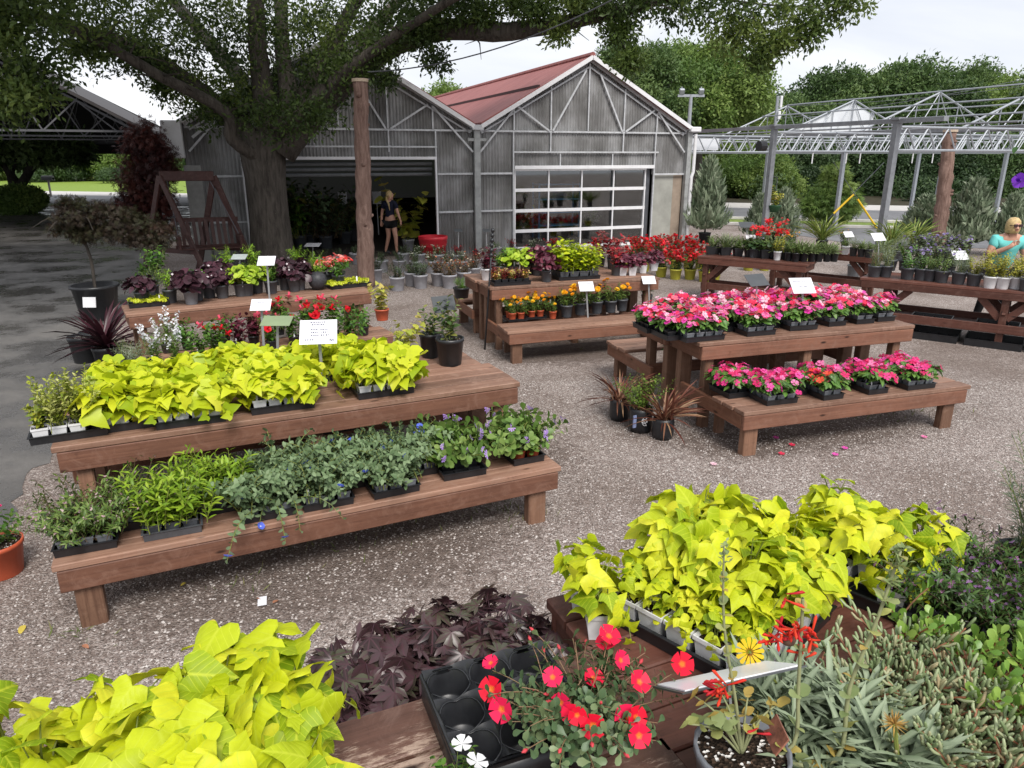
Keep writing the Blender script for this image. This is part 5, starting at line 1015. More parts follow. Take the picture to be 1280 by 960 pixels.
# poles and wires
p = aty(864, 118, 32); t = thing('lamp_pole', 'grey lamp pole with twin floodlights behind the greenhouse corner', 'lamp pole', (p.x, p.y, 0)); m_ = MB(); m_.tube([(0, 0, 0), (0, 0, p.z)], (.1, .07), 8); m_.build('pole', STEEL, t); m_ = MB(); m_.bar((-.55, 0, p.z-.05), (.55, 0, p.z-.05), .08, .1); m_.build('cross_arm', STEEL, t)
for x in (-.4, .4): m_ = MB(); m_.box((x, -.05, p.z+.12), (.2, .16, .2), Matrix.Rotation(.5, 3, 'X'), .02); m_.tube([(x, 0, p.z), (x, 0, p.z+.3)], .02, 5); m_.build('floodlight', STEEL, t)
p = aty(974, 120, 34); t = thing('utility_pole', 'slim grey pole with white boxes behind the gutter truss', 'pole', (p.x, p.y, 0)); m_ = MB(); m_.tube([(0, 0, 0), (-.05, 0, p.z)], (.1, .07), 8); m_.build('pole', STEEL, t); m_ = MB(); m_.box((.08, -.1, p.z-.25), (.1, .12, .5), bev=.02); m_.box((.05, -.1, p.z-.8), (.12, .12, .35), bev=.02); m_.build('box', WHITE, t)
p = aty(957, 140, 52); t = thing('power_pole', 'distant wooden power pole with insulators in the trees', 'pole', (p.x, p.y, 0)); m_ = MB(); m_.tube([(0, 0, 0), (0, 0, p.z)], (.14, .11), 8); m_.build('pole', plain('pole_wood', (.3,.27,.25), .8, .2), t); m_ = MB(); m_.lathe([(.22, 0), (.26, .1), (.26, .5), (.001, .55)], 10, (-.35, 0, p.z-1.6)); m_.tube([(-.2, 0, p.z-.2), (-.3, 0, p.z+.05)], .05, 6); m_.build('transformer', plain('pale_grey_metal', (.5,.5,.52), .5, .4), t)
for i, (p0, p1, sag, lb) in enumerate(((aty(855, 158, 40), aty(1330, 88, 40), .4, 'topmost thin power line crossing the trees at right'), (aty(855, 187, 44), aty(1330, 158, 44), .3, 'lower thin power line crossing the trees at right'), (aty(855, 132, 46), aty(1330, 100, 46), .5, 'faint power line just above the lamp pole'), (aty(460, 90, 15.5), aty(765, 0, 14), .25, 'thin cable rising from the greenhouse gable into the oak'))):
    m_ = MB(); m_.tube([p0.lerp(p1, k/12)-Vector((0, 0, sag*4*(k/12)*(1-k/12))) for k in range(13)], .012, 4); o = m_.build('power_line', STEELD); tag(o, lb, 'cable')
# log posts
def logpost(label, base, topuv, y, r):
    b = Vector((base.x, base.y, 0)); tp = aty(*topuv, b.y)-b; t = thing('log_post', label, 'log post', b); m_ = MB(); rg = rng_(int(base.x*100) % 999); n = 28; P = [Vector((0, 0, -.05)).lerp(tp, k/n)+Vector((rg.normal(0, .008), rg.normal(0, .008), 0)) for k in range(n+1)]; rad = r*np.array([1.12-.22*k/n+rg.normal(0, .03) for k in range(n+1)]); m_.tube(P, rad, 14)
    for q in range(12): z = rg.uniform(.1, .95); a = rg.uniform(0, 6.28); c = Vector((0, 0, 0)).lerp(tp, z); d = Vector((math.cos(a), math.sin(a), .3)); m_.tube([c+d*r*.7, c+d*r*1.25], (r*.35, r*.16), 7)
    m_.build('trunk', LOGB, t, True); m_ = MB(); m_.tube([tp+Vector((0, 0, -.02)), tp+Vector((0, 0, .035))], r*1.02, 14); m_.build('cut_top', plain('cut_wood', (.5,.4,.3), .8, .2, 0, .2, 30.0), t); return t
logpost('bare log post standing before the open greenhouse doorway', at(458, 358), (450, 101), 0, .15)
logpost('bare leaning log post among the junipers at right', at(1172, 318), (1188, 164), 0, .17)
# porch swing
t0 = aty(199, 220, 15.4); sw_ = thing('porch_swing', 'dark red wooden A-frame swing with slatted seat by the oak', 'swing', (t0.x, t0.y, 0)); Bq = Vector((t0.x, t0.y, 0))
SWM = wood('swing_wood', (.03,.010,.008), (.06,.018,.014), 2, .5); a_ = t0-Bq; b_ = aty(267, 220, 15.9)-Bq; f1 = at(262, 352)-Bq; f1.z = 0; f2 = at(322, 344)-Bq
m_ = MB(); m_.bar(a_, b_, .1, .2, bev=.01); m_.build('top_beam', SWM, sw_)
for e_, f_ in ((a_, f1), (b_, f2)):
    for f in (f_, Vector((2*e_.x-f_.x+.1, 2*e_.y-f_.y, 0))): m_ = MB(); m_.bar(e_, f, .05, .13, bev=.008); m_.build('leg', SWM, sw_)
    bk = Vector((2*e_.x-f_.x+.1, 2*e_.y-f_.y, 0)); m_ = MB(); m_.bar(e_.lerp(f_, .72), e_.lerp(bk, .72), .04, .1); m_.build('cross_brace', SWM, sw_)
sc = aty(262, 308, 15.6)-Bq; ux = (b_-a_).normalized(); uy = Vector((-ux.y, ux.x, 0)); m_ = MB()
for k in range(6): m_.bar(sc-ux*.62-uy*(.08*k), sc+ux*.62-uy*(.08*k), .065, .025)
m_.build('seat', SWM, sw_); m_ = MB()
for k in range(11): q = sc+ux*(-.6+.12*k)+uy*.05; m_.bar(q, q+Vector((0, 0, .55))+uy*.14, .07, .02, up=tuple(uy))
m_.bar(sc-ux*.66+uy*.2+Vector((0, 0, .55)), sc+ux*.66+uy*.2+Vector((0, 0, .55)), .04, .09); m_.bar(sc-ux*.66+uy*.03, sc+ux*.66+uy*.03, .04, .08); m_.build('backrest', SWM, sw_)
for s_ in (-1, 1):
    m_ = MB(); m_.bar(sc+ux*.6*s_+uy*.15+Vector((0, 0, .25)), sc+ux*.6*s_-uy*.5+Vector((0, 0, .25)), .07, .03); m_.bar(sc+ux*.6*s_-uy*.45, sc+ux*.6*s_-uy*.45+Vector((0, 0, .25)), .05, .05); m_.build('armrest', SWM, sw_)
    m_ = MB(); e_ = a_.lerp(b_, .5+.38*s_); m_.tube([sc+ux*.6*s_-uy*.2+Vector((0, 0, .25)), e_], .008, 5); m_.build('chain', STEELD, sw_)
# ------------------------------------------------------------------ display benches
def shelf(L, y0, z, n, pw, gap, mat, rg, th=.038, jut=.02):
    m_ = MB()
    for k in range(n): m_.box((L/2+rg.normal(0, .006), y0+pw/2+k*(pw+gap), z-th/2), (L+2*jut, pw, th), bev=.005, a=(rg.uniform(), .5, .5))
    return m_
def stepped(label, loc, rz, L, lowd=.47, upy=.69, upn=4, lown=3, zl=.43, zu=.86, puw=.14, group='stained stepped plant benches', seed=0, worn=False):
    t = thing('stepped_bench', label, 'bench', (loc[0], loc[1], 0), rz, group); rg = rng_(seed); g = .012
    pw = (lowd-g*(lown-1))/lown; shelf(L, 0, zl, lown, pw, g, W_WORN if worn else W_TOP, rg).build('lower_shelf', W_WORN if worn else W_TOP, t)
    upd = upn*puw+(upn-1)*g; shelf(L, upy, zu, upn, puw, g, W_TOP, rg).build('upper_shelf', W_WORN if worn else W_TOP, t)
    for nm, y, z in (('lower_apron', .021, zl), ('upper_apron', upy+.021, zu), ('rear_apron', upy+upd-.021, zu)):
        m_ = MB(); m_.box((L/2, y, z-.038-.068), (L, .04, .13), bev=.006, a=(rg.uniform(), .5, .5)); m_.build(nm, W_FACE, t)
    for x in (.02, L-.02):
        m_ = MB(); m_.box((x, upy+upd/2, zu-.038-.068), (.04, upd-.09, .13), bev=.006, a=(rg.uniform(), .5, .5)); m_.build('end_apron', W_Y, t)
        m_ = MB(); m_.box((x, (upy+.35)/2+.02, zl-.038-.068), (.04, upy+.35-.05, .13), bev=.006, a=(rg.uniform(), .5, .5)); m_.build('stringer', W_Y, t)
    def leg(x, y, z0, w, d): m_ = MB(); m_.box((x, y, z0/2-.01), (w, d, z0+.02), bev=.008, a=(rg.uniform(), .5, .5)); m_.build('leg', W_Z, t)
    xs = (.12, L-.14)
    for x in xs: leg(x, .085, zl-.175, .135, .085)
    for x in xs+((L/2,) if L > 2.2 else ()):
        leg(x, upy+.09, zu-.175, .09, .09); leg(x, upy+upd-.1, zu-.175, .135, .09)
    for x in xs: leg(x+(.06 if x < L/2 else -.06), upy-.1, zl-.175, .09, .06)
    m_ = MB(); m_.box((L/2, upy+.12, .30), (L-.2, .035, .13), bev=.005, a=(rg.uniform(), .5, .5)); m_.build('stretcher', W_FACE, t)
    c, s_ = math.cos(rz), math.sin(rz)
    W = lambda x, y, z=0: Vector((loc[0]+x*c-y*s_, loc[1]+x*s_+y*c, z)); W.rz = rz; W.L = L; W.upy = upy; W.upd = upd; W.zl = zl; W.zu = zu; return W
def back_to_back(label, Wf, gap=.015, shift=.0, **kw):     # a second bench turned round behind the first
    L = Wf.L; yb = Wf.upy+Wf.upd+gap; upy = kw.get('upy', Wf.upy); upd = Wf.upd; p = Wf(L+shift, yb+upd+upy); return stepped(label, (p.x, p.y), Wf.rz+math.pi, L, upy=upy, **kw)
LF = stepped('long stepped bench of lime vines nearest at left', (-2.42, 3.34), R(25.0), 3.03, upy=.66, seed=1)
LR = back_to_back('rear facing bench behind the lime vine bench', LF, shift=-.07, seed=2)
RF = stepped('stepped bench of pink flowers at centre right', (1.975, 5.74), R(17.6), 2.46, upy=.72, seed=3)
RR = back_to_back('rear facing bench behind the pink flower bench', RF, shift=-.05, seed=4)
MF = stepped('stepped bench of marigolds and coleus before the glass door', (-.03, 8.67), R(19.0), 2.48, upy=.72, seed=5)
MR = back_to_back('rear facing bench behind the marigold bench', MF, shift=-.03, seed=6)
LBp = Vector((-4.17, 7.68)); d_ = Vector((-1.80, 9.14))-LBp; rzB = math.atan2(d_.y, d_.x); LBL = d_.length; nb = Vector((-math.sin(rzB), math.cos(rzB)))
LBF = stepped('stepped bench of dark heucheras near the oak', tuple(LBp-nb*.66), rzB, LBL, upy=.66, seed=7)
ZF = 1.10; a_ = at(405, 908, ZF); b_ = at(560, 862, ZF); rzF = R(23.5)
nF = Vector((-math.sin(rzF), math.cos(rzF), 0)); eF = Vector((math.cos(rzF), math.sin(rzF), 0))
# foreground bench seen from behind: its far edge runs through a_; lower step beyond
LFG = 3.0; c0 = a_+eF*.765
FG = stepped('worn stepped bench in the foreground under lime vines and succulents', tuple((c0+nF*(.60))[:2]), rzF+math.pi, LFG, lowd=.45, upy=.6, upn=5, puw=.175, zl=.80, zu=ZF, seed=8, worn=True)
def table(label, p0, p1, dep, h, low=None, seed=0, L=None):
    d = Vector((p1.x-p0.x, p1.y-p0.y)); L = L or d.length; rz = math.atan2(d.y, d.x); t = thing('plank_table', label, 'table', (p0.x, p0.y, 0), rz, 'dark braced plank tables'); rg = rng_(seed)
    shelf(L, 0, h, int(dep/.14), .136, .006, W_DARK, rg).build('table_top', W_DARK, t); dd = int(dep/.14)*.142
    for y in (.02, dd-.03): m_ = MB(); m_.box((L/2, y, h-.038-.05), (L, .038, .095), bev=.005, a=(rg.uniform(), .5, .5)); m_.build('apron', W_DARK, t)
    for x in (.02, L-.02): m_ = MB(); m_.box((x, dd/2, h-.038-.05), (.038, dd-.09, .095), bev=.005); m_.build('end_apron', W_DARKY, t)
    for x in ((.12, L-.12) if L < 2.6 else (.35, L/2, L-.35)):
        for y in (.09, dd-.1):
            m_ = MB(); m_.box((x, y, (h-.14)/2), (.09, .09, h-.12), bev=.006, a=(rg.uniform(), .5, .5)); m_.build('leg', W_DARKZ, t)
            m_ = MB()
            for s_ in (-1, 1):
                if .05 < x+s_*.3 < L-.05: m_.bar((x+s_*.04, y, h-.4), (x+s_*.3, y, h-.13), .04, .09)
            if m_.n: m_.build('brace', W_DARK, t)
        m_ = MB(); m_.bar((x, .05, h-.36), (x, .3, h-.12), .04, .08); m_.bar((x, dd-.06, h-.36), (x, dd-.3, h-.12), .04, .08); m_.bar((x+.02, .1, .24), (x+.02, dd-.1, .24), .04, .09); m_.build('brace', W_DARKY, t)
    for y in ((.1, dd-.1) if low is None else (.03, dd-.04)): m_ = MB(); m_.box((L/2, y, .27), (L-.1, .038, .12), bev=.005); m_.build('rail', W_DARK, t)
    if low: shelf(L-.1, .05, .24, int(dep/.14)-1, .136, .006, W_DARK, rg).build('low_shelf', W_DARK, t)
    c, s_ = math.cos(rz), math.sin(rz); W = lambda x, y, z=h: Vector((p0.x+x*c-y*s_, p0.y+x*s_+y*c, z)); W.rz = rz; W.L = L; W.h = h; return W
T1 = table('braced plank table of dark pots before the junipers', at(873, 320, .8), at(1008, 331, .8), .62, .8, seed=11)
T2 = table('braced plank table of herbs at the right edge', at(1077, 347, .8), at(1280, 365, .8), .85, .8, low=True, seed=12, L=3.6)
p_ = at(960, 309, .8); q_ = at(1094, 320, .8); T3 = table('small plank table behind the dark pot table', p_, q_, .6, .8, seed=13)
# ------------------------------------------------------------------ pots and trays
POTC = {}
def pot_meshes(kind):
    if kind in POTC: return POTC[kind]
    shp, mat, w, h = kind; b = MB(); s = MB()
    if shp == 'sq':          # tapered square nursery pot, hollow, with rim
        t_ = w/2; u_ = w*.36; i_ = t_-.004
        def ringv(r, z): return [(-r, -r, z), (r, -r, z), (r, r, z), (-r, r, z)]
        rings = [ringv(u_, 0), ringv(t_-.004, h-.014), ringv(t_, h-.013), ringv(t_, h), ringv(i_, h), ringv(i_-.004, h-.016)]
        V = [v for r in rings for v in r]; Fc = [(0,3,2,1)]
        for k in range(5): Fc += [(k*4+i, k*4+(i+1)%4, k*4+4+(i+1)%4, k*4+4+i) for i in range(4)]
        b.add(V, Fc); s.face(ringv(i_-.003, h-.014)); sm = False
    elif shp == 'bag':
        b.lathe([(w*.42, 0), (w*.5, h*.2), (w*.5, h*.85), (w*.47, h), (w*.45, h), (w*.45, h*.9)], 16); s.lathe([(w*.46, h*.9), (.001, h*.91)], 16); sm = True
    else:
        b.lathe([(w*.38, 0), (w*.39, .004), (w*.475, h*.86), (w*.5, h*.87), (w*.505, h), (w*.47, h), (w*.465, h*.9)], 20); s.lathe([(w*.468, h*.9), (.001, h*.915)], 20); sm = True
    POTC[kind] = (b.mesh('pot', mat, sm), s.mesh('soil', SOIL), h*.88); return POTC[kind]
TRC = {}
def tray_mesh(nx, ny, pit, mat, hh=.05):
    k = (nx, ny, pit, mat.name, hh)
    if k in TRC: return TRC[k]
    m_ = MB(); lx, ly = nx*pit+.014, ny*pit+.014; th = .003
    m_.box((0, 0, .004), (lx-.02, ly-.02, .004))
    for s_ in (-1, 1):
        m_.box((s_*(lx/2), 0, hh/2+.002), (th, ly, hh), Matrix.Rotation(s_*.12, 3, 'Y')); m_.box((0, s_*(ly/2), hh/2+.002), (lx, th, hh), Matrix.Rotation(-s_*.12, 3, 'X'))
        m_.box((s_*(lx/2+.005), 0, hh), (.012, ly+.02, .004)); m_.box((0, s_*(ly/2+.005), hh+.0015), (lx+.02, .012, .004))
    for i in range(1, nx): m_.box((-lx/2+i*lx/nx, 0, .016), (.004, ly-.02, .024))
    for i in range(1, ny): m_.box((0, -ly/2+i*ly/ny, .0155), (lx-.02, .004, .023))
    TRC[k] = m_.mesh('tray', mat); return TRC[k]
_pn = [0]
SPN = {'sweet_potato': 'lime_vine', 'sweet_potato_near': 'lime_vine', 'sweet_potato_heart': 'lime_vine', 'purple_potato': 'purple_vine', 'vinca': 'vinca', 'impatiens': 'impatiens', 'impatiens_red': 'impatiens', 'scaevola': 'scaevola', 'graygreen': 'trailing_plant', 'graygreen_trailing': 'trailing_plant', 'brightgreen': 'seedling', 'smallgreen': 'seedling', 'cuphea': 'cuphea', 'cuphea_purple': 'cuphea', 'euonymus': 'variegated_shrub', 'heuchera_dark': 'heuchera', 'heuchera_wine': 'heuchera', 'heuchera_lime': 'heuchera', 'coleus_lime': 'coleus', 'coleus_red': 'coleus', 'coleus_burgundy': 'coleus', 'coleus_yellow': 'coleus', 'marigold': 'marigold', 'red_grass': 'potted_grass', 'lily_grass': 'potted_grass', 'fern': 'fern', 'asparagus_fern': 'fern', 'angelonia': 'snapdragon', 'mandevilla': 'mandevilla', 'shrub_green': 'potted_shrub', 'shrub_dull': 'potted_shrub', 'box_shrub': 'potted_shrub', 'shrub_white': 'flowering_shrub', 'shrub_orange': 'flowering_shrub', 'shrub_red': 'flowering_shrub', 'shrub_darkred': 'flowering_shrub', 'shrub_yellow': 'flowering_shrub', 'shrub_purple': 'lavender', 'begonia': 'begonia', 'jenny': 'creeper', 'geranium': 'geranium', 'herb_green': 'herb', 'herb_gray': 'herb', 'herb_grass': 'herb', 'herb_yellow': 'herb', 'rosemary': 'rosemary', 'climber': 'climber', 'golden_vine': 'golden_vine', 'portulaca': 'portulaca', 'gazania': 'gazania', 'iceplant': 'ice_plant', 'iceplant_green': 'ice_plant'}
PTAG = MB().box((0, 0, .035), (.016, .0015, .09)).mesh('plant_tag', WHITE)
def potted(label, cat, P, kind, sp, rz=0, sc=1.0, group=None, name='potted_plant', var=None, tilt=0.0, soil=True, pot=True, spin=None, ptag=False):
    _pn[0] += 1; name = SPN.get(sp, name) if name == 'potted_plant' else name; t = thing(name, label, cat, P, rz, group); vs_ = variants(sp); v = vs_[(_pn[0] if var is None else var) % len(vs_)]; z = 0
    if kind and pot:
        pm_, sm_, z = pot_meshes(kind); inst('pot', pm_, t); inst('soil', sm_, t)
    for nm, me in v: inst(nm, me, t, (0, 0, z-.015), (_pn[0]*1.7) % 6.28 if spin is None else spin, sc)
    if kind and pot and ptag:
        g_ = random.Random(_pn[0]); w_ = kind[2]; o_ = inst('plant_tag', PTAG, t, (g_.uniform(-.3, .3)*w_, -w_*.36, z-.01), g_.uniform(-.4, .4), g_.uniform(.8, 1.15)); o_.rotation_euler.x = g_.uniform(-.35, .1)
    return t
ROWN = {1: [''], 2: ['front row', 'back row'], 3: ['front row', 'middle row', 'back row'], 4: ['front row', 'second row', 'third row', 'back row'], 5: ['front row', 'second row', 'middle row', 'fourth row', 'back row']}
def flat(trl, where, P, rz, nx, ny, pit, kind, sps, desc, cat='potted plant', sc=1.0, trmat=None, group=None, skip=(), tilt=None, hh=.05, front=True, tg='plant trays', scf=None):
    """a tray whose front edge is centred on P, filled with pots"""
    rz += random.Random(int(P[0]*991)).uniform(-.045, .045); c, s_ = math.cos(rz), math.sin(rz); dy = (ny*pit+.02)/2 if front else 0; ctr = Vector((P[0]-dy*s_, P[1]+dy*c, P[2]))
    o = inst('plant_tray', tray_mesh(nx, ny, pit, trmat or BLACKP, hh), None, ctr, rz); tag(o, trl, 'tray', tg); rg = random.Random(int(P[0]*1000) ^ int(P[1]*777))
    for j in range(ny):
        for i in range(nx):
            if (i, j) in skip: continue
            x = (i-(nx-1)/2)*pit; y = (j-(ny-1)/2)*pit; sp = sps[(i+j*nx) % len(sps)] if not callable(sps) else sps(i, j)
            ds = desc if isinstance(desc, str) else desc[sp]; ROW = ROWN[ny][j]
            pos = (ROW+' ' if ROW else '')+lr(i, nx)
            q = Vector((ctr.x+x*c-y*s_, ctr.y+x*s_+y*c, P[2]+.008)); potted(f'{ds}, {pos}, {where}', cat, q, kind, sp, rz+rg.uniform(-.05, .05), sc*rg.uniform(.85, 1.18)*(scf(i, j) if scf else 1), group, ptag=rg.random() < .16)
    return ctr
def K(shape, mat, w, h): return (shape, mat, w, h)
SQW = K('sq', WHITEP, .092, .09); SQG = K('sq', GRAYP, .085, .08); SQD = K('sq', DGRAYP, .085, .08); SQB = K('sq', BLACKP, .085, .08)
# ---- left bench, upper shelf: lime sweet potato vines
rzL = LF.rz
ctr = flat('black tray of three white pots at the left end of the upper shelf', 'tray at left end', at(88, 551, .86), rzL, 4, 2, .098, SQW, lambda i, j: 'smallgreen' if i == 0 else 'euonymus', {'smallgreen': 'small yellow green seedling', 'euonymus': 'gold variegated shrublet in white pot'}, sc=1.25, skip=((3, 0), (3, 1)), group='variegated shrublets')
for u, v, lb, wh in ((165, 538, 'black tray of lime vines right beside the variegated shrublets', 'left lime vine tray'), (240, 533, 'black tray of lime vines left of the green sign back', 'second lime vine tray'), (355, 515, 'black tray of lime vines in front of the white price sign', 'lime vine tray before sign'), (484, 496, 'black tray of lime vines nearest the bare planks', 'lime vine tray by bare planks')):
    flat(lb, wh, at(u, v, .86), rzL, 4, 4, .098, SQW, ['sweet_potato'], 'lime vine in white pot', sc=1.0, group='lime sweet potato vines', trmat=BLACKP)
for i in range(4):
    flat(f'black tray of lime vines on the rear table, {lr(i, 4)}', ['rear table tray at far left', 'second rear table tray', 'third rear table tray', 'rear table tray behind price sign'][i], LF(.42+i*.46, 1.29, .86), rzL, 4, 3, .105, SQW, ['sweet_potato'], 'lime vine in white pot', sc=.85, group='lime sweet potato vines')
# ---- left bench, lower shelf
for u, v, nx, ny, kd, sp, ds, lb, wh, sc, tm_ in (
    (108, 692, 3, 2, SQG, ['cuphea'], 'fine leaved plant with tiny pink flowers', 'black tray at the left end of the lower shelf', 'tray at left end below', 1.75, BLACKP),
    (217, 672, 3, 2, SQD, ['brightgreen'], 'bright green seedling tuft', 'grey pack of bright green seedlings on the lower shelf', 'bright green pack', 1.6, DGRAYP),
    (338, 650, 3, 2, SQG, ['graygreen_trailing', 'graygreen'], 'grey green trailing plant with blue flower', 'black tray of trailing grey green plants right of bright seedlings', 'first grey green tray', 1.6, BLACKP),
    (412, 636, 3, 2, SQG, ['graygreen'], 'grey green plant', 'black tray of grey green plants at the middle of the lower shelf', 'middle grey green tray', 1.65, BLACKP),
    (497, 620, 3, 2, SQG, ['graygreen'], 'grey green plant', 'black tray of grey green plants left of the scaevola', 'right grey green tray', 1.65, BLACKP),
    (582, 598, 3, 3, SQB, ['scaevola'], 'green plant with lilac fan flowers', 'black cell tray with empty front cells on the lower shelf', 'half empty cell tray', 1.55, BLACKP),
    (662, 580, 2, 2, K('round', ORANGEP, .1, .09), ['scaevola'], 'lilac flowered plant in orange pot', 'black tray of orange pots at the right end of the lower shelf', 'orange pot tray', 1.55, BLACKP)):
    flat(lb, wh, at(u, v, .43), rzL, nx, ny, .095 if nx == 3 else .11, kd, sp, ds, sc=sc, trmat=tm_, group='plants on the left lower shelf', skip=((0, 0), (1, 0), (2, 0)) if sp == ['scaevola'] and nx == 3 else ())
for x, nx, sp, kd, ds, lb, wh, sc in ((.34, 3, 'cuphea', SQG, 'fine leaved plant with tiny pink flowers', 'black tray in the lower shelf rear at far left', 'rear tray at far left', 1.7), (.80, 3, 'brightgreen', SQD, 'bright green seedling tuft', 'grey pack behind the bright green seedlings', 'rear bright green pack', 1.5), (1.22, 3, 'graygreen', SQG, 'grey green plant', 'black tray of grey green plants in the lower rear, left', 'rear left grey green tray', 1.7), (1.62, 3, 'graygreen', SQG, 'grey green plant', 'black tray of grey green plants in the lower rear, middle', 'rear middle grey green tray', 1.7), (2.04, 3, 'graygreen', SQG, 'grey green plant', 'black tray of grey green plants in the lower rear, right', 'rear right grey green tray', 1.65)):
    flat(lb, wh, LF(x+.04, .25, .43), rzL, nx, 2, .095, kd, [sp], ds, sc=sc, trmat=BLACKP, group='plants on the left lower shelf')
for x, y, lb in ((.95, .55, 'empty black tray under the upper shelf, left one'), (1.75, 1.25, 'empty black tray under the upper shelf, right one')):
    p = LF(x, y+.35, .375); o = inst('plant_tray', tray_mesh(4, 3, .1, BLACKP, .06), None, p, rzL); tag(o, lb, 'tray', 'empty trays')
# ---- left rear table: signs, pots, red flowers
p = at(563, 455, .86); potted('glossy climber in the large black nursery pot', 'potted plant', p, K('round', BLACKP, .235, .225), 'climber', sc=.95, var=0); PB1 = p
p = at(538, 446, .86); potted('climber in the smaller black pot left of the large one', 'potted plant', p, K('round', BLACKP, .18, .21), 'climber', sc=.7, var=1)
for (u, v, w_, h_, z) in ((555, 424, .05, .04, .98), (588, 422, .03, .05, .99)):
    pass
p = at(508, 452, .86); potted('yellow leaved vine in an orange pot beside the black pots', 'potted plant', p, K('round', ORANGEP, .15, .12), 'golden_vine', sc=.8, var=0)
potted('yellow leaved vine sprawling over the back edge of the left table', 'potted plant', at(478, 400, .86), K('round', ORANGEP, .15, .12), 'golden_vine', sc=.85, var=1)
DS = {'angelonia': 'white spiked flower', 'mandevilla': 'red trumpet flower plant', 'coleus_burgundy': 'dull bronze leaved plant', 'shrub_green': 'glossy green bush', 'herb_gray': 'grey leaved sprig', 'fern': 'green fern'}
def rowp(items, z, kind, sc=1.0, cat='potted plant', group=None):
    for u, v, sp, lb, *r in items: potted(lb, cat, at(u, v, z), r[1] if len(r) > 1 else kind, sp, sc=(r[0] if r else 1.0)*sc, group=group, ptag=(int(u*7+v) % 3 == 0))
RP = K('round', BLACKP, .13, .10)
rowp([(195, 462, 'angelonia', 'white spiked flower at the left end behind the lime vines', 1.05), (222, 458, 'angelonia', 'white spiked flower right of the leftmost one', 1.0), (250, 452, 'shrub_green', 'leafy green plant right of the white spikes', 1.0), (170, 468, 'herb_gray', 'grey leaved sprig left of the white spikes', 1.0), (210, 440, 'angelonia', 'taller white spike plant in the back', 1.1),
      (272, 446, 'mandevilla', 'red trumpet plant left of the green sign back', .9), (300, 438, 'coleus_burgundy', 'dull bronze leaved plant left of the green sign back', 1.0), (318, 430, 'coleus_burgundy', 'dull bronze leaved plant just behind the green sign back', 1.0), (340, 436, 'mandevilla', 'red trumpet plant hidden behind the green sign back', .9), (368, 430, 'mandevilla', 'red trumpet plant left of the white price sign', 1.0), (395, 424, 'mandevilla', 'red trumpet plant right behind the white price sign', 1.05), (418, 424, 'mandevilla', 'tallest red trumpet plant right of the white price sign', 1.1), (440, 428, 'shrub_green', 'glossy green bush right of the red trumpets', 1.25), (455, 418, 'shrub_green', 'glossy green bush nearest the yellow leaved vine', 1.1), (282, 430, 'shrub_green', 'green bush behind the bronze leaved plants', 1.0), (235, 436, 'shrub_green', 'green bush behind the white spikes', 1.1), (350, 418, 'mandevilla', 'red trumpet plant at the back of the left table', 1.0), (385, 412, 'shrub_green', 'green bush at the back of the left table', 1.0)], .44, RP, 1.15, group='plants behind the lime vines')
# ---- ground at left: cordyline, big pots, orange pot
potted('spiky dark purple cordyline in a black pot on the drive edge', 'potted plant', at(138, 462), K('round', BLACKP, .34, .3), 'cordyline', sc=1.0, name='cordyline')
potted('fine grey leaved plant beside the spiky cordyline', 'potted plant', at(160, 470, .2), K('round', BLACKP, .2, .2), 'herb_gray', sc=1.1)
for u, v, lb in ((108, 452, 'empty black pot left of the spiky cordyline'), (122, 446, 'empty black pot behind the spiky cordyline')):
    t = thing('nursery_pot', lb, 'pot', at(u, v), 0, 'empty black pots'); inst('pot', pot_meshes(K('round', BLACKP, .34, .34))[0], t); inst('soil', pot_meshes(K('round', BLACKP, .34, .34))[1], t)
t = potted('pink flowered plant in a large orange pot at the left edge', 'potted plant', at(3, 716), K('round', ORANGEP, .30, .22), 'shrub_green', sc=1.05, var=1)
fl = MB(); rg = rng_(6); blooms(rg, fl, np.array([(.03, .0, .42), (.06, .02, .44), (.05, -.02, .43)]), np.array([(0, -.4, 1)]*3), DOUBLE, .025); fl.build('flowers', petalmat('rose_petal', [(.75,.04,.2)], None), t)
# ---- heuchera bench near the oak
PG = K('round', GRAYP, .165, .16); PD = K('round', DGRAYP, .165, .16); zB = .86
rowp([(240, 380, 'heuchera_dark', 'dark purple heuchera in grey pot at the shelf front', 1.0, PG), (275, 366, 'heuchera_dark', 'dark purple heuchera just behind the grey potted one', 1.0, PD), (262, 372, 'heuchera_dark', 'dark heuchera between its two dark neighbours', .9, PD), (302, 370, 'heuchera_lime', 'lime heuchera left of the tall stake sign', 1.0, PD), (322, 366, 'heuchera_lime', 'lime heuchera right behind the tall stake sign', .95, PD),
      (357, 362, 'heuchera_dark', 'dark purple heuchera right of the tall stake sign', .95, PD), (375, 362, 'heuchera_dark', 'dark purple heuchera in grey pot near the black ball', 1.0, PG), (345, 356, 'heuchera_dark', 'dark heuchera behind the tall stake sign', .9, PD),
      (285, 350, 'fern', 'bright green fern at the back of the heuchera bench, left', 1.0, PD), (318, 346, 'fern', 'bright green fern behind the lime heucheras', 1.0, PD), (375, 344, 'fern', 'bright green fern behind the dark heucheras at right', .9, PD), (395, 346, 'fern', 'bright fern nearest the doorway on the heuchera bench', .7, PD),
      (425, 354, 'begonia', 'red and coral begonia left of the log post', 1.0, PD), (412, 356, 'begonia', 'red begonia at the back of the heuchera bench', .9, PD), (195, 352, 'shrub_green', 'green bush at the back left of the heuchera bench', 1.2, PD), (192, 372, 'herb_green', 'green herb mound at the left end of the heuchera bench', 1.2, PD)], zB, PD, 1.3, group='plants on the heuchera bench')
flat('black tray of lime creepers at the left end of the heuchera bench', 'left creeper tray', at(187, 384, zB), LBF.rz, 3, 2, .13, K('sq', BLACKP, .12, .07), ['jenny'], 'lime creeper', sc=.85, group='lime creepers')
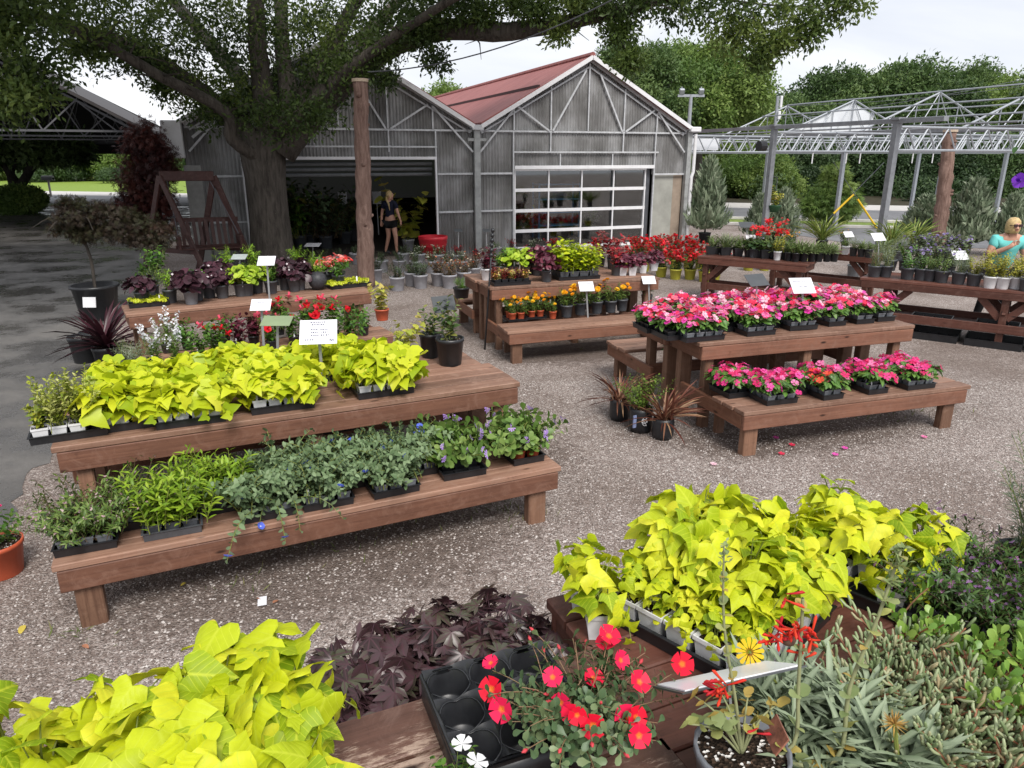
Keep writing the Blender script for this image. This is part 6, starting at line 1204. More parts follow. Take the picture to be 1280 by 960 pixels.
flat('black tray of lime creepers beside the log post', 'creeper tray by log', at(440, 360, zB), LBF.rz, 4, 2, .13, K('sq', BLACKP, .12, .07), ['jenny'], 'lime creeper', sc=.85, group='lime creepers')
bl = MB(); bl.lathe([(.001, 0), (.06, .012), (.105, .06), (.12, .12), (.105, .18), (.06, .225), (.001, .24)], 20); o = bl.build('stone_ball', plain('speckled_black_stone', (.035,.035,.04), .5, .4, 0, .5, 60.0), None, True); o.location = at(398, 362, zB); tag(o, 'speckled black ball beside the dark heucheras', 'ball')
# ---- marigold bench
zM = .86; rzM = MF.rz
flat('black tray of yellow and red coleus at the left of the marigold bench', 'front left coleus tray', at(641, 357, zM), rzM, 5, 2, .1, SQB, ['coleus_yellow', 'coleus_red', 'coleus_yellow', 'coleus_burgundy'], {'coleus_yellow': 'yellow and red coleus', 'coleus_red': 'red coleus', 'coleus_burgundy': 'burgundy coleus'}, sc=.62, group='coleus on the marigold bench')
flat('black tray of lime coleus in the middle of the marigold bench', 'lime coleus tray', at(725, 350, zM), rzM, 4, 2, .15, K('sq', DGRAYP, .14, .11), ['coleus_lime'], 'tall lime coleus', sc=1.15, group='coleus on the marigold bench')
rowp([(608, 350, 'coleus_burgundy', 'burgundy coleus in white pot at the left table end', .9, K('round', WHITEP, .15, .16)), (625, 346, 'shrub_green', 'green plant behind the left coleus tray', .9), (642, 345, 'heuchera_lime', 'pale lime plant behind the red coleus', 1.1), (657, 344, 'heuchera_lime', 'pale lime plant left of the burgundy mound', 1.1), (683, 352, 'heuchera_wine', 'burgundy mound left of the lime coleus, front one', .95), (672, 344, 'heuchera_wine', 'burgundy mound left of the lime coleus, rear one', 1.1), (690, 344, 'heuchera_wine', 'burgundy mound half hidden by the lime coleus', 1.1), (770, 344, 'coleus_red', 'red coleus right of the lime coleus, front one', 1.0), (765, 335, 'coleus_red', 'tall red coleus right of the lime coleus, rear one', 1.25), (750, 333, 'coleus_red', 'red coleus behind the lime coleus', 1.3)], zM, PD, 1.25, group='plants on the marigold bench top')
for i, (u, v) in enumerate(((778, 344), (790, 344), (803, 341), (817, 338))): potted(f'burgundy heuchera in white pot, {lr(i, 4)} at the right bench end', 'potted plant', at(u, v, zM), K('sq', WHITEP, .12, .12), 'heuchera_wine', sc=.95, group='burgundy heucheras in white pots')
for i, (u, v) in enumerate(((800, 330), (822, 328))): potted(f'pink red flower bush behind the burgundy heucheras, {lr(i, 2)} one', 'potted plant', at(u, v, zM), PD, 'shrub_red', sc=.9, group='bushes behind the heucheras')
for i in range(7):
    potted(f'{["burgundy", "green leaved", "red"][i%3]} plant on the rear table of the marigold bench, {lr(i, 7)}', 'potted plant', MR(2.2-i*.33, 1.0, .86), PD, ['coleus_burgundy', 'shrub_green', 'coleus_red'][i % 3], sc=1.15, group='rear plants on the marigold bench')
for i in range(9):
    potted(f'{["dark purple heuchera", "fern", "green bush"][i%3]} at the back of the heuchera bench, {lr(i, 9)}', 'potted plant', LBF(.2+i*.29, 1.13, .86), PD, ['heuchera_dark', 'fern', 'shrub_green'][i % 3], sc=1.05, group='back row on the heuchera bench')
OR = K('round', ORANGEP, .105, .1); GRM = K('round', DGRAYP, .165, .165)
flat('black tray of orange marigold pots, left one', 'left orange tray', at(648, 402, .43), rzM, 2, 2, .12, OR, ['marigold'], 'marigold in orange pot', sc=1.5, group='marigolds', hh=.03)
flat('black tray of orange marigold pots, right one', 'right orange tray', at(672, 399, .43), rzM, 2, 2, .12, OR, ['marigold'], 'marigold in orange pot', sc=1.5, group='marigolds', hh=.03)
potted('single orange potted marigold between trays and grey pots', 'marigold', at(691, 398, .43), OR, 'marigold', sc=1.2, group='marigolds')
for i, (u, v) in enumerate(((708, 396), (725, 393), (746, 391), (763, 390), (777, 388))): potted(f'marigold in grey pot, front row {lr(i, 5)}', 'marigold', at(u, v, .43), GRM, 'marigold', sc=1.8, group='marigolds in grey pots')
for i, (u, v) in enumerate(((700, 386), (718, 384), (738, 382), (756, 380), (772, 378))): potted(f'marigold in grey pot, back row {lr(i, 5)}', 'marigold', at(u, v, .43), GRM, 'marigold', sc=1.8, group='marigolds in grey pots')
potted('straggly orange flower right of the small stake sign', 'potted plant', at(808, 382, .43), PD, 'marigold', sc=1.6, var=1)
# ---- pink bench
rzR = RF.rz
for i, (u, v, nx) in enumerate(((882, 427, 4), (952, 420, 3), (1005, 413, 3), (1047, 408, 2), (1082, 405, 2), (1108, 402, 2))):
    flat(f'black tray of pink vinca, {lr(i, 6)} in the front row', f'front vinca tray {["A","B","C","D","E","F"][i]}'.replace(' A', ' at left end').replace(' B', ' second from left').replace(' C', ' below white sign').replace(' D', ' right of white sign').replace(' E', ' second from right').replace(' F', ' at right end'), at(u, v, .86), rzR, nx, 2, .1, SQG, ['vinca'], 'pink vinca', sc=1.3, group='vincas on the pink bench')
for i in range(6):
    P = RF(.25+i*.395, .72+.62, .86) if i else RF(.22, .72+.62, .86)
    flat(f'black tray of pink vinca, {lr(i, 6)} in the rear row', ['rear tray at left end', 'rear tray second from left', 'rear tray by dark sign', 'rear tray behind white sign', 'rear tray second from right', 'rear tray at right end'][i], P, rzR, 3, 3, .105, SQB, ['vinca'], 'pink vinca', sc=1.4, group='vincas on the pink bench')
for i, (u, v) in enumerate(((812, 412), (836, 421))): flat(f'black tray of pink vinca on the rear table, {lr(i, 2)} one', ['left rear table tray', 'right rear table tray'][i], at(u, v, .86), rzR+math.pi/2, 3, 2, .1, SQB, ['vinca'], 'pink vinca', sc=1.25, front=False, group='vincas on the pink bench')
for i in range(3):
    P = RF(.25+i*.38, .72+.30, .86); flat(f'black tray of vinca in the middle row, {lr(i, 3)} one', ['middle row tray at left', 'middle row tray by dark sign', 'middle row tray by white sign'][i], P, rzR, 3, 2, .11, SQB, ['vinca'], 'pink vinca', sc=1.4, group='vincas on the pink bench')
for i, (u, v, nx, sp, wh) in enumerate(((978, 506, 3, ['impatiens'], 'lower tray at left end'), (1042, 500, 2, ['impatiens_red', 'impatiens'], 'lower tray with red flowers'), (1098, 493, 2, ['impatiens'], 'lower tray third from left'), (1152, 487, 3, ['impatiens'], 'lower tray at right end'))):
    flat(f'black tray of impatiens, {lr(i, 4)} on the lower shelf', wh, at(u, v, .43), rzR, nx, 3, .1, SQG, sp, {'impatiens': 'deep pink impatiens', 'impatiens_red': 'red impatiens'}, sc=1.4, group='impatiens on the lower shelf')
    if i == 0: flat('black tray of deep pink impatiens behind the leftmost one', 'lower rear tray at left', at(930, 497, .43), rzR, 3, 3, .1, SQB, ['impatiens'], 'deep pink impatiens', sc=1.4, group='impatiens on the lower shelf')
for i in range(4):
    flat(f'black tray of impatiens in the lower shelf rear, {lr(i, 4)}', ['lower rear tray second from left', 'lower rear tray in the middle', 'lower rear tray fourth from left', 'lower rear tray at right end'][i], RF(.66+i*.42, .235, .43), rzR, 3, 2, .1, SQB, ['impatiens'], 'deep pink impatiens', sc=1.4, group='impatiens on the lower shelf')
BG = K('bag', BLACKP, .22, .24)
potted('olive green shrub in a black bag pot with white logo', 'potted shrub', at(800, 538), BG, 'box_shrub', sc=1.25); PBAG = at(800, 538)
potted('small shrub in a black bag pot left of the logo pot', 'potted shrub', at(774, 524), K('bag', BLACKP, .2, .22), 'red_grass', sc=1.1)
potted('reddish dry grass in a black pot by the bench leg', 'potted grass', at(828, 547), K('bag', BLACKP, .2, .2), 'red_grass', sc=1.25, var=1)
lg = MB()
for a in (.5, -.5, 0): 
    lg.tube([(-.012+.05*math.cos(a)*t_, -.1135+.002*abs(t_-1), .13+.07*math.sin(a)*t_+.02*math.sin(t_*3.1)) for t_ in np.linspace(0, 1.1, 9)], .003, 4); lg.tube([(-.012+.05*math.cos(a)*t_, -.1135+.002*abs(t_-1), .13+.07*math.sin(a)*t_-.02*math.sin(t_*3.1)) for t_ in np.linspace(0, 1.1, 9)], .003, 4)
par = [o for o in C.objects if o.get('label') == 'olive green shrub in a black bag pot with white logo'][0]; lg.build('logo', WHITE, par); lg = MB(); lg.box((-.075, -.108, .13), (.035, .012, .12), Matrix.Rotation(.6, 3, 'Z')); lg.build('care_tag', plain('blue_tag', (.25,.3,.5), .4, .4), par)
potted('pink vinca on the low step behind the bench end', 'vinca', at(838, 448, .43), K('sq', BLACKP, .1, .09), 'vinca', sc=1.3)
# ---- far right tables
BP = K('round', BLACKP, .14, .15); hrb = ['herb_green', 'herb_gray', 'herb_grass']
for i in range(8):
    potted(f'{["green herb","wispy herb"][i%2]} in black pot, {lr(i, 8)} along the table rear', 'herb', T1(.14+i*.21, .42, .8), K('sq', BLACKP, .17, .14), ['herb_green', 'herb_grass'][i % 2], sc=1.4, group='herbs on the dark pot table')
for i, (u, v) in enumerate(((888, 318), (905, 319), (922, 320), (945, 322), (955, 323))): potted(f'low green herb in square black pot, {lr(i, 5)} of the left half', 'herb', at(u, v, .8), K('sq', BLACKP, .17, .15), hrb[i % 2], sc=1.3, group='herbs on the dark pot table')
for i, (u, v, kd, sp) in enumerate(((941, 322, 1, 'geranium'), (957, 323, 1, 'geranium'), (971, 325, 2, 'herb_yellow'), (985, 326, 0, 'herb_green'), (994, 327, 0, 'herb_green'), (1004, 327, 0, 'herb_grass'), (1014, 327, 0, 'herb_grass'), (1023, 327, 0, 'herb_green'), (1033, 327, 0, 'herb_grass'), (1042, 327, 0, 'herb_green'))):
    nm = {'geranium': 'red geranium in dark grey pot', 'herb_yellow': 'yellow green herb in the white pot', 'herb_green': 'green herb in black pot', 'herb_grass': 'grassy herb in black pot'}[sp]
    potted(f'{nm}, {lr(i, 10)} in the front row', 'geranium' if sp == 'geranium' else 'herb', at(u, v, .8), [BP, K('round', DGRAYP, .15, .16), K('round', WHITEP, .135, .15)][kd], sp, sc=1.25 if sp == 'geranium' else 1.25, group='front pots on the dark pot table')
rowp([(962, 316, 'geranium', 'tall red geranium behind the front pots', 1.5), (985, 315, 'shrub_yellow', 'yellow flower bush behind the front pots', 1.0), (1026, 313, 'lily_grass', 'upright variegated grass clump behind the dark pot table', 1.0, K('round', BLACKP, .22, .2)), (1055, 312, 'shrub_yellow', 'orange yellow flowers right of the grass clump', .8), (972, 318, 'geranium', 'low red geranium nearest the white pot', 1.0)], .8, BP, group='tall pots on the dark pot table')
for i, (u, v) in enumerate(((1056, 318), (1066, 320), (1076, 321), (1085, 322))): potted(f'pot on the small rear table, {lr(i, 4)} one', 'herb', at(u, v, .8), K('round', WHITEP if i == 0 else BLACKP, .14, .15), hrb[i % 3], sc=1.0, group='pots on the small rear table')
HP = K('round', DGRAYP, .19, .17)
fr2 = [(1092, 346, 'herb_gray', 'grey leaved herb', 1.5), (1106, 346, 'herb_gray', 'grey leaved herb', 1.5), (1133, 349, 'shrub_green', 'broad leaved green plant', 1.0), (1150, 350, 'shrub_green', 'broad leaved green plant', .9), (1161, 351, 'herb_green', 'green herb', 1.4), (1176, 353, 'herb_green', 'green herb', 1.5), (1197, 355, 'herb_gray', 'wispy herb', 1.2), (1216, 357, 'herb_yellow', 'gold green herb', 1.1)]
for i, (u, v, sp, nm, sc) in enumerate(fr2): potted(f'{nm} in dark pot, {lr(i, 8)} at the herb table front', 'herb', at(u, v, .8), HP, sp, sc=sc, group='front herbs on the herb table')
for i, (u, v) in enumerate(((1236, 360), (1252, 361), (1268, 361))): potted(f'gold herb in white pot, {lr(i, 3)} one before the woman', 'herb', at(u, v, .8), K('round', WHITEP, .17, .16), 'herb_yellow', sc=1.35, group='gold herbs in white pots')
potted('gold herb in dark pot at the right picture edge', 'herb', at(1282, 364, .8), HP, 'herb_yellow', sc=1.2)
for i, (u, v, sp) in enumerate(((1112, 338, 'herb_gray'), (1130, 338, 'shrub_green'), (1148, 340, 'shrub_purple'), (1166, 340, 'shrub_purple'), (1185, 343, 'shrub_purple'), (1205, 345, 'herb_green'), (1228, 348, 'herb_yellow'), (1250, 350, 'herb_yellow'), (1272, 352, 'herb_yellow'))):
    nm = {'herb_gray': 'grey herb', 'shrub_green': 'green plant', 'shrub_purple': 'lavender flowered plant', 'herb_green': 'green herb', 'herb_yellow': 'gold herb'}[sp]; potted(f'{nm}, {lr(i, 9)} in the middle of the herb table', 'herb', at(u, v, .8), HP, sp, sc=1.2, group='middle herbs on the herb table')
for i, (u, v, sp) in enumerate(((1100, 326, 'herb_grass'), (1122, 326, 'herb_gray'), (1150, 326, 'shrub_purple'), (1175, 328, 'shrub_purple'), (1200, 330, 'shrub_purple'), (1112, 318, 'lily_grass'), (1140, 316, 'lily_grass'))):
    nm = {'herb_grass': 'grassy herb', 'herb_gray': 'grey herb', 'shrub_purple': 'lavender flowers', 'lily_grass': 'tall grassy daylily'}[sp]; potted(f'{nm}, {lr(i, 7)} behind the herb table', 'plant', at(u, v, .55), K('round', DGRAYP, .22, .2), sp, sc=1.7 if sp != 'lily_grass' else 1.1, group='plants behind the herb table')
for i, (x, y) in enumerate(((.55, .3), (1.35, .35))): o = inst('plant_tray', tray_mesh(4, 3, .12, BLACKP, .05), None, T2(x+.4, y, .245), T2.rz); tag(o, ['black tray on the low shelf of the herb table, left one', 'black tray on the low shelf by the woman, right one'][i], 'tray', 'empty trays')
for i in range(4): o = inst('plant_tray', tray_mesh(5, 4, .13, BLACKP, .1), None, T2(.25+i*.75, .25, 0), T2.rz); tag(o, f'black tray on the gravel under the herb table, {lr(i, 4)} one', 'tray', 'empty trays')
potted('small plant in grey pot on the gravel between the tables', 'plant', at(1066, 346), K('round', GRAYP, .28, .26), 'shrub_dull', sc=.8)
# ---- flowering shrubs in yellow green pots beside the greenhouse
YP = K('round', OLIVEP, .26, .22)
for i, (u, v) in enumerate(((826, 346), (844, 349), (862, 349), (880, 352), (893, 350))): potted(f'red flowering shrub in olive pot, front row {lr(i, 5)}', 'flowering shrub', at(u, v), YP, 'shrub_red', sc=1.35, group='red shrubs in olive pots')
for i, (u, v) in enumerate(((785, 340), (805, 339), (825, 337), (843, 336), (860, 335), (875, 336), (800, 328), (822, 326), (842, 325), (862, 326))): potted(f'red flowering shrub behind the front row, {lr(i % 6, 6) if i < 6 else "rearmost "+lr(i-6, 4)}', 'flowering shrub', at(u, v), YP, 'shrub_red', sc=1.35, group='red shrubs behind the front row')
for i, (u, v) in enumerate(((935, 338), (955, 338), (975, 338), (1005, 336))): potted(f'olive pot under the dark pot table, {lr(i, 4)} one', 'flowering shrub', at(u, v), YP, 'shrub_dull', sc=.6, group='olive pots under the table')
PK = K('round', LGRAYP, .30, .27)
fr3 = [(470, 352, 'shrub_dull'), (497, 363, 'shrub_dull'), (515, 357, 'shrub_dull'), (526, 360, 'shrub_dull'), (548, 357, 'shrub_orange'), (562, 360, 'shrub_orange'), (580, 356, 'shrub_orange'), (592, 350, 'shrub_orange')]
for i, (u, v, sp) in enumerate(fr3): potted(f'{"grey green" if sp == "shrub_dull" else "coral flowered"} shrub in pale pot, {lr(i, 8)} in the front row', 'potted shrub', at(u, v), PK, sp, sc=1.1, group='shrubs in pale pots')
for i, (u, v, sp) in enumerate(((478, 340, 'shrub_dull'), (500, 340, 'shrub_dull'), (520, 341, 'shrub_white'), (540, 341, 'shrub_white'), (560, 342, 'shrub_white'), (578, 341, 'shrub_white'), (596, 338, 'shrub_darkred'), (572, 332, 'shrub_darkred'), (548, 332, 'shrub_white'), (525, 331, 'shrub_white'), (612, 332, 'shrub_white'), (505, 330, 'shrub_dull'))):
    nm = {'shrub_dull': 'grey green shrub', 'shrub_white': 'white flowered shrub', 'shrub_darkred': 'dark red shrub'}[sp]; potted(f'{nm}, {lr(i, 12)} of the shrubs before the open doorway', 'potted shrub', at(u, v), PK, sp, sc=.85, group='shrubs before the doorway')
for i, (u, v, sp) in enumerate(((620, 322, 'shrub_green'), (640, 322, 'shrub_darkred'), (665, 322, 'shrub_white'), (690, 322, 'shrub_red'), (715, 322, 'shrub_dull'), (745, 322, 'shrub_red'), (770, 322, 'shrub_red'), (795, 320, 'shrub_white'), (820, 318, 'shrub_dull'), (445, 330, 'shrub_dull'), (425, 334, 'shrub_dull'), (405, 336, 'shrub_dull'))):
    nm = {'shrub_green': 'green shrub', 'shrub_dull': 'grey green shrub', 'shrub_white': 'white flowered shrub', 'shrub_darkred': 'dark red shrub', 'shrub_red': 'red flowered shrub'}[sp]; potted(f'{nm} along the greenhouse wall, {lr(i, 12)} of the row', 'potted shrub', at(u, v), PK, sp, sc=.8, group='shrubs along the greenhouse wall')
potted('feathery bright fern on the low step left of the marigold bench', 'fern', at(577, 372, .43), K('round', BLACKP, .26, .16), 'asparagus_fern', sc=.95)
potted('feathery fern left of the heuchera bench on the ground', 'fern', at(185, 368, .3), K('round', BLACKP, .3, .2), 'shrub_green', sc=1.6)
# red tub
p = at(542, 322); t = thing('plastic_tub', 'big red plastic tub beside the open doorway', 'tub', p); m_ = MB(); m_.lathe([(.30, 0), (.33, .3), (.345, .32), (.345, .36), (.36, .37), (.36, .46), (.375, .47), (.375, .55), (.35, .55), (.31, .05)], 28); m_.build('tub', REDP, t, True)
# ------------------------------------------------------------------ foreground bench and its plants
FP = lambda x, d, z=0: a_ + eF*x + nF*d + Vector((0, 0, z))
for j, (x, d, lb) in enumerate(((-.26, -.215, 'foreground tray beside bare planks'), (-.70, -.215, 'foreground tray at far left'), (-.24, -.66, 'foreground tray at bottom edge'), (-.68, -.66, 'foreground tray in bottom left corner'))):
    P = FP(x, d-.2); flat(f'black tray of broad lime vines, {["beside the bare planks","at the left edge","at the bottom edge","in the bottom left corner"][j]}', lb, P, rzF, 4, 4, .1, SQW, ['sweet_potato_near', 'sweet_potato_heart'], 'broad lime vine', sc=1.0 if j != 1 else .9, scf=lambda i, k: (.75, 1.1, .8, 1.2)[(i*3+k*5+(i*k)) % 4], group='broad lime vines in the foreground')
for i, (x, d) in enumerate(((.02, .18), (.17, .2), (.34, .22), (.52, .22), (.67, .24), (.16, .36), (.30, .40), (.46, .42), (.62, .42))):
    potted(f'dark purple vine behind the worn planks, {["left front","second front","third front","fourth front","right front","left rear","second rear","third rear","right rear"][i]} one', 'purple vine', FP(x, d, FG.zl-ZF), K('sq', BLACKP, .1, .09), 'purple_potato', sc=1.0, group='dark purple vines')
# empty black shuttle tray with round cells
def celltray(nx, ny, p):
    m_ = MB(); n = 12
    for i in range(nx):
        for j in range(ny):
            c = ((i+.5)*p, (j+.5)*p, 0); b = len(m_.V); V = []; F_ = []
            rings = [(.046, .003, 0), (.0475, .01, 0), (.056, .082, 0), (p/2, .094, 1.0)]
            for r, z, s_ in rings:
                for k in range(24):
                    t_ = 2*math.pi*k/24; cx, sy = math.cos(t_), math.sin(t_); q = max(abs(cx), abs(sy)); rr_ = r*((1-s_)+s_/q); zz = z-.020*(1-abs(cx*sy)*2)*s_-(.012 if z > .08 and s_ == 0 else 0)*(1-abs(cx*sy)*2); V.append((c[0]+rr_*cx, c[1]+rr_*sy, zz))
            F_ += [tuple(range(24))[::-1]]+[(q*24+k, q*24+(k+1)%24, (q+1)*24+(k+1)%24, (q+1)*24+k) for q in range(3) for k in range(24)]; m_.add(V, F_); rr2 = [V[48+k%24] for k in range(25)]; m_.tube([(x, y, z+.002) for x, y, z in rr2], .0022, 5, False)
    for x0, y0, x1, y1 in ((0, 0, nx*p, 0), (0, ny*p, nx*p, ny*p), (0, 0, 0, ny*p), (nx*p, 0, nx*p, ny*p)): m_.bar((x0, y0, .078), (x1, y1, .078), .012, .016, bev=.003); m_.bar((x0, y0, .035), (x1, y1, .035), .003, .07)
    return m_
o = celltray(3, 3, .116).build('cell_tray', BLACKP, None, True); q = at(522, 846, ZF+.08); o.location = (q.x, q.y, ZF+.002); o.rotation_euler = (0, 0, rzF-.03); o.location = Vector(o.location)-nF*(3*.116); tag(o, 'empty black tray with round cells on the worn planks', 'cell tray')
PO = at(722, 895, ZF+.12); PO.z = ZF+.012; potted('sprawling portulaca with bright red flowers in the empty cell tray', 'portulaca', PO, K('round', BLACKP, .13, .1), 'portulaca', sc=1.1, spin=0.0)
PO2 = at(690, 940, ZF+.12); PO2.z = ZF+.012; 
q = at(578, 985, ZF+.1); q.z = ZF; potted('white vinca peeping over the bottom picture edge', 'vinca', q, K('sq', BLACKP, .09, .08), 'shrub_green', sc=.5)
par = [o_ for o_ in C.objects if o_.get('label') == 'white vinca peeping over the bottom picture edge'][0]; fl = MB(); rg = rng_(12); blooms(rg, fl, np.array([(.0, .02, .19), (.03, -.02, .18)]), np.array([(0, -.4, 1)]*2), FLAT5, .03); fl.build('flowers', petalmat('pure_white_petal', [(.85,.85,.86)], None), par)
# second foreground table under the right hand plants
p0 = FP(.79, -.85); p1 = FP(1.80, -.85); TF = table('dark plank table in the foreground under the lime vine trays', p0, p1, 1.15, ZF, seed=15)
e1 = at(757, 776, ZF); e2_ = at(938, 876, ZF); dv = (e2_-e1); dv.z = 0; tl = dv.length; dv.normalize(); ax = Vector((-dv.y, dv.x, 0)); rzT = math.atan2(ax.y, ax.x); mid = (e1+e2_)/2
pit = .098; ctr = mid+ax*(2.5*pit+.01)
flat('black tray of white potted lime vines on the foreground table', 'big lime tray', ctr, rzT, 5, 5, pit, SQW, ['sweet_potato_near', 'sweet_potato_heart'], 'broad lime vine in white pot', sc=1.12, scf=lambda i, j: (.42, .72, .92, 1.0, .95)[i]*(.85 if j == 0 else 1), front=False, group='broad lime vines on the right table')
c2 = at(1062, 748, ZF); flat('black tray of lime vines at the right of the big lime tray', 'right lime tray', c2+ax*.12-dv*.02, rzT, 3, 4, pit, SQW, ['sweet_potato_near', 'sweet_potato_heart'], 'sprawling lime vine', sc=.85, front=False, group='sprawling lime vines', skip=((0, 1), (1, 0), (2, 1), (1, 3)))
c3 = at(700, 775, ZF); potted('single lime vine trailing left of the big lime tray', 'lime vine', FP(.86, .19), SQW, 'sweet_potato_near', sc=.8, var=1); potted('single lime vine sprawling behind the red portulaca', 'lime vine', FP(.84, .05), SQW, 'sweet_potato_near', sc=.9, var=3)
c4 = at(1225, 800, ZF); flat('black tray of violet flowered plants at the right edge', 'violet flower tray', c4+ax*.1, rzT, 4, 4, .1, SQB, ['cuphea_purple'], 'violet flowered plant', sc=1.05, front=False, group='violet flowered plants')
q = at(1274, 752, ZF); potted('tall rosemary bush at the right picture edge', 'rosemary', q, K('round', BLACKP, .2, .18), 'rosemary', sc=.95)
gz = [(1000, 905), (1045, 885), (1060, 935), (1010, 955), (1105, 950), (960, 890), (1095, 905), (1150, 965), (985, 870)]
for i, (u, v) in enumerate(gz):
    q = at(u, v, ZF+.09); q.z = ZF; potted(f'silver leaved gazania right of the grey pot, {ORD[i]} from left', 'gazania', q, K('sq', GRAYP if i % 2 else BLACKP, .09, .08), 'gazania', sc=1.0, group='silver leaved gazanias')
ip = [(1085, 860), (1130, 835), (1180, 850), (1230, 845), (1280, 850), (1120, 890), (1165, 905), (1215, 905), (1265, 905), (1200, 955), (1250, 960), (1300, 940), (1150, 805)]
for i, (u, v) in enumerate(ip):
    q = at(u, v, ZF+.09); q.z = ZF; potted(f'grey green ice plant with finger leaves, {ORD[i]} of the patch', 'ice plant', q, K('sq', BLACKP, .09, .08), 'iceplant' if i not in (3, 4, 12, 8) else 'iceplant_green', sc=1.0, group='ice plants in the foreground')
q0 = FP(1.815, -1.15); q1 = FP(2.9, -1.15); table('dark plank table under the ice plants at the right edge', q0, q1, 1.0, ZF, seed=16)
# yellow gazania flowers
par = [o_ for o_ in C.objects if (o_.get('label') or '').startswith('silver leaved gazania') and 'ninth' in o_['label']][0]
fp = aty(937, 815, par.location.y)-par.location; fl = MB(); fl.leaves(DAISY, [tuple(fp)], (0, .5, .9), (-.1, -.75, .6), .036, .1); inv = Matrix.Rotation(-par.rotation_euler.z, 4, 'Z')
g_ = fl.build('flower', petalmat('yellow_petal', [(.85,.55,.02)], (.35,.06,.01), r0=.2, r1=.32), par); g_.matrix_parent_inverse = inv; st_ = MB(); st_.tube([(0, 0, .08), fp*.5+Vector((0, 0, .05)), fp], .003, 5); g_ = st_.build('flower_stem', STEMG(), par); g_.matrix_parent_inverse = inv
# lion's tail plant in the grey pot, tall stems
GPc = at(928, 934, ZF+.175); LP = Vector((GPc.x, GPc.y, ZF)); t = thing('red_tubular_flower_plant', 'tall stemmed plant with red tubular flowers in a grey pot', 'potted plant', LP)
pk = K('round', GRAYP, .205, .175); pm_, sm_, zs = pot_meshes(pk); inst('pot', pm_, t); inst('soil', sm_, t)
rg = rng_(33); st_ = MB(); lf = MB(); fl = MB(); LS = lambda u, v, y: aty(u, v, y)-LP; yb = LP.y
def stalk(pts, r0, r1): return limb(st_, pts, r0, r1, rg, 6, 4, .02)
def pairs(P, t0, t1, n, sz, tone=None):
    for k in range(n):
        p, d = along(P, [t0+(t1-t0)*k/max(n-1, 1)]); a = rg.uniform(0, 3.14)
        for s_ in (0, math.pi): o = np.array((math.cos(a+s_), math.sin(a+s_), .25)); lf.leaves(OVAL if k % 2 else ROUND, p, o+d*.3, d+rg.normal(0, .2, 3), sz*rg.uniform(.6, 1.2), rg.uniform(0, 1) if tone is None else tone)
z0 = Vector((0, 0, zs))
A = stalk([z0, LS(920, 880, yb), LS(905, 780, yb+.02), LS(905, 682, yb+.03)], .0045, .002); pairs(A, .45, 1, 12, .018); lf.leaves(DIA, np.repeat(A[-3:], 8, 0)+rg.normal(0, .004, (24, 3)), rg.normal(0, 1, (24, 3))+np.array((0, 0, .6)), (0, 0, 1), .014, rg.uniform(0, .4, 24))
B = stalk([z0+Vector((.04, 0, -.02)), LS(992, 930, yb+.0), LS(998, 860, yb+.02), LS(1003, 760, yb+.04), LS(1003, 748, yb+.04)], .005, .003); pairs(B, .2, .75, 5, .03)
D = stalk([z0+Vector((.06, .0, -.02)), LS(1045, 950, yb+.03), LS(1062, 860, yb+.06), LS(1098, 770, yb+.08), LS(1126, 688, yb+.1)], .0065, .003); pairs(D, .15, .97, 16, .032); lf.leaves(OVAL, np.repeat(D[-3:], 14, 0)+rg.normal(0, .007, (42, 3)), rg.normal(0, 1, (42, 3))+np.array((0, 0, .8)), (0, 0, 1), .02, rg.uniform(0, .3, 42))
for (u, v, dz) in ((880, 900, 0), (868, 870, .02), (898, 862, .01), (935, 868, .02), (950, 900, .02), (972, 880, .03), (905, 905, -.02), (860, 905, -.01)):
    S_ = stalk([z0, LS((u+928)/2, (v+935)/2-8, yb), LS(u, v, yb+dz)], .003, .0018); pairs(S_, .5, 1, 3, .028, rg.uniform(.2, 1))
st_.build('stems', leafmat('dry_green_stem', [(.20,.23,.11), (.3,.3,.16)], .6, .03), t, True); lf.build('foliage', leafmat('pale_yellowing_leaf', [(.18,.24,.09), (.30,.36,.15), (.42,.42,.12), (.5,.32,.08)], .55, .25), t, True)
TUB = flower(5, 1.0, .1)
for cu, cv, n, sp_ in ((985, 795, 16, 30), (998, 790, 10, 24), (960, 800, 7, 16), (1015, 798, 9, 18), (983, 750, 4, 10), (1003, 820, 4, 8), (900, 862, 9, 16), (905, 858, 8, 14), (946, 905, 2, 6)):
    for k in range(n):
        c = LS(cu+rg.normal(0, sp_*.25), cv+rg.normal(0, 5), yb+(.04 if cu > 950 else -.01)+rg.normal(0, .01)); d = Vector((rg.normal(0, .8)+(cu-990)*.01, rg.normal(-.3, .5), rg.uniform(-.3, 1.0))).normalized(); L_ = rg.uniform(.022, .045)
        fl.tube([c, c+d*L_*.5, c+d*L_*.85+Vector((0, 0, .002)), c+d*L_], (.0014, .0026, .0036, .001), 6, a=(rg.uniform(0, .99), .2, .8))
fl.build('flowers', petalmat('tubular_red_petal', [(.68,.035,.02), (.75,.06,.025), (.55,.02,.03)], None, .45), t, True)
for k, (u, v) in enumerate(((985, 800),)):
    m_ = MB(); m_.lathe([(.001, -.012), (.014, -.006), (.017, .002), (.012, .012), (.001, .016)], 10, tuple(LS(u, v, yb+.045))); m_.build('calyx', plain('calyx', (.12,.07,.05), .7, .2), t, True)
lab = MB(); M_ = Matrix.Rotation(.5, 3, 'Y'); lab.box((.075, .03, .165), (.004, .075, .085), M_); lab.build('care_label', plain('label_photo', (.3,.12,.08), .4, .4, 0, .6, 40.0), t)
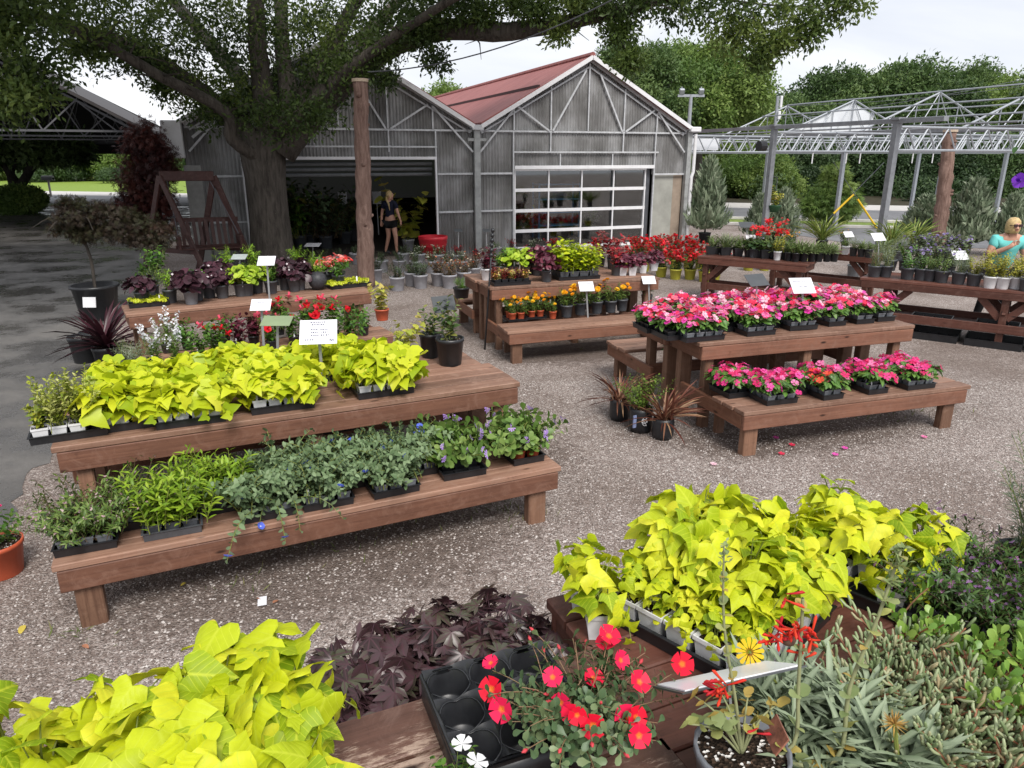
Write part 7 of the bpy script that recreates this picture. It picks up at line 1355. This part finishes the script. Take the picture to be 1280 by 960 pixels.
# dried flower head right of it
q = at(1118, 960, ZF+.09); q.z = ZF; fpz = aty(1118, 905, q.y)-q; t = thing('dried_flower', 'dried orange brown flower head among the silver leaves', 'flower', q); m_ = MB(); m_.tube([(0, 0, .0), (.0, 0, fpz.z*.6), fpz], .005, 6); m_.build('stem', STEMG(), t); m_ = MB(); rg = rng_(3); n = 60; dd = nrm(rg.normal(0, 1, (n, 3))+np.array((0, 0, .6))); m_.leaves(NEED, np.tile(tuple(fpz), (n, 1)), dd, rg.normal(0, 1, (n, 3)), .032, rg.uniform(0, 1, n)); m_.build('flower_head', leafmat('dried_petal', [(.3,.18,.05), (.5,.32,.08), (.4,.2,.06)], .7, .1), t)
# ------------------------------------------------------------------ signs on stakes
CARD = plain('white_card', (.78,.78,.82), .35, .5, 0, .04, 4.0); CARDB = plain('dark_card_back', (.06,.065,.07), .4, .5); CARDG = plain('sage_card_back', (.23,.29,.17), .5, .4, 0, .1, 3.0); CARDW = plain('grey_card_back', (.36,.40,.39), .5, .4); INK = plain('printed_ink', (.07,.075,.12), .5, .3, 0, .1)
STK = plain('stake_metal', (.38,.39,.40), .4, .5, .4)
def sign(label, base, cuv, w_, h_, tilt=38, face=0, front=True, back=None, lines=(), stake=True, group='price signs on stakes'):
    c = aty(cuv[0], cuv[1], base.y); t = thing('stake_sign', label, 'sign', base, R(face), group); H_ = c.z-base.z; off = (c.x-base.x); cz = max(H_, .05); Rm = Matrix.Rotation(R(90-tilt), 3, 'X')      # card lies back by tilt
    loc = Vector((off*math.cos(R(face)), -off*math.sin(R(face)), cz))
    m_ = MB(); m_.box((0, 0, 0), (w_, h_, .004), Rm, .001); o = m_.build('card', (back or CARD) if back else CARD, t); o.location = loc
    if back:    # the printed front, on the side turned away
        m_ = MB(); m_.box((0, 0, 0), (w_*.96, h_*.96, .003), Rm); o = m_.build('printed_face', CARD, t); o.location = loc+Rm@Vector((0, 0, .0035 if front else -.0035))
    if lines and front:
        m_ = MB(); rg = random.Random(int(cuv[0]))
        for fy, segs in lines:
            for x0, x1 in segs:
                x = x0
                while x < x1:
                    l_ = min(rg.uniform(.015, .05), x1-x); m_.box(tuple(Rm@Vector(((x+l_/2)*w_, fy*h_, .0032))), (l_*w_*.8, 0.055*h_, .0012), Rm); x += l_+.012
        o = m_.build('lettering', INK, t); o.location = loc
    if stake: m_ = MB(); m_.bar((0, .004, 0), (loc.x, .012, cz-.01), .02, .006, up=(0, 1, 0)); m_.build('stake', STK, t)
    return t
BIG = ((.40, ((-.22, .18),)), (.30, ((-.18, .16),)), (.10, ((-.2, 0), (.05, .25))), (-.02, ((-.2, 0), (.08, .25))), (-.14, ((-.2, .02), (.06, .3))), (-.32, ((-.35, -.1), (.28, .42))), (-.38, ((.3, .42),)))
TWO = ((.28, ((-.38, -.02), (.02, .38))), (-.08, ((-.18, -.02), (.03, .2)))); ONE = ((.2, ((-.2, .2),)), (-.2, ((-.16, .18),))); SM = ((.2, ((-.15, .15),)), (-.05, ((-.15, -.02), (.03, .15))), (-.25, ((-.15, .12),)))
zU = .86
sign('white printed price sign standing in the lime vines', at(404, 484, zU), (398, 415), .265, .20, 42, 8, lines=BIG)
sign('sage green back of a sign behind the lime vines', at(347, 455, zU), (346, 401), .24, .15, 70, 0, front=False, back=CARDG)
sign('tall white stake sign between lime and dark heucheras', at(337, 375, zU), (333, 326), .20, .16, 55, 5, lines=SM)
sign('white sign low before the heuchera shelf edge', at(330, 440, zU), (326, 381), .17, .13, 52, 5, lines=ONE)
sign('pale grey sign back among the ferns', at(300, 352, zU), (299, 321), .20, .14, 68, 0, front=False, back=CARDW)
sign('dark sign turned away above the black nursery pots', at(553, 452, zU), (555, 380), .2, .14, 28, 30, front=False, back=CARDB)
sign('white stake sign among the grey potted marigolds', at(735, 397, .43), (733, 358), .20, .16, 48, 8, lines=TWO)
sign('white stake sign at the right end of the marigold bench', at(812, 387, .43), (811, 350), .19, .14, 48, 8, lines=ONE)
sign('dark grey sign turned away in the pink vincas', at(945, 402, zU), (946, 350), .25, .16, 50, 25, front=False, back=CARDB)
sign('white price sign standing in the pink vincas', at(1005, 402, zU), (1003, 357), .24, .20, 48, 6, lines=TWO)
sign('white sign before the red geraniums', at(939, 320, .8), (939, 297), .18, .13, 50, 0, lines=ONE); sign('dark sign back above the white geranium sign', at(934, 318, .8), (934, 281), .28, .17, 60, 0, front=False, back=CARDB)
sign('white sign right of the variegated grass clump', at(1061, 316, .8), (1061, 293), .19, .13, 45, 15, lines=ONE); sign('white sign at the left end of the herb table', at(1098, 338, .8), (1098, 296), .22, .15, 45, 15, lines=ONE); sign('white sign before the lavender flowers', at(1200, 345, .8), (1200, 319), .22, .18, 50, 0, lines=TWO)
sign('white box sign inside the open doorway', at(391, 330), (391, 306), .36, .3, 80, 0, lines=TWO); sign('small grey sign left of the greenhouse corner post', at(573, 326), (573, 288), .2, .14, 65, 15, front=False, back=CARDB, group='grey signs at the greenhouse wall'); sign('small grey sign right of the greenhouse corner post', at(609, 326), (608, 288), .2, .14, 65, 15, front=False, back=CARDB, group='grey signs at the greenhouse wall')
# white card on a wire seen almost edge-on over the grey pot
c_ = aty(910, 846, 1.40); bs = at(925, 925, ZF+.16); bs = Vector((bs.x+.02, bs.y+.03, ZF)); t = thing('stake_sign', 'white card tilted flat over the grey pot in the foreground', 'sign', bs, 0, 'price signs on stakes')
xv = (aty(985, 829, 1.44)-aty(836, 862, 1.36)); hw = xv.length; xv.normalize(); vv = (c_-Vector((0, 0, CAM_H))).normalized(); nv = xv.cross(vv).normalized(); nv = nv if nv.z > 0 else -nv; yv = nv.cross(xv); yv = yv if yv.y > 0 else -yv; nv = (nv*math.cos(.16)-yv*math.sin(.16)).normalized(); yv = nv.cross(xv); Rm = Matrix((xv, yv, nv)).transposed()
m_ = MB(); m_.box((0, 0, 0), (hw, .17, .004), Rm); o = m_.build('card_back', CARDB, t); o.location = c_-bs; m_ = MB(); m_.box((0, 0, .0042), (.001, .001, .001), Rm); m_ = MB(); m_.box(tuple(Rm@Vector((0, 0, .0038))), (hw*.94, .158, .003), Rm); o = m_.build('card', CARD, t); o.location = c_-bs; m_ = MB(); m_.tube([(0, 0, 0), c_-bs], .0035, 6); m_.build('stake', STK, t)
# small plant tags on pots
for i, (u, v, z, lb) in enumerate(((510, 392, 1.0, 0),)): pass
# black iron rod
b_ = at(606, 437); tp = aty(616, 288, b_.y)-b_; t = thing('iron_rod', 'black iron hanger rod at the left of the marigold bench', 'rod', b_); m_ = MB(); m_.tube([(0, 0, 0), tp*.5, tp], .012, 7); m_.build('rod', BLACKP, t, True); m_ = MB()
for k in range(6): c = tp*(.80+.04*k); m_.lathe([(.012, -.03), (.028, -.01), (.028, .01), (.012, .03)], 8, tuple(c))
m_.build('finial', BLACKP, t, True)
# hanging petunia at the right edge
q = aty(1276, 226, 4.0); t = thing('hanging_petunia', 'purple petunia flower dangling into view at the right edge', 'flower', (q.x+.12, q.y, q.z+.35)); o0 = Vector((q.x+.12, q.y, q.z+.35)); d0 = q-o0; m_ = MB(); m_.tube([(0, 0, 0), (.0, 0, -.2), d0*.8+Vector((.02, 0, -.05)), d0], .004, 5); m_.build('stem', STEMG(), t, True)
m_ = MB(); m_.leaves(TRUMP, [tuple(d0)], (0, .2, 1), (-.75, -.6, .1), .042, .1); m_.build('flower', petalmat('purple_petal', [(.22,.05,.55)], (.4,.2,.6)), t, True); m_ = MB(); rg = rng_(2); m_.leaves(OVAL, np.array(tuple(d0*.6))+rg.normal(0, .03, (8, 3)), rg.normal(0, 1, (8, 3)), (0, 0, 1), .05, rg.uniform(0, 1, 8)); m_.build('foliage', MG(), t)
q = aty(968, 258, 20.2); t = thing('hanging_basket', 'green hanging basket on the dark steel post', 'hanging basket', (q.x, q.y, q.z-.15)); m_ = MB(); m_.lathe([(.12, 0), (.18, .16), (.19, .18), (.17, .18)], 14); m_.build('basket', plain('green_plastic', (.02,.08,.03), .5, .4), t, True); m_ = MB(); m_.tube([(0, 0, .16), (0, 0, .9), (-.2, -.05, .98), (-.3, -.05, .95)], .01, 5); m_.build('hanger', STEELD, t)
for nm, me in variants('golden_vine')[0]: inst(nm, me, t, (0, 0, .15), 0, 1.3)
# ------------------------------------------------------------------ inside the greenhouse
rg = rng_(91)
for i in range(13):
    x = -5.4+i*.34 if i < 9 else 1.4+(i-9)*1.05; y = rg.uniform(1.8, 4.5) if i < 9 else rg.uniform(1.5, 4); P = gw(x, y, .02); sc = rg.uniform(3.0, 5.2) if i < 9 else rg.uniform(2.2, 3.2)
    potted(f'tall house plant in the dark greenhouse, {lr(i, 13)} inside', 'house plant', P, K('round', DGRAYP, .4, .35), ['shrub_green', 'climber', 'shrub_dull'][i % 3], sc=sc, group='house plants inside the greenhouse')
q = gw(-1.65, 1.0, .02); potted('yellow green fig tree in grey pot inside the doorway', 'house plant', q, K('round', LGRAYP, .34, .3), 'golden_vine', sc=4.2, var=0)
q = gw(3.6, 2.8, 0); t = thing('plant_rack', 'blue metal plant rack behind the glass door', 'rack', q, GROT); m_ = MB()
for x in (-.7, .7):
    for y in (-.25, .25): m_.box((x, y, .85), (.05, .05, 1.7))
for z in (.4, .8, 1.2, 1.65): m_.box((0, 0, z), (1.45, .55, .04))
m_.build('rack', plain('blue_paint', (.06,.2,.42), .5, .4), t)
q = gw(1.35, 2.6, .0); t = thing('storage_bin', 'red brown bin behind the left panes of the glass door', 'bin', q, GROT); m_ = MB(); m_.box((0, 0, .55), (.5, .5, 1.1), bev=.03); m_.build('bin', plain('red_brown_bin', (.3,.08,.05), .5, .4), t); m_ = MB(); m_.box((0, 0, 1.12), (.54, .54, .05), bev=.015); m_.build('lid', MATS['red_brown_bin'], t)
q = gw(-.3+1.0, .35, 0); t = thing('white_cabinet', 'white cabinet showing dimly through the corrugated wall', 'cabinet', q, GROT); m_ = MB(); m_.box((0, .1, 1.15), (.34, .3, .5), bev=.01); m_.box((0, .15, .45), (.3, .3, .9)); m_.build('cabinet', WHITE, t); m_ = MB(); m_.box((0, -.06, 1.15), (.3, .012, .45)); m_.build('door', WHITE, t)
for i in range(4):
    q = gw(-4.9+1.1*i, 5.5, 0); m_ = MB(); m_.box((0, 0, 1.2), (.28, .02, .4)); m_.box((0, .02, .6), (.03, .02, 1.2)); o = m_.build('notice_board', CARD); o.location = q; o.rotation_euler.z = GROT; tag(o, 'white notice card on a post deep inside the doorway, '+lr(i, 4), 'notice', 'notices inside the greenhouse')
# litter on the gravel
rg = rng_(55)
def scrap(label, u, v, mat, s, tp, cat, z=.012, group=None): m_ = MB(); m_.leaves(tp, [(0, 0, 0)], (rg.normal(), rg.normal(), .1), (rg.normal()*.2, rg.normal()*.2, 1), s, .6); o = m_.build('fallen_leaf' if cat == 'leaf' else cat.replace(' ', '_'), mat); o.location = at(u, v, z); return tag(o, label, cat, group)
YL = leafmat('yellow_dead_leaf', [(.5,.36,.06), (.55,.45,.08)], .6, .1); BL = leafmat('brown_dead_leaf', [(.3,.1,.05), (.4,.2,.12)], .7, .1)
for u, v, m_, s, lb in ((30, 781, YL, .07, 'yellow fallen leaf on the gravel at the left edge'), (270, 777, YL, .05, 'yellow fallen leaf below the long bench'), (341, 754, BL, .05, 'brown fallen leaf beside the white plant tag'), (232, 728, YL, .04, 'small yellow leaf under the long bench'), (320, 748, BL, .04, 'brown fallen leaf left of the plant tag'), (103, 806, BL, .05, 'brown fallen leaf at the bench leg foot')): scrap(lb, u, v, m_, s, OVAL, 'leaf', group='fallen leaves')
m_ = MB(); m_.box((0, 0, .01), (.05, .09, .003), Matrix.Rotation(.3, 3, 'Z')); o = m_.build('plant_tag', CARD); o.location = at(328, 753); tag(o, 'white plant tag lying on the gravel below the long bench', 'tag')
PKP = petalmat('vinca_petal', [(.8,.05,.3)], None)
for i, (u, v) in enumerate(((970, 547), (990, 556), (977, 567), (1044, 568), (1056, 560), (892, 580), (1155, 546))):
    m_ = MB(); m_.leaves(FLAT5, [(0, 0, 0)], (1, .2, 0), (.1, -.1, 1), .03, rg.uniform(0, .9)); o = m_.build('fallen_flower', PKP); o.location = at(u, v, .015); tag(o, f'fallen pink flower on the gravel before the pink bench, {ORD[i]}', 'flower', 'fallen pink flowers')
# loose stones and weeds
def stones():
    rg = rng_(101); n = 90000; u = rg.uniform(-60, 1340, n); v = 480+(960-480)*rg.uniform(0, 1, n)**.9; m_ = MB(); t = np.array([(1,0,0),(-1,0,0),(0,1,0),(0,-1,0),(0,0,1),(0,0,-1)], float); F_ = [(0,2,4),(2,1,4),(1,3,4),(3,0,4)]
    X = rg.uniform(-4.6, 6.2, n); Y = 1.6+ 6.4*rg.uniform(0, 1, n)**.8
    keep = (X > -3.1-(Y-4)*.35); X = X[keep]; Y = Y[keep]; n = len(X)
    s = rg.uniform(.0035, .0095, n)*np.where(rg.uniform(0, 1, n) < .05, 1.5, 1); a = rg.uniform(0, 6.28, n); tv = t[None]*np.stack([s*rg.uniform(.7, 1.4, n), s*rg.uniform(.7, 1.3, n), s*rg.uniform(.35, .75, n)], 1)[:, None, :]+rg.normal(0, .0012, (n, 6, 3))
    c, si = np.cos(a)[:, None], np.sin(a)[:, None]; W_ = np.stack([tv[:,:,0]*c-tv[:,:,1]*si, tv[:,:,0]*si+tv[:,:,1]*c, tv[:,:,2]], 2)+np.stack([X, Y, s*.2], 1)[:, None, :]
    A_ = np.zeros((n, 6, 3)); A_[:,:,0] = rg.uniform(0, 1, n)[:, None]; m_.V.append(W_.reshape(-1, 3)); m_.A.append(A_.reshape(-1, 3)); f = np.array(F_).ravel(); m_.L.append((f[None]+np.arange(n)[:, None]*6).ravel()); m_.T.append(np.full(n*4, 3)); m_.n = n*6
    mm = leafmat('stone', [(.19,.152,.138), (.27,.23,.21), (.34,.295,.272), (.42,.375,.35), (.54,.50,.475)], .8, 0.0, spec=.3); o = m_.build('gravel_stones', mm); return tag(o, 'loose pale gravel stones on the ground', 'gravel', kind='stuff')
stones()
wd = MB(); rg = rng_(66)
for (u, v, n, sp_) in ((1120, 512, 60, .35), (1090, 520, 40, .3), (1150, 505, 40, .25), (440, 668, 40, .5), (380, 690, 30, .4), (640, 640, 30, .15), (100, 795, 25, .08), (300, 730, 25, .1), (850, 405, 20, .3), (1180, 400, 60, .5), (700, 425, 40, .6), (600, 640, 30, .4)):
    p = at(u, v); P = np.array((p.x, p.y, 0))+rg.normal(0, 1, (n, 3))*np.array((sp_, sp_*.5, 0)); wd.leaves(NEED, P, rg.normal(0, .5, (n, 3))+np.array((0, 0, 1)), rg.normal(0, 1, (n, 3)), rg.uniform(.03, .09, n), rg.uniform(0, 1, n))
o = wd.build('weeds', leafmat('weed_leaf', [(.06,.09,.02), (.12,.16,.04), (.22,.2,.08)], .6, .2)); tag(o, 'thin green weeds in the gravel around the benches', 'weeds', kind='stuff')
# ------------------------------------------------------------------ people
SKIN = plain('skin', (.50,.27,.19), .5, .4, 0, .08, 10.0); HAIR = plain('blond_hair', (.50,.36,.17), .5, .4, 0, .3, 25.0)
def skinned(name, verts, edges, radii, mat, parent, root=0, sub=2, keep=None):
    me = bpy.data.meshes.new(name); me.from_pydata([tuple(v) for v in verts], edges, []); o = bpy.data.objects.new(name, me); C.objects.link(o)
    m_ = o.modifiers.new('skin', 'SKIN'); m_.use_smooth_shade = True
    for i, r in enumerate(radii): sv = me.skin_vertices[0].data[i]; sv.radius = (r, r) if not hasattr(r, '__len__') else r; sv.use_root = i == root
    s_ = o.modifiers.new('sub', 'SUBSURF'); s_.levels = s_.render_levels = sub
    bpy.context.view_layer.update(); dg = bpy.context.evaluated_depsgraph_get(); m2 = bpy.data.meshes.new_from_object(o.evaluated_get(dg)); m2.name = name
    bpy.data.objects.remove(o); bpy.data.meshes.remove(me); m2.materials.clear(); m2.materials.append(mat)
    for p_ in m2.polygons: p_.use_smooth = True
    return inst(name, m2, parent)
def person(label, loc, rz, J, wear, hairfn):
    t = thing('person', label, 'person', loc, rz); V = []; E_ = []; Rr = []; ix = {}
    def add(n, p, r, par=None):
        ix[n] = len(V); V.append(Vector(p)); Rr.append(r)
        if par: E_.append((ix[par], ix[n]))
    for n, p, r, par in J: add(n, p, r, par)
    body = skinned('body', V, E_, Rr, SKIN, t)
    for nm, mat, chain, k in wear:
        vv = []; rr_ = []; ee = []; jx = {}
        for n, par, sc, *off in chain:
            jx[n] = len(vv); b = ix[n.split('@')[0]]; p = V[b].copy()
            if '@' in n: o_, f = n.split('@')[1].split('/'); p = V[b].lerp(V[ix[o_]], float(f))
            vv.append(p); r = Rr[b]; r = r if hasattr(r, '__len__') else (r, r); rr_.append((r[0]*sc+k, r[1]*sc+k))
            if par: ee.append((jx[par], jx[n]))
        skinned(nm, vv, ee, rr_, mat, t)
    h = V[ix['head']]; fc = V[ix['nose']]-V[ix['face']]; fd = Vector((fc.x, fc.y, 0)).normalized(); sd_ = Vector((-fd.y, fd.x, 0))
    for s_ in (-1, 1):
        m_ = MB(); m_.lathe([(.001, -.009), (.009, 0), (.001, .009)], 8, tuple(V[ix['face']]+fd*.073+sd_*.032*s_+Vector((0, 0, .03)))); m_.build('eye', plain('dark_eye', (.03,.025,.02), .3, .5), t, True)
        m_ = MB(); c = V[ix['face']]+sd_*.078*s_-fd*.005; m_.lathe([(.001, -.03), (.012, -.015), (.016, .005), (.01, .025), (.001, .032)], 8, tuple(c)); m_.build('ear', SKIN, t, True)
    m_ = MB(); c = V[ix['face']]+fd*.078-Vector((0, 0, .045)); m_.tube([c-sd_*.022, c+fd*.005, c+sd_*.022], (.003, .006, .003), 6); m_.build('mouth', plain('lips', (.40,.12,.10), .4, .4), t, True)
    hairfn(t, V[ix['face']], fd, sd_); return t, V, ix
def hand(J, wrist, p, d, side, curl, pre):
    d = Vector(d).normalized(); side = Vector(side).normalized(); n = d.cross(side); J.append((pre+'palm', p+d*.045, (.036, .02), wrist)); J.append((pre+'knuck', p+d*.075, (.036, .016), pre+'palm'))
    for i in range(4):
        L = (.058, .068, .064, .05)[i]; b = p+d*.085+side*(.027-.018*i); J.append((f'{pre}f{i}a', b, .0095, pre+'knuck')); J.append((f'{pre}f{i}b', b+d*L*.5+n*curl*.4*L, .0085, f'{pre}f{i}a')); J.append((f'{pre}f{i}c', b+d*L*.75+n*curl*L, .0065, f'{pre}f{i}b'))
    b = p+d*.035+side*.038; J.append((pre+'t1', b, .011, pre+'palm')); J.append((pre+'t2', b+d*.03+side*.018+n*curl*.01, .0095, pre+'t1')); J.append((pre+'t3', b+d*.055+side*.02+n*curl*.02, .007, pre+'t2'))
def v(*a): return Vector(a)
# woman at the doorway: local +x right, -y towards the camera, faces right and forward
J = [('pelvis', v(0,0,.90), (.135,.10), None), ('waist', v(0,0,1.05), (.11,.085), 'pelvis'), ('chest', v(0,-.01,1.24), (.135,.10), 'waist'), ('neckb', v(0,0,1.37), (.07,.06), 'chest'), ('neck', v(.01,-.01,1.42), .048, 'neckb'), ('face', v(.025,-.01,1.52), (.073,.078), 'neck'), ('head', v(.02,0,1.60), (.07,.076), 'face'), ('nose', v(.105,-.03,1.51), .011, 'face'),
     ('shL', v(-.14,.04,1.33), .058, 'neckb'), ('elL', v(-.20,.10,1.09), .042, 'shL'), ('wrL', v(-.23,.02,.87), .028, 'elL'), ('shR', v(.14,-.06,1.33), .058, 'neckb'), ('elR', v(.20,-.10,1.09), .042, 'shR'), ('wrR', v(.26,-.20,.90), .028, 'elR'),
     ('hipL', v(-.07,.03,.84), .095, 'pelvis'), ('knL', v(-.06,.06,.48), .06, 'hipL'), ('anL', v(-.16,.10,.09), .038, 'knL'), ('toeL', v(-.02,.06,.035), .036, 'anL'), ('hipR', v(.07,-.03,.84), .095, 'pelvis'), ('knR', v(.12,-.08,.48), .06, 'hipR'), ('anR', v(.13,-.08,.09), .038, 'knR'), ('toeR', v(.26,-.12,.035), .036, 'anR')]
hand(J, 'wrL', v(-.23,.02,.87), (.0,-.1,-1), (.9,-.3,0), .4, 'L'); hand(J, 'wrR', v(.26,-.20,.90), (.15,-.1,-1), (-.3,-.9,0), .4, 'Rr')
NAVY = plain('navy_shirt', (.012,.014,.03), .8, .2, 0, .2, 12.0); BLK = plain('black_cloth', (.012,.012,.014), .8, .2, 0, .2, 12.0); SHOE = plain('shoe', (.03,.03,.035), .6, .3); TEAL = plain('teal_shirt', (.16,.58,.55), .75, .2, 0, .12, 9.0)
SHIRT = [('waist', None, 1.05), ('pelvis', 'waist', 1.0), ('chest', 'waist', 1.06), ('neckb', 'chest', 1.05), ('shL', 'neckb', 1.05), ('shL@elL/0.62', 'shL', .95), ('shR', 'neckb', 1.05), ('shR@elR/0.62', 'shR', .95)]
SHORTS = [('pelvis', None, 1.05), ('hipL', 'pelvis', 1.08), ('hipL@knL/0.5', 'hipL', 1.02), ('hipR', 'pelvis', 1.08), ('hipR@knR/0.5', 'hipR', 1.02)]
SHOES = lambda s_: [('an'+s_, None, 1.05), ('toe'+s_, 'an'+s_, 1.1)]
def hair_pony(t, f, fd, sd_):
    m_ = MB(); m_.lathe([(.001, .135), (.045, .125), (.08, .08), (.088, .03), (.08, -.02), (.06, -.05)], 14, tuple(f-fd*.022)); m_.build('hair', HAIR, t, True); m_ = MB(); p = f-fd*.08; m_.tube([p, p+v(-.02,-.05,-.1), p+v(.03,-.13,-.2), p+v(.05,-.14,-.36)], (.03, .028, .024, .008), 8); m_.build('braid', HAIR, t, True)
b_ = at(490, 318.5); person('blonde woman in dark shirt and shorts walking out of the doorway', b_, R(10), J, [('shirt', NAVY, SHIRT, .012), ('shorts', BLK, SHORTS, .016), ('shoe', SHOE, SHOES('L'), .008), ('shoe', SHOE, SHOES('R'), .008)], hair_pony)
# woman in teal behind the herb table, leaning, hand at her chin
J = [('pelvis', v(0,.05,.88), (.15,.115), None), ('waist', v(0,.02,1.03), (.135,.11), 'pelvis'), ('chest', v(0,-.06,1.22), (.16,.12), 'waist'), ('neckb', v(0,-.09,1.36), (.075,.065), 'chest'), ('neck', v(.0,-.12,1.41), .05, 'neckb'), ('face', v(0,-.155,1.50), (.074,.08), 'neck'), ('head', v(0,-.14,1.58), (.074,.08), 'face'), ('nose', v(.02,-.248,1.485), .012, 'face'),
     ('shL', v(-.17,-.07,1.32), .068, 'neckb'), ('elL', v(-.27,-.14,1.08), .05, 'shL'), ('wrL', v(-.06,-.29,1.23), .031, 'elL'), ('shR', v(.17,-.07,1.32), .068, 'neckb'), ('elR', v(.25,-.08,1.06), .05, 'shR'), ('wrR', v(.20,-.26,.96), .031, 'elR'),
     ('hipL', v(-.08,.05,.82), .105, 'pelvis'), ('knL', v(-.14,.03,.47), .068, 'hipL'), ('anL', v(-.19,.10,.09), .042, 'knL'), ('toeL', v(-.19,-.03,.035), .04, 'anL'), ('hipR', v(.08,.05,.82), .105, 'pelvis'), ('knR', v(.10,.02,.47), .068, 'hipR'), ('anR', v(.12,.10,.09), .042, 'knR'), ('toeR', v(.13,-.04,.035), .04, 'anR')]
hand(J, 'wrL', v(-.06,-.29,1.23), (.75,.1,.55), (-.3,-.2,.9), .5, 'L'); hand(J, 'wrR', v(.20,-.26,.96), (-.2,-.6,-.6), (-.8,.2,0), .4, 'Rr')
LEGG = lambda s_: [('hip'+s_, None, 1.03), ('kn'+s_, 'hip'+s_, 1.03), ('an'+s_, 'kn'+s_, 1.03)]
LEGS = [('pelvis', None, 1.03)]+[(a, b or 'pelvis', c) for a, b, c in LEGG('L')]+[(a, b or 'pelvis', c) for a, b, c in LEGG('R')]
def hair_bob(t, f, fd, sd_):
    m_ = MB(); m_.lathe([(.001, .145), (.05, .135), (.09, .09), (.1, .03), (.098, -.03), (.09, -.075), (.07, -.09)], 16, tuple(f-fd*.032)); m_.build('hair', HAIR, t, True)
    m_ = MB()
    for s_ in (-1, 1): m_.box(f+fd*.082+sd_*.036*s_+v(0,0,.03), (.055, .012, .04), Matrix.Rotation(math.atan2(sd_.y, sd_.x), 3, 'Z'), .006); m_.bar(f+fd*.08+sd_*.06*s_+v(0,0,.035), f+sd_*.088*s_+v(0,0,.03), .006, .008)
    m_.bar(f+fd*.086-sd_*.02+v(0,0,.036), f+fd*.086+sd_*.02+v(0,0,.036), .005, .006); m_.build('sunglasses', plain('dark_lens', (.04,.02,.025), .1, .6), t)
b_ = at(1237, 406); person('woman in teal shirt and sunglasses behind the herb table', b_, R(-12), J, [('shirt', TEAL, SHIRT, .018), ('leggings', BLK, LEGS, .008), ('shoe', SHOE, SHOES('L'), .008), ('shoe', SHOE, SHOES('R'), .008)], hair_bob)
print('objects', len(C.objects), 'things', len([o for o in C.objects if not o.parent]))

for o_ in C.objects:
    if o_.get('label') and not 4 <= len(o_['label'].split()) <= 16: print('LABEL', len(o_['label'].split()), o_['label'])
